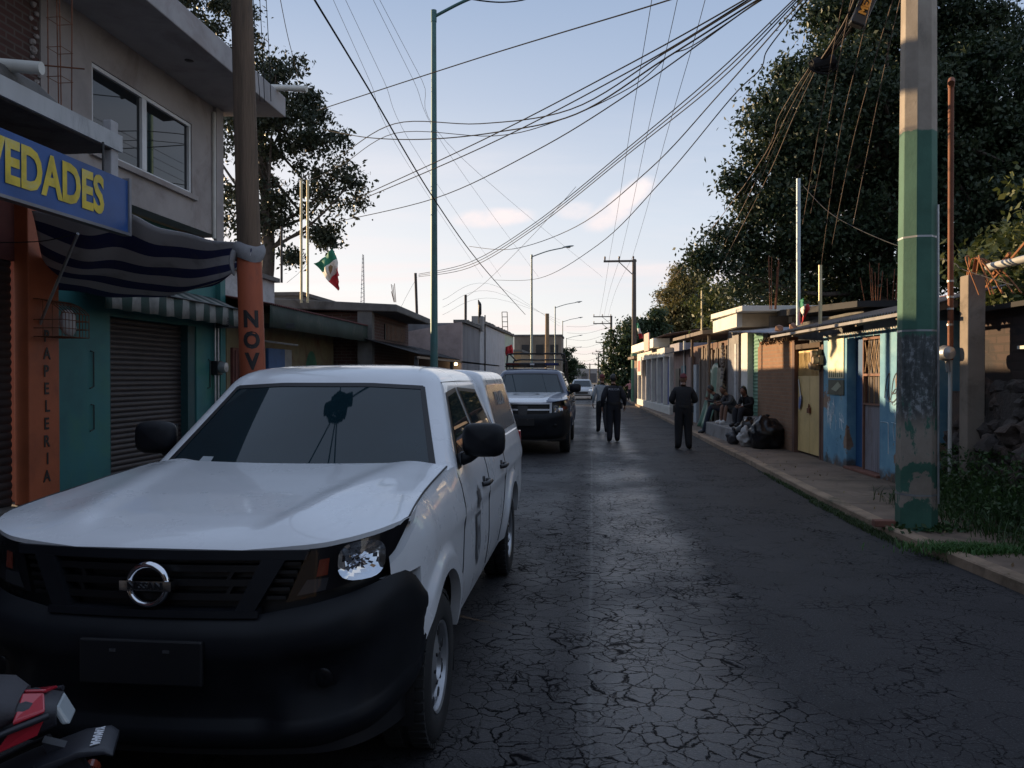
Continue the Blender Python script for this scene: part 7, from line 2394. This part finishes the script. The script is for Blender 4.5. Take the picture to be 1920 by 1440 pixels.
tree('tree', 'dark garden tree beyond the adobe house at the right edge', L((1960, 560, 14, 1.2), (1985, 480, 14, 1.4), (1930, 480, 15, .9), (1880, 520, 16, .8)),
    [(8.6, 14, 0), (8.6, 14, 2), (8.5, 14, 4.2)], BUSH, leaf=.16, clump_r=.45, density=1.1, leaves=90, limbs=10, tr=.16)
# far end of the street
T = thing('far_houses', 'pale low house front closing the far end of the street', 'building', (0, 205, 0))
b = MB(); a = atY(1072, 700, 205); c = atY(1142, 700, 205)
b.box(a.x - 8, c.x + 2, 205, 212, 0, 3.6); b.build('wall', M('far_wall', (.30, .28, .27), .9, var=.25, scale=.4), T)
for px in (1096, 1112, 1128):
    p = atY(px, 715, 205)
    b = MB(); b.box(p.x - .8, p.x + .8, 204.9, 205, 0, 2.4); b.build('door', M('far_door', (.10, .09, .09), .8), T)
b = MB()
for px, pt in ((1084, 700), (1100, 696), (1135, 698)):
    p = atY(px, pt, 206); b.box(p.x - 1.2, p.x + 1.2, 206, 209, 3.6, p.z)
b.build('roof_rooms', M('far_rooms', (.16, .15, .15), .9), T)
T = tree('tree', 'tiny dark tree on the skyline at the street end', L((1084, 698, 230, 2.2), (1084, 692, 230, 1.6)), [(-5.6, 230, 0), (-5.6, 230, 2.5), (-5.6, 230, 4)], FARG, leaf=.6, clump_r=1, density=.6, leaves=60, limbs=4, tr=.3)

# invented dark houses behind the camera, added to darken reflections in paint and glass
T = thing('house', 'invented tall dark brown house behind the camera, added for its reflections', 'building', (0, -30, 0))
b = MB(); b.box(-14, 14, -38, -30, 0, 8.5); b.build('wall', M('added_dark_house', (.05, .042, .036), .95, bump=.2), T)
for x in (-6, 0, 6):
    b = MB(); b.box(x - 1, x + 1, -30, -29.95, 4.5, 6.2); b.build('window', BLACK, T)
b = MB(); b.box(-1, 1, -30, -29.95, 0, 2.3); b.build('door', BROWNP, T)
T = thing('house', 'invented two storey dark brown house right behind the camera, added for its reflections', 'building', (8, -14, 0))
b = MB(); b.box(5.2, 12, -28, -3.5, 0, 6.4); b.build('wall', M('added_dark_house', (.05, .042, .036), .95, bump=.2), T)
for y in (-24, -18, -12, -7):
    b = MB(); b.box(5.15, 5.2, y, y + 1.4, 3.6, 5.0); b.build('window', BLACK, T)
    b = MB(); b.box(5.15, 5.2, y, y + 1.0, .1, 2.2); b.build('door', BROWNP, T)
# ------------------------------------------------------------------ people
SKIN = M('skin', (.20, .105, .07), .55, var=.12, scale=12, bump=.05)
HAIR = M('dark_hair', (.008, .007, .007), .5, var=.3, bump=.5, bscale=120, bdist=.003)
EYE = M('eye_dark', (.01, .01, .01), .2, bump=0)
SHOEK = M('black_shoe', (.01, .01, .011), .4, bump=.1)
SHOEW = M('white_shoe', (.62, .60, .58), .6, bump=.1)
def cloth(name, c, r=.85):
    return M(name, c, r, var=.3, scale=5, bump=.7, bscale=22, bdist=.015)

def head_geo(b, c, yaw, pitch, mi_skin, mi_eye, s=1.0):
    """head centred at c looking along +y turned by yaw, nodding by pitch; returns its matrix"""
    m = Matrix.Translation(c) @ Matrix.Rotation(yaw, 4, 'Z') @ Matrix.Rotation(pitch, 4, 'X') @ Matrix.Diagonal((s, s, s, 1))
    P = []
    for j in range(15):
        ph = PI * j / 14
        row = []
        for k in range(24):
            a = 2 * PI * k / 24
            x, y, z = math.sin(ph) * math.sin(a), math.sin(ph) * math.cos(a), math.cos(ph)
            X, Y, Z = x * .076, y * .096, z * .118
            if z < 0: X *= 1 + .28 * z * (1 if y > 0 else .5); Y *= 1 + (.08 * z if y > 0 else .30 * z)
            if y > .75 and -.35 < z < .15: Y += .022 * math.exp(-(x / .16) ** 2) * math.exp(-((z + .12) / .16) ** 2)   # nose
            if y > .5 and .05 < z < .35: Y -= .006 * math.exp(-((abs(x) - .38) / .18) ** 2)                            # eye sockets
            if y > .6 and -.75 < z < -.5: Y += .006 * math.exp(-(x / .3) ** 2)                                         # mouth and chin
            row.append(m @ V((X, Y, Z)))
        P.append(row)
    b.grid(P, mi_skin, closed_u=True)
    for sg in (-1, 1):
        for r_, y_, z_ in ((.010, .088, .018),):
            o = len(b.v); mm = MB(); mm.rock((sg * .030, y_ - .006, z_), r_, 0, 1, 0); b.add([m @ V(p) for p in mm.v], mm.f, mi_eye)
        mm = MB(); mm.rock((sg * .077, -.005, -.005), .03, 2, 1, .1, sq=(.35, .65, 1)); b.add([m @ V(p) for p in mm.v], mm.f, mi_skin)
    mm = MB(); mm.rock((0, .089, -.062), .02, 0, 1, 0, sq=(1.1, .3, .22)); b.add([m @ V(p) for p in mm.v], mm.f, mi_eye)
    return m

def hair_geo(m, kind):
    b = MB()
    P = []
    lim = {'short': (44, 4, -40), 'cap': (22, 14, 6), 'long': (36, -20, -62)}[kind]
    rr = {'short': 1.05, 'cap': 1.12, 'long': 1.10}[kind]
    for j in range(9):
        row = []
        for k in range(28):
            a = 2 * PI * k / 28
            f = (1 + math.cos(a)) / 2
            el0 = R(lerp(lerp(lim[2], lim[1], min(1, 2 * f)), lim[0], max(0, 2 * f - 1)))
            el = lerp(PI / 2 - .001, el0, j / 8)
            w_ = rr + (.02 * math.sin(k * 5.1 + j * 2.3) if kind != 'cap' else 0)
            row.append(m @ V((math.cos(el) * math.sin(a) * .078 * w_, math.cos(el) * math.cos(a) * .098 * w_ - .004, math.sin(el) * .118 * w_ + .004)))
        P.append(row)
    low = P[-1]
    c = m @ V((0, 0, .02))
    P.append([p.lerp(c, .12) for p in low])
    b.grid(P, closed_u=True)
    if kind == 'cap':
        Q = []
        for t in (0, .5, 1):
            Q.append([m @ V((math.sin(a) * (.084 + .0 * t), math.cos(a) * .105 + .07 * t * math.cos(a) ** .5, .047 - .012 * t)) for a in [R(-62 + 124 * k / 10) for k in range(11)]])
        b.grid(Q); b.grid([[p + V((0, 0, -.006)) for p in r_] for r_ in Q])
    if kind == 'long':
        b.tube([m @ V((0, -.07, .0)), m @ V((0, -.10, -.10)), m @ V((0, -.10, -.22)), m @ V((0, -.085, -.34))], [.085, .085, .07, .03], 10, squash=.6)
    return b

def hand_geo(b, wrist, direction, palm_n, mi, side=1, curl=.5, s=1.0):
    """palm, four unequal bent fingers and a thumb"""
    d = V(direction).normalized(); n = (V(palm_n) - d * V(palm_n).dot(d)).normalized(); w_ = d.cross(n) * side
    W_ = V(wrist)
    b.tube([W_ - d * .02, W_ + d * .03 * s, W_ + d * .075 * s, W_ + d * .09 * s], [.024 * s, .036 * s, .040 * s, .03 * s], 10, mi, squash=.5)
    for i, (off, ln, r_) in enumerate(((-.030, .066, .0085), (-.010, .078, .009), (.011, .073, .0088), (.030, .056, .0078))):
        p = W_ + d * .078 * s + w_ * off * s
        c1 = curl * (.8 + .1 * i)
        q, dirv = [p], d
        for seg, k in ((.45, .5), (.30, 1.0), (.25, 1.0)):
            a = c1 * k
            dirv = (dirv * math.cos(a) + n * math.sin(a)).normalized()
            q.append(q[-1] + dirv * ln * seg * s)
        b.tube(q, [r_ * s, r_ * s, r_ * .9 * s, r_ * .7 * s], 6, mi)
    p = W_ + d * .028 * s - w_ * .032 * s
    t1 = (d * .75 - w_ * .6 + n * .25).normalized(); t2 = (d * .9 - w_ * .15 + n * .4).normalized()
    b.tube([p, p + t1 * .036 * s, p + t1 * .036 * s + t2 * .028 * s, p + t1 * .036 * s + t2 * .046 * s], [.013 * s, .011 * s, .010 * s, .007 * s], 6, mi)

BASE = dict(pelvis=(0, 0, .94), spine=(0, .0, 1.10), chest=(0, 0, 1.27), nb=(0, 0, 1.42), neck=(0, .012, 1.50), head=(0, .025, 1.588),
            shL=(-.175, 0, 1.385), elL=(-.225, -.02, 1.11), wrL=(-.24, .07, .87), shR=(.175, 0, 1.385), elR=(.225, -.02, 1.11), wrR=(.24, .07, .87),
            hpL=(-.09, 0, .88), knL=(-.10, .03, .48), anL=(-.105, -.03, .085), toL=(-.125, .16, .05), hpR=(.09, 0, .88), knR=(.10, .03, .48), anR=(.105, -.03, .085), toR=(.125, .16, .05))
RAD = dict(pelvis=.168, spine=.162, chest=.178, nb=.075, neck=.054, head=.05, shL=.075, shR=.075, elL=.054, elR=.054, wrL=.036, wrR=.036,
           hpL=.118, hpR=.118, knL=.088, knR=.088, anL=.066, anR=.066, toL=.050, toR=.050)
BONES = [('pelvis', 'spine', 'top'), ('spine', 'chest', 'top'), ('chest', 'nb', 'top'), ('nb', 'neck', 'skin'), ('neck', 'head', 'skin')]
for s_ in 'LR':
    BONES += [('chest', 'sh' + s_, 'top'), ('sh' + s_, 'el' + s_, 'sleeve'), ('el' + s_, 'wr' + s_, 'forearm'), ('pelvis', 'hp' + s_, 'leg'), ('hp' + s_, 'kn' + s_, 'leg'), ('kn' + s_, 'an' + s_, 'shin'), ('an' + s_, 'to' + s_, 'shoe')]

def person(label, loc, rz, mats, pose={}, rad={}, hair='short', hairmat=None, yaw=0, pitch=0, scale=1.0, hands=((0, 0, -1), (0, 0, -1)), palms=((1, 0, 0), (-1, 0, 0)), curl=.5, extra=None, group=None):
    """mats: top, sleeve, forearm, leg, shin, shoe -> material"""
    T = thing('person', label, 'person', loc, rz, group)
    J = dict(BASE); J.update(pose)
    Rr = dict(RAD); Rr.update(rad)
    names = list(J)
    me = bpy.data.meshes.new('skeleton')
    idx = {n: i for i, n in enumerate(names)}
    vs = [V(J[n]) * scale for n in names]
    me.from_pydata([tuple(v) for v in vs], [(idx[a], idx[c]) for a, c, _ in BONES], [])
    o = bpy.data.objects.new('skeleton', me)
    col.objects.link(o)
    md = o.modifiers.new('skin', 'SKIN'); md.use_smooth_shade = True; md.branch_smoothing = .35
    if not me.skin_vertices:
        me.attributes  # created by the modifier below
        bpy.context.view_layer.objects.active = o
        bpy.ops.mesh.customdata_skin_add()
    for n in names:
        sv = me.skin_vertices[0].data[idx[n]]
        r_ = Rr[n] * scale
        sv.radius = (r_, r_ * (.74 if n in ('chest', 'spine', 'pelvis') else 1))
        sv.use_root = n == 'pelvis'
    sb = o.modifiers.new('sub', 'SUBSURF'); sb.levels = 2; sb.render_levels = 2
    dg = bpy.context.evaluated_depsgraph_get()
    em = bpy.data.meshes.new_from_object(o.evaluated_get(dg))
    slots = ['skin', 'top', 'sleeve', 'forearm', 'leg', 'shin', 'shoe', 'eye']
    ml = [SKIN if (s == 'skin' or mats.get(s) is None) else mats[s] for s in slots]
    ml[7] = EYE
    b = MB()
    segs = [(vs[idx[a]], vs[idx[c]], t) for a, c, t in BONES]
    def near(p):
        best, bt = 1e9, 'top'
        for a, c, t in segs:
            ab = c - a
            k = max(0, min(1, (p - a).dot(ab) / ab.length_squared))
            d = (p - (a + ab * k)).length
            if t == 'skin': d += .02
            if d < best: best, bt = d, t
        return bt
    b.v = [tuple(v.co) for v in em.vertices]
    for p in em.polygons:
        b.f.append(tuple(p.vertices)); t = near(p.center)
        if t == 'leg' and p.center.z > J['pelvis'][2] * scale - .0: t = 'top' if pose.get('_tuck') is None and p.center.z > (J['pelvis'][2] + .02) * scale else 'leg'
        b.mi.append(slots.index(t))
    bpy.data.objects.remove(o)
    hm = head_geo(b, vs[idx['head']] + V((0, .012, .045)) * scale, yaw, pitch, 0, 7, scale)
    for i, s_ in enumerate('LR'):
        hand_geo(b, vs[idx['wr' + s_]], hands[i], palms[i], 0, 1 if s_ == 'L' else -1, curl, scale)
    body = b.build('body', ml, T, smooth=180, world=False, fixn=False)
    hb = hair_geo(hm, hair)
    hb.build('cap' if hair == 'cap' else 'hair', hairmat or HAIR, T, smooth=180, world=False)
    if extra: extra(T, J, scale)
    return T

UNI = cloth('navy_uniform', (.010, .011, .017))
UNI2 = cloth('black_uniform', (.009, .009, .012))
MAROON = cloth('maroon_cap', (.12, .025, .03))
def sole(T, J, s):
    pass
def officer_gear(back_text=True):
    def f(T, J, s):
        b = MB(); P = []
        z = 1.005
        for dz, g in ((-.03, 1.0), (.03, 1.0)):
            P.append([(.205 * g * math.cos(a), .155 * g * math.sin(a), z + dz) for a in [2 * PI * k / 24 for k in range(24)]])
        b.grid(P, closed_u=True)
        belt = b.build('belt', BLACK, T, smooth=60, world=False)
        for x, y, w_ in ((.205, -.02, .045), (-.205, .0, .05)):
            b = MB(); b.box(x - w_ * .6, x + w_ * .6, y - .05, y + .05, .86, 1.02); b.build('pouch', BLACK, belt, world=False, bevel=.01)
        if back_text:
            me = text_mesh('POLICIA', .075, 0, .001, xscale=1.0)
            b = MB(); m = frame((0, -.165, 1.36), (1, 0, 0), (0, 0, 1))
            b.v = []
            b.mesh(me, m)
            b.v = [(p[0], p[1] + .55 * p[0] ** 2 - .006, p[2]) for p in b.v]
            b.build('lettering', M('pale_print', (.30, .31, .34), .6, bump=0), T, world=False)
    return f
allm = lambda m, leg=None, shoe=SHOEK, forearm='same', shin='same': dict(top=m, sleeve=m, forearm=m if forearm == 'same' else forearm, leg=leg or m, shin=(leg or m) if shin == 'same' else shin, shoe=shoe)

g = atZ(1150, 829, 0)
person('officer in dark uniform with lettering on the back, walking away beside the police pickup', g, R(3), allm(UNI),
       dict(elL=(-.265, -.06, 1.13), wrL=(-.285, .05, .90), elR=(.275, -.05, 1.13), wrR=(.30, .10, .93), knL=(-.095, .0, .48), anL=(-.10, -.08, .095), toL=(-.115, .07, .035), knR=(.10, .08, .48), anR=(.105, .07, .085), toR=(.12, .23, .04)),
       dict(chest=.215, spine=.20, pelvis=.20, shL=.105, shR=.105, elL=.075, elR=.075, hpL=.13, hpR=.13, knL=.10, knR=.10, anL=.076, anR=.076), 'short', extra=officer_gear())
g = atZ(1129, 812, 0)
person('person in pale grey sweater, dark trousers and reddish cap walking left of the officer', g, R(6), allm(cloth('pale_grey_sweater', (.25, .28, .31)), cloth('dark_trousers', (.012, .013, .018))),
       dict(elL=(-.245, -.03, 1.12), wrL=(-.27, .06, .88), knL=(-.09, .13, .50), anL=(-.10, .12, .09), toL=(-.11, .28, .05), knR=(.09, -.05, .48), anR=(.10, -.22, .14), toR=(.11, -.08, .05)),
       dict(chest=.195, spine=.19, pelvis=.18), 'cap', MAROON, yaw=R(8))
g = atZ(1281, 843, 0)
person('officer in black uniform and maroon cap standing alone near the right kerb, back turned', g, R(-4), allm(UNI2),
       dict(elL=(-.275, .0, 1.12), wrL=(-.20, .20, 1.06), elR=(.285, .03, 1.12), wrR=(.20, .23, 1.10), knL=(-.10, .02, .48), knR=(.11, .04, .48), anL=(-.115, -.02, .085), anR=(.125, .01, .085), toL=(-.15, .14, .04), toR=(.16, .16, .04)),
       dict(chest=.222, spine=.21, pelvis=.21, shL=.105, shR=.105, elL=.08, elR=.08, hpL=.135, hpR=.135, knL=.105, knR=.105, anL=.08, anR=.08), 'cap', MAROON, hands=((.6, .7, .2), (-.6, .7, .2)), palms=((0, 0, -1), (0, 0, -1)), curl=.7, extra=officer_gear(False))
g = atZ(1181, 751, SWR)
person('distant person in pink top and dark trousers by the green footed pole', g, R(170), allm(cloth('pink_top', (.50, .22, .22)), cloth('dark_trousers', (.012, .013, .018)), SHOEK, None),
       dict(elL=(-.33, .0, 1.22), wrL=(-.42, .12, 1.12), elR=(.33, .0, 1.22), wrR=(.44, .1, 1.18)), {}, 'short', scale=.78, hands=((-.6, .5, -.3), (.6, .5, -.2)))

def seat_pose(hip_y, lean, knee, foot, spread=.12, hz=.82, arms=None):
    hz -= .04
    """sitting: hips at the step, y forward; lean forward in metres at the chest"""
    d = dict(pelvis=(0, 0, hz), spine=(0, .0 + lean * .3, hz + .15), chest=(0, .03 + lean * .75, hz + .29), nb=(0, .07 + lean * 1.15, hz + .39), neck=(0, .11 + lean * 1.3, hz + .45), head=(0, .15 + lean * 1.4, hz + .51),
             shL=(-.17, .07 + lean * .95, hz + .37), shR=(.17, .07 + lean * .95, hz + .37), hpL=(-.09, .05, hz - .02), hpR=(.09, .05, hz - .02))
    for s_, sg in (('L', -1), ('R', 1)):
        d['kn' + s_] = (sg * spread, knee[0], knee[1]); d['an' + s_] = (sg * (spread - .02), foot[0], foot[1] + .085); d['to' + s_] = (sg * spread, foot[0] + .16, foot[1] + .04)
    d.update(arms or {})
    return d
rzf = RZ + R(90)       # facing the street
def seated(label, yloc, xloc, turn, mats, pose, **kw):
    p = RM @ V((xloc, yloc, 0))
    return person(label, p, rzf + turn, mats, pose, kw.pop('rad', {}), **kw)
seated('seated person in dark jacket and dark jeans leaning forward, farthest on the step', 10.45, -.22, R(-12), allm(cloth('dark_jacket', (.03, .028, .03)), cloth('blue_jeans', (.014, .02, .04)), SHOEK),
       seat_pose(0, .20, (.42, .86), (.62, .06), .11, .81, dict(elL=(-.22, .36, .98), wrL=(-.08, .52, 1.02), elR=(.22, .36, .98), wrR=(.07, .50, 1.05))), hands=((.5, .5, .3), (-.5, .5, .3)), yaw=R(-25), pitch=R(-12))
seated('seated person in dark grey hoodie, beige shorts and white shoes, middle of the step', 9.25, -.22, R(14), allm(cloth('grey_hoodie', (.055, .055, .062)), cloth('beige_shorts', (.20, .17, .14)), SHOEW, 'same', None),
       seat_pose(0, .17, (.36, .93), (.40, .42), .12, .82, dict(elL=(-.24, .30, 1.0), wrL=(-.12, .50, .98), elR=(.22, .32, 1.0), wrR=(.12, .52, 1.0))), rad=dict(knL=.062, knR=.062, anL=.045, anR=.045, chest=.17, spine=.165, elL=.062, elR=.062), hands=((.4, .6, -.2), (-.3, .6, -.1)), yaw=R(20), pitch=R(-8))
seated('seated person with long dark hair in black top, nearest the green shutter', 8.15, -.16, R(30), allm(cloth('black_top', (.010, .010, .012)), cloth('dark_trousers', (.012, .013, .018)), SHOEK),
       seat_pose(0, .04, (.38, .90), (.42, .42), .10, .81, dict(elL=(-.22, .12, 1.0), wrL=(-.10, .32, .95), elR=(.22, .12, 1.0), wrR=(.10, .32, .95))), hair='long', hands=((.3, .6, -.2), (-.3, .6, -.2)), yaw=R(25))
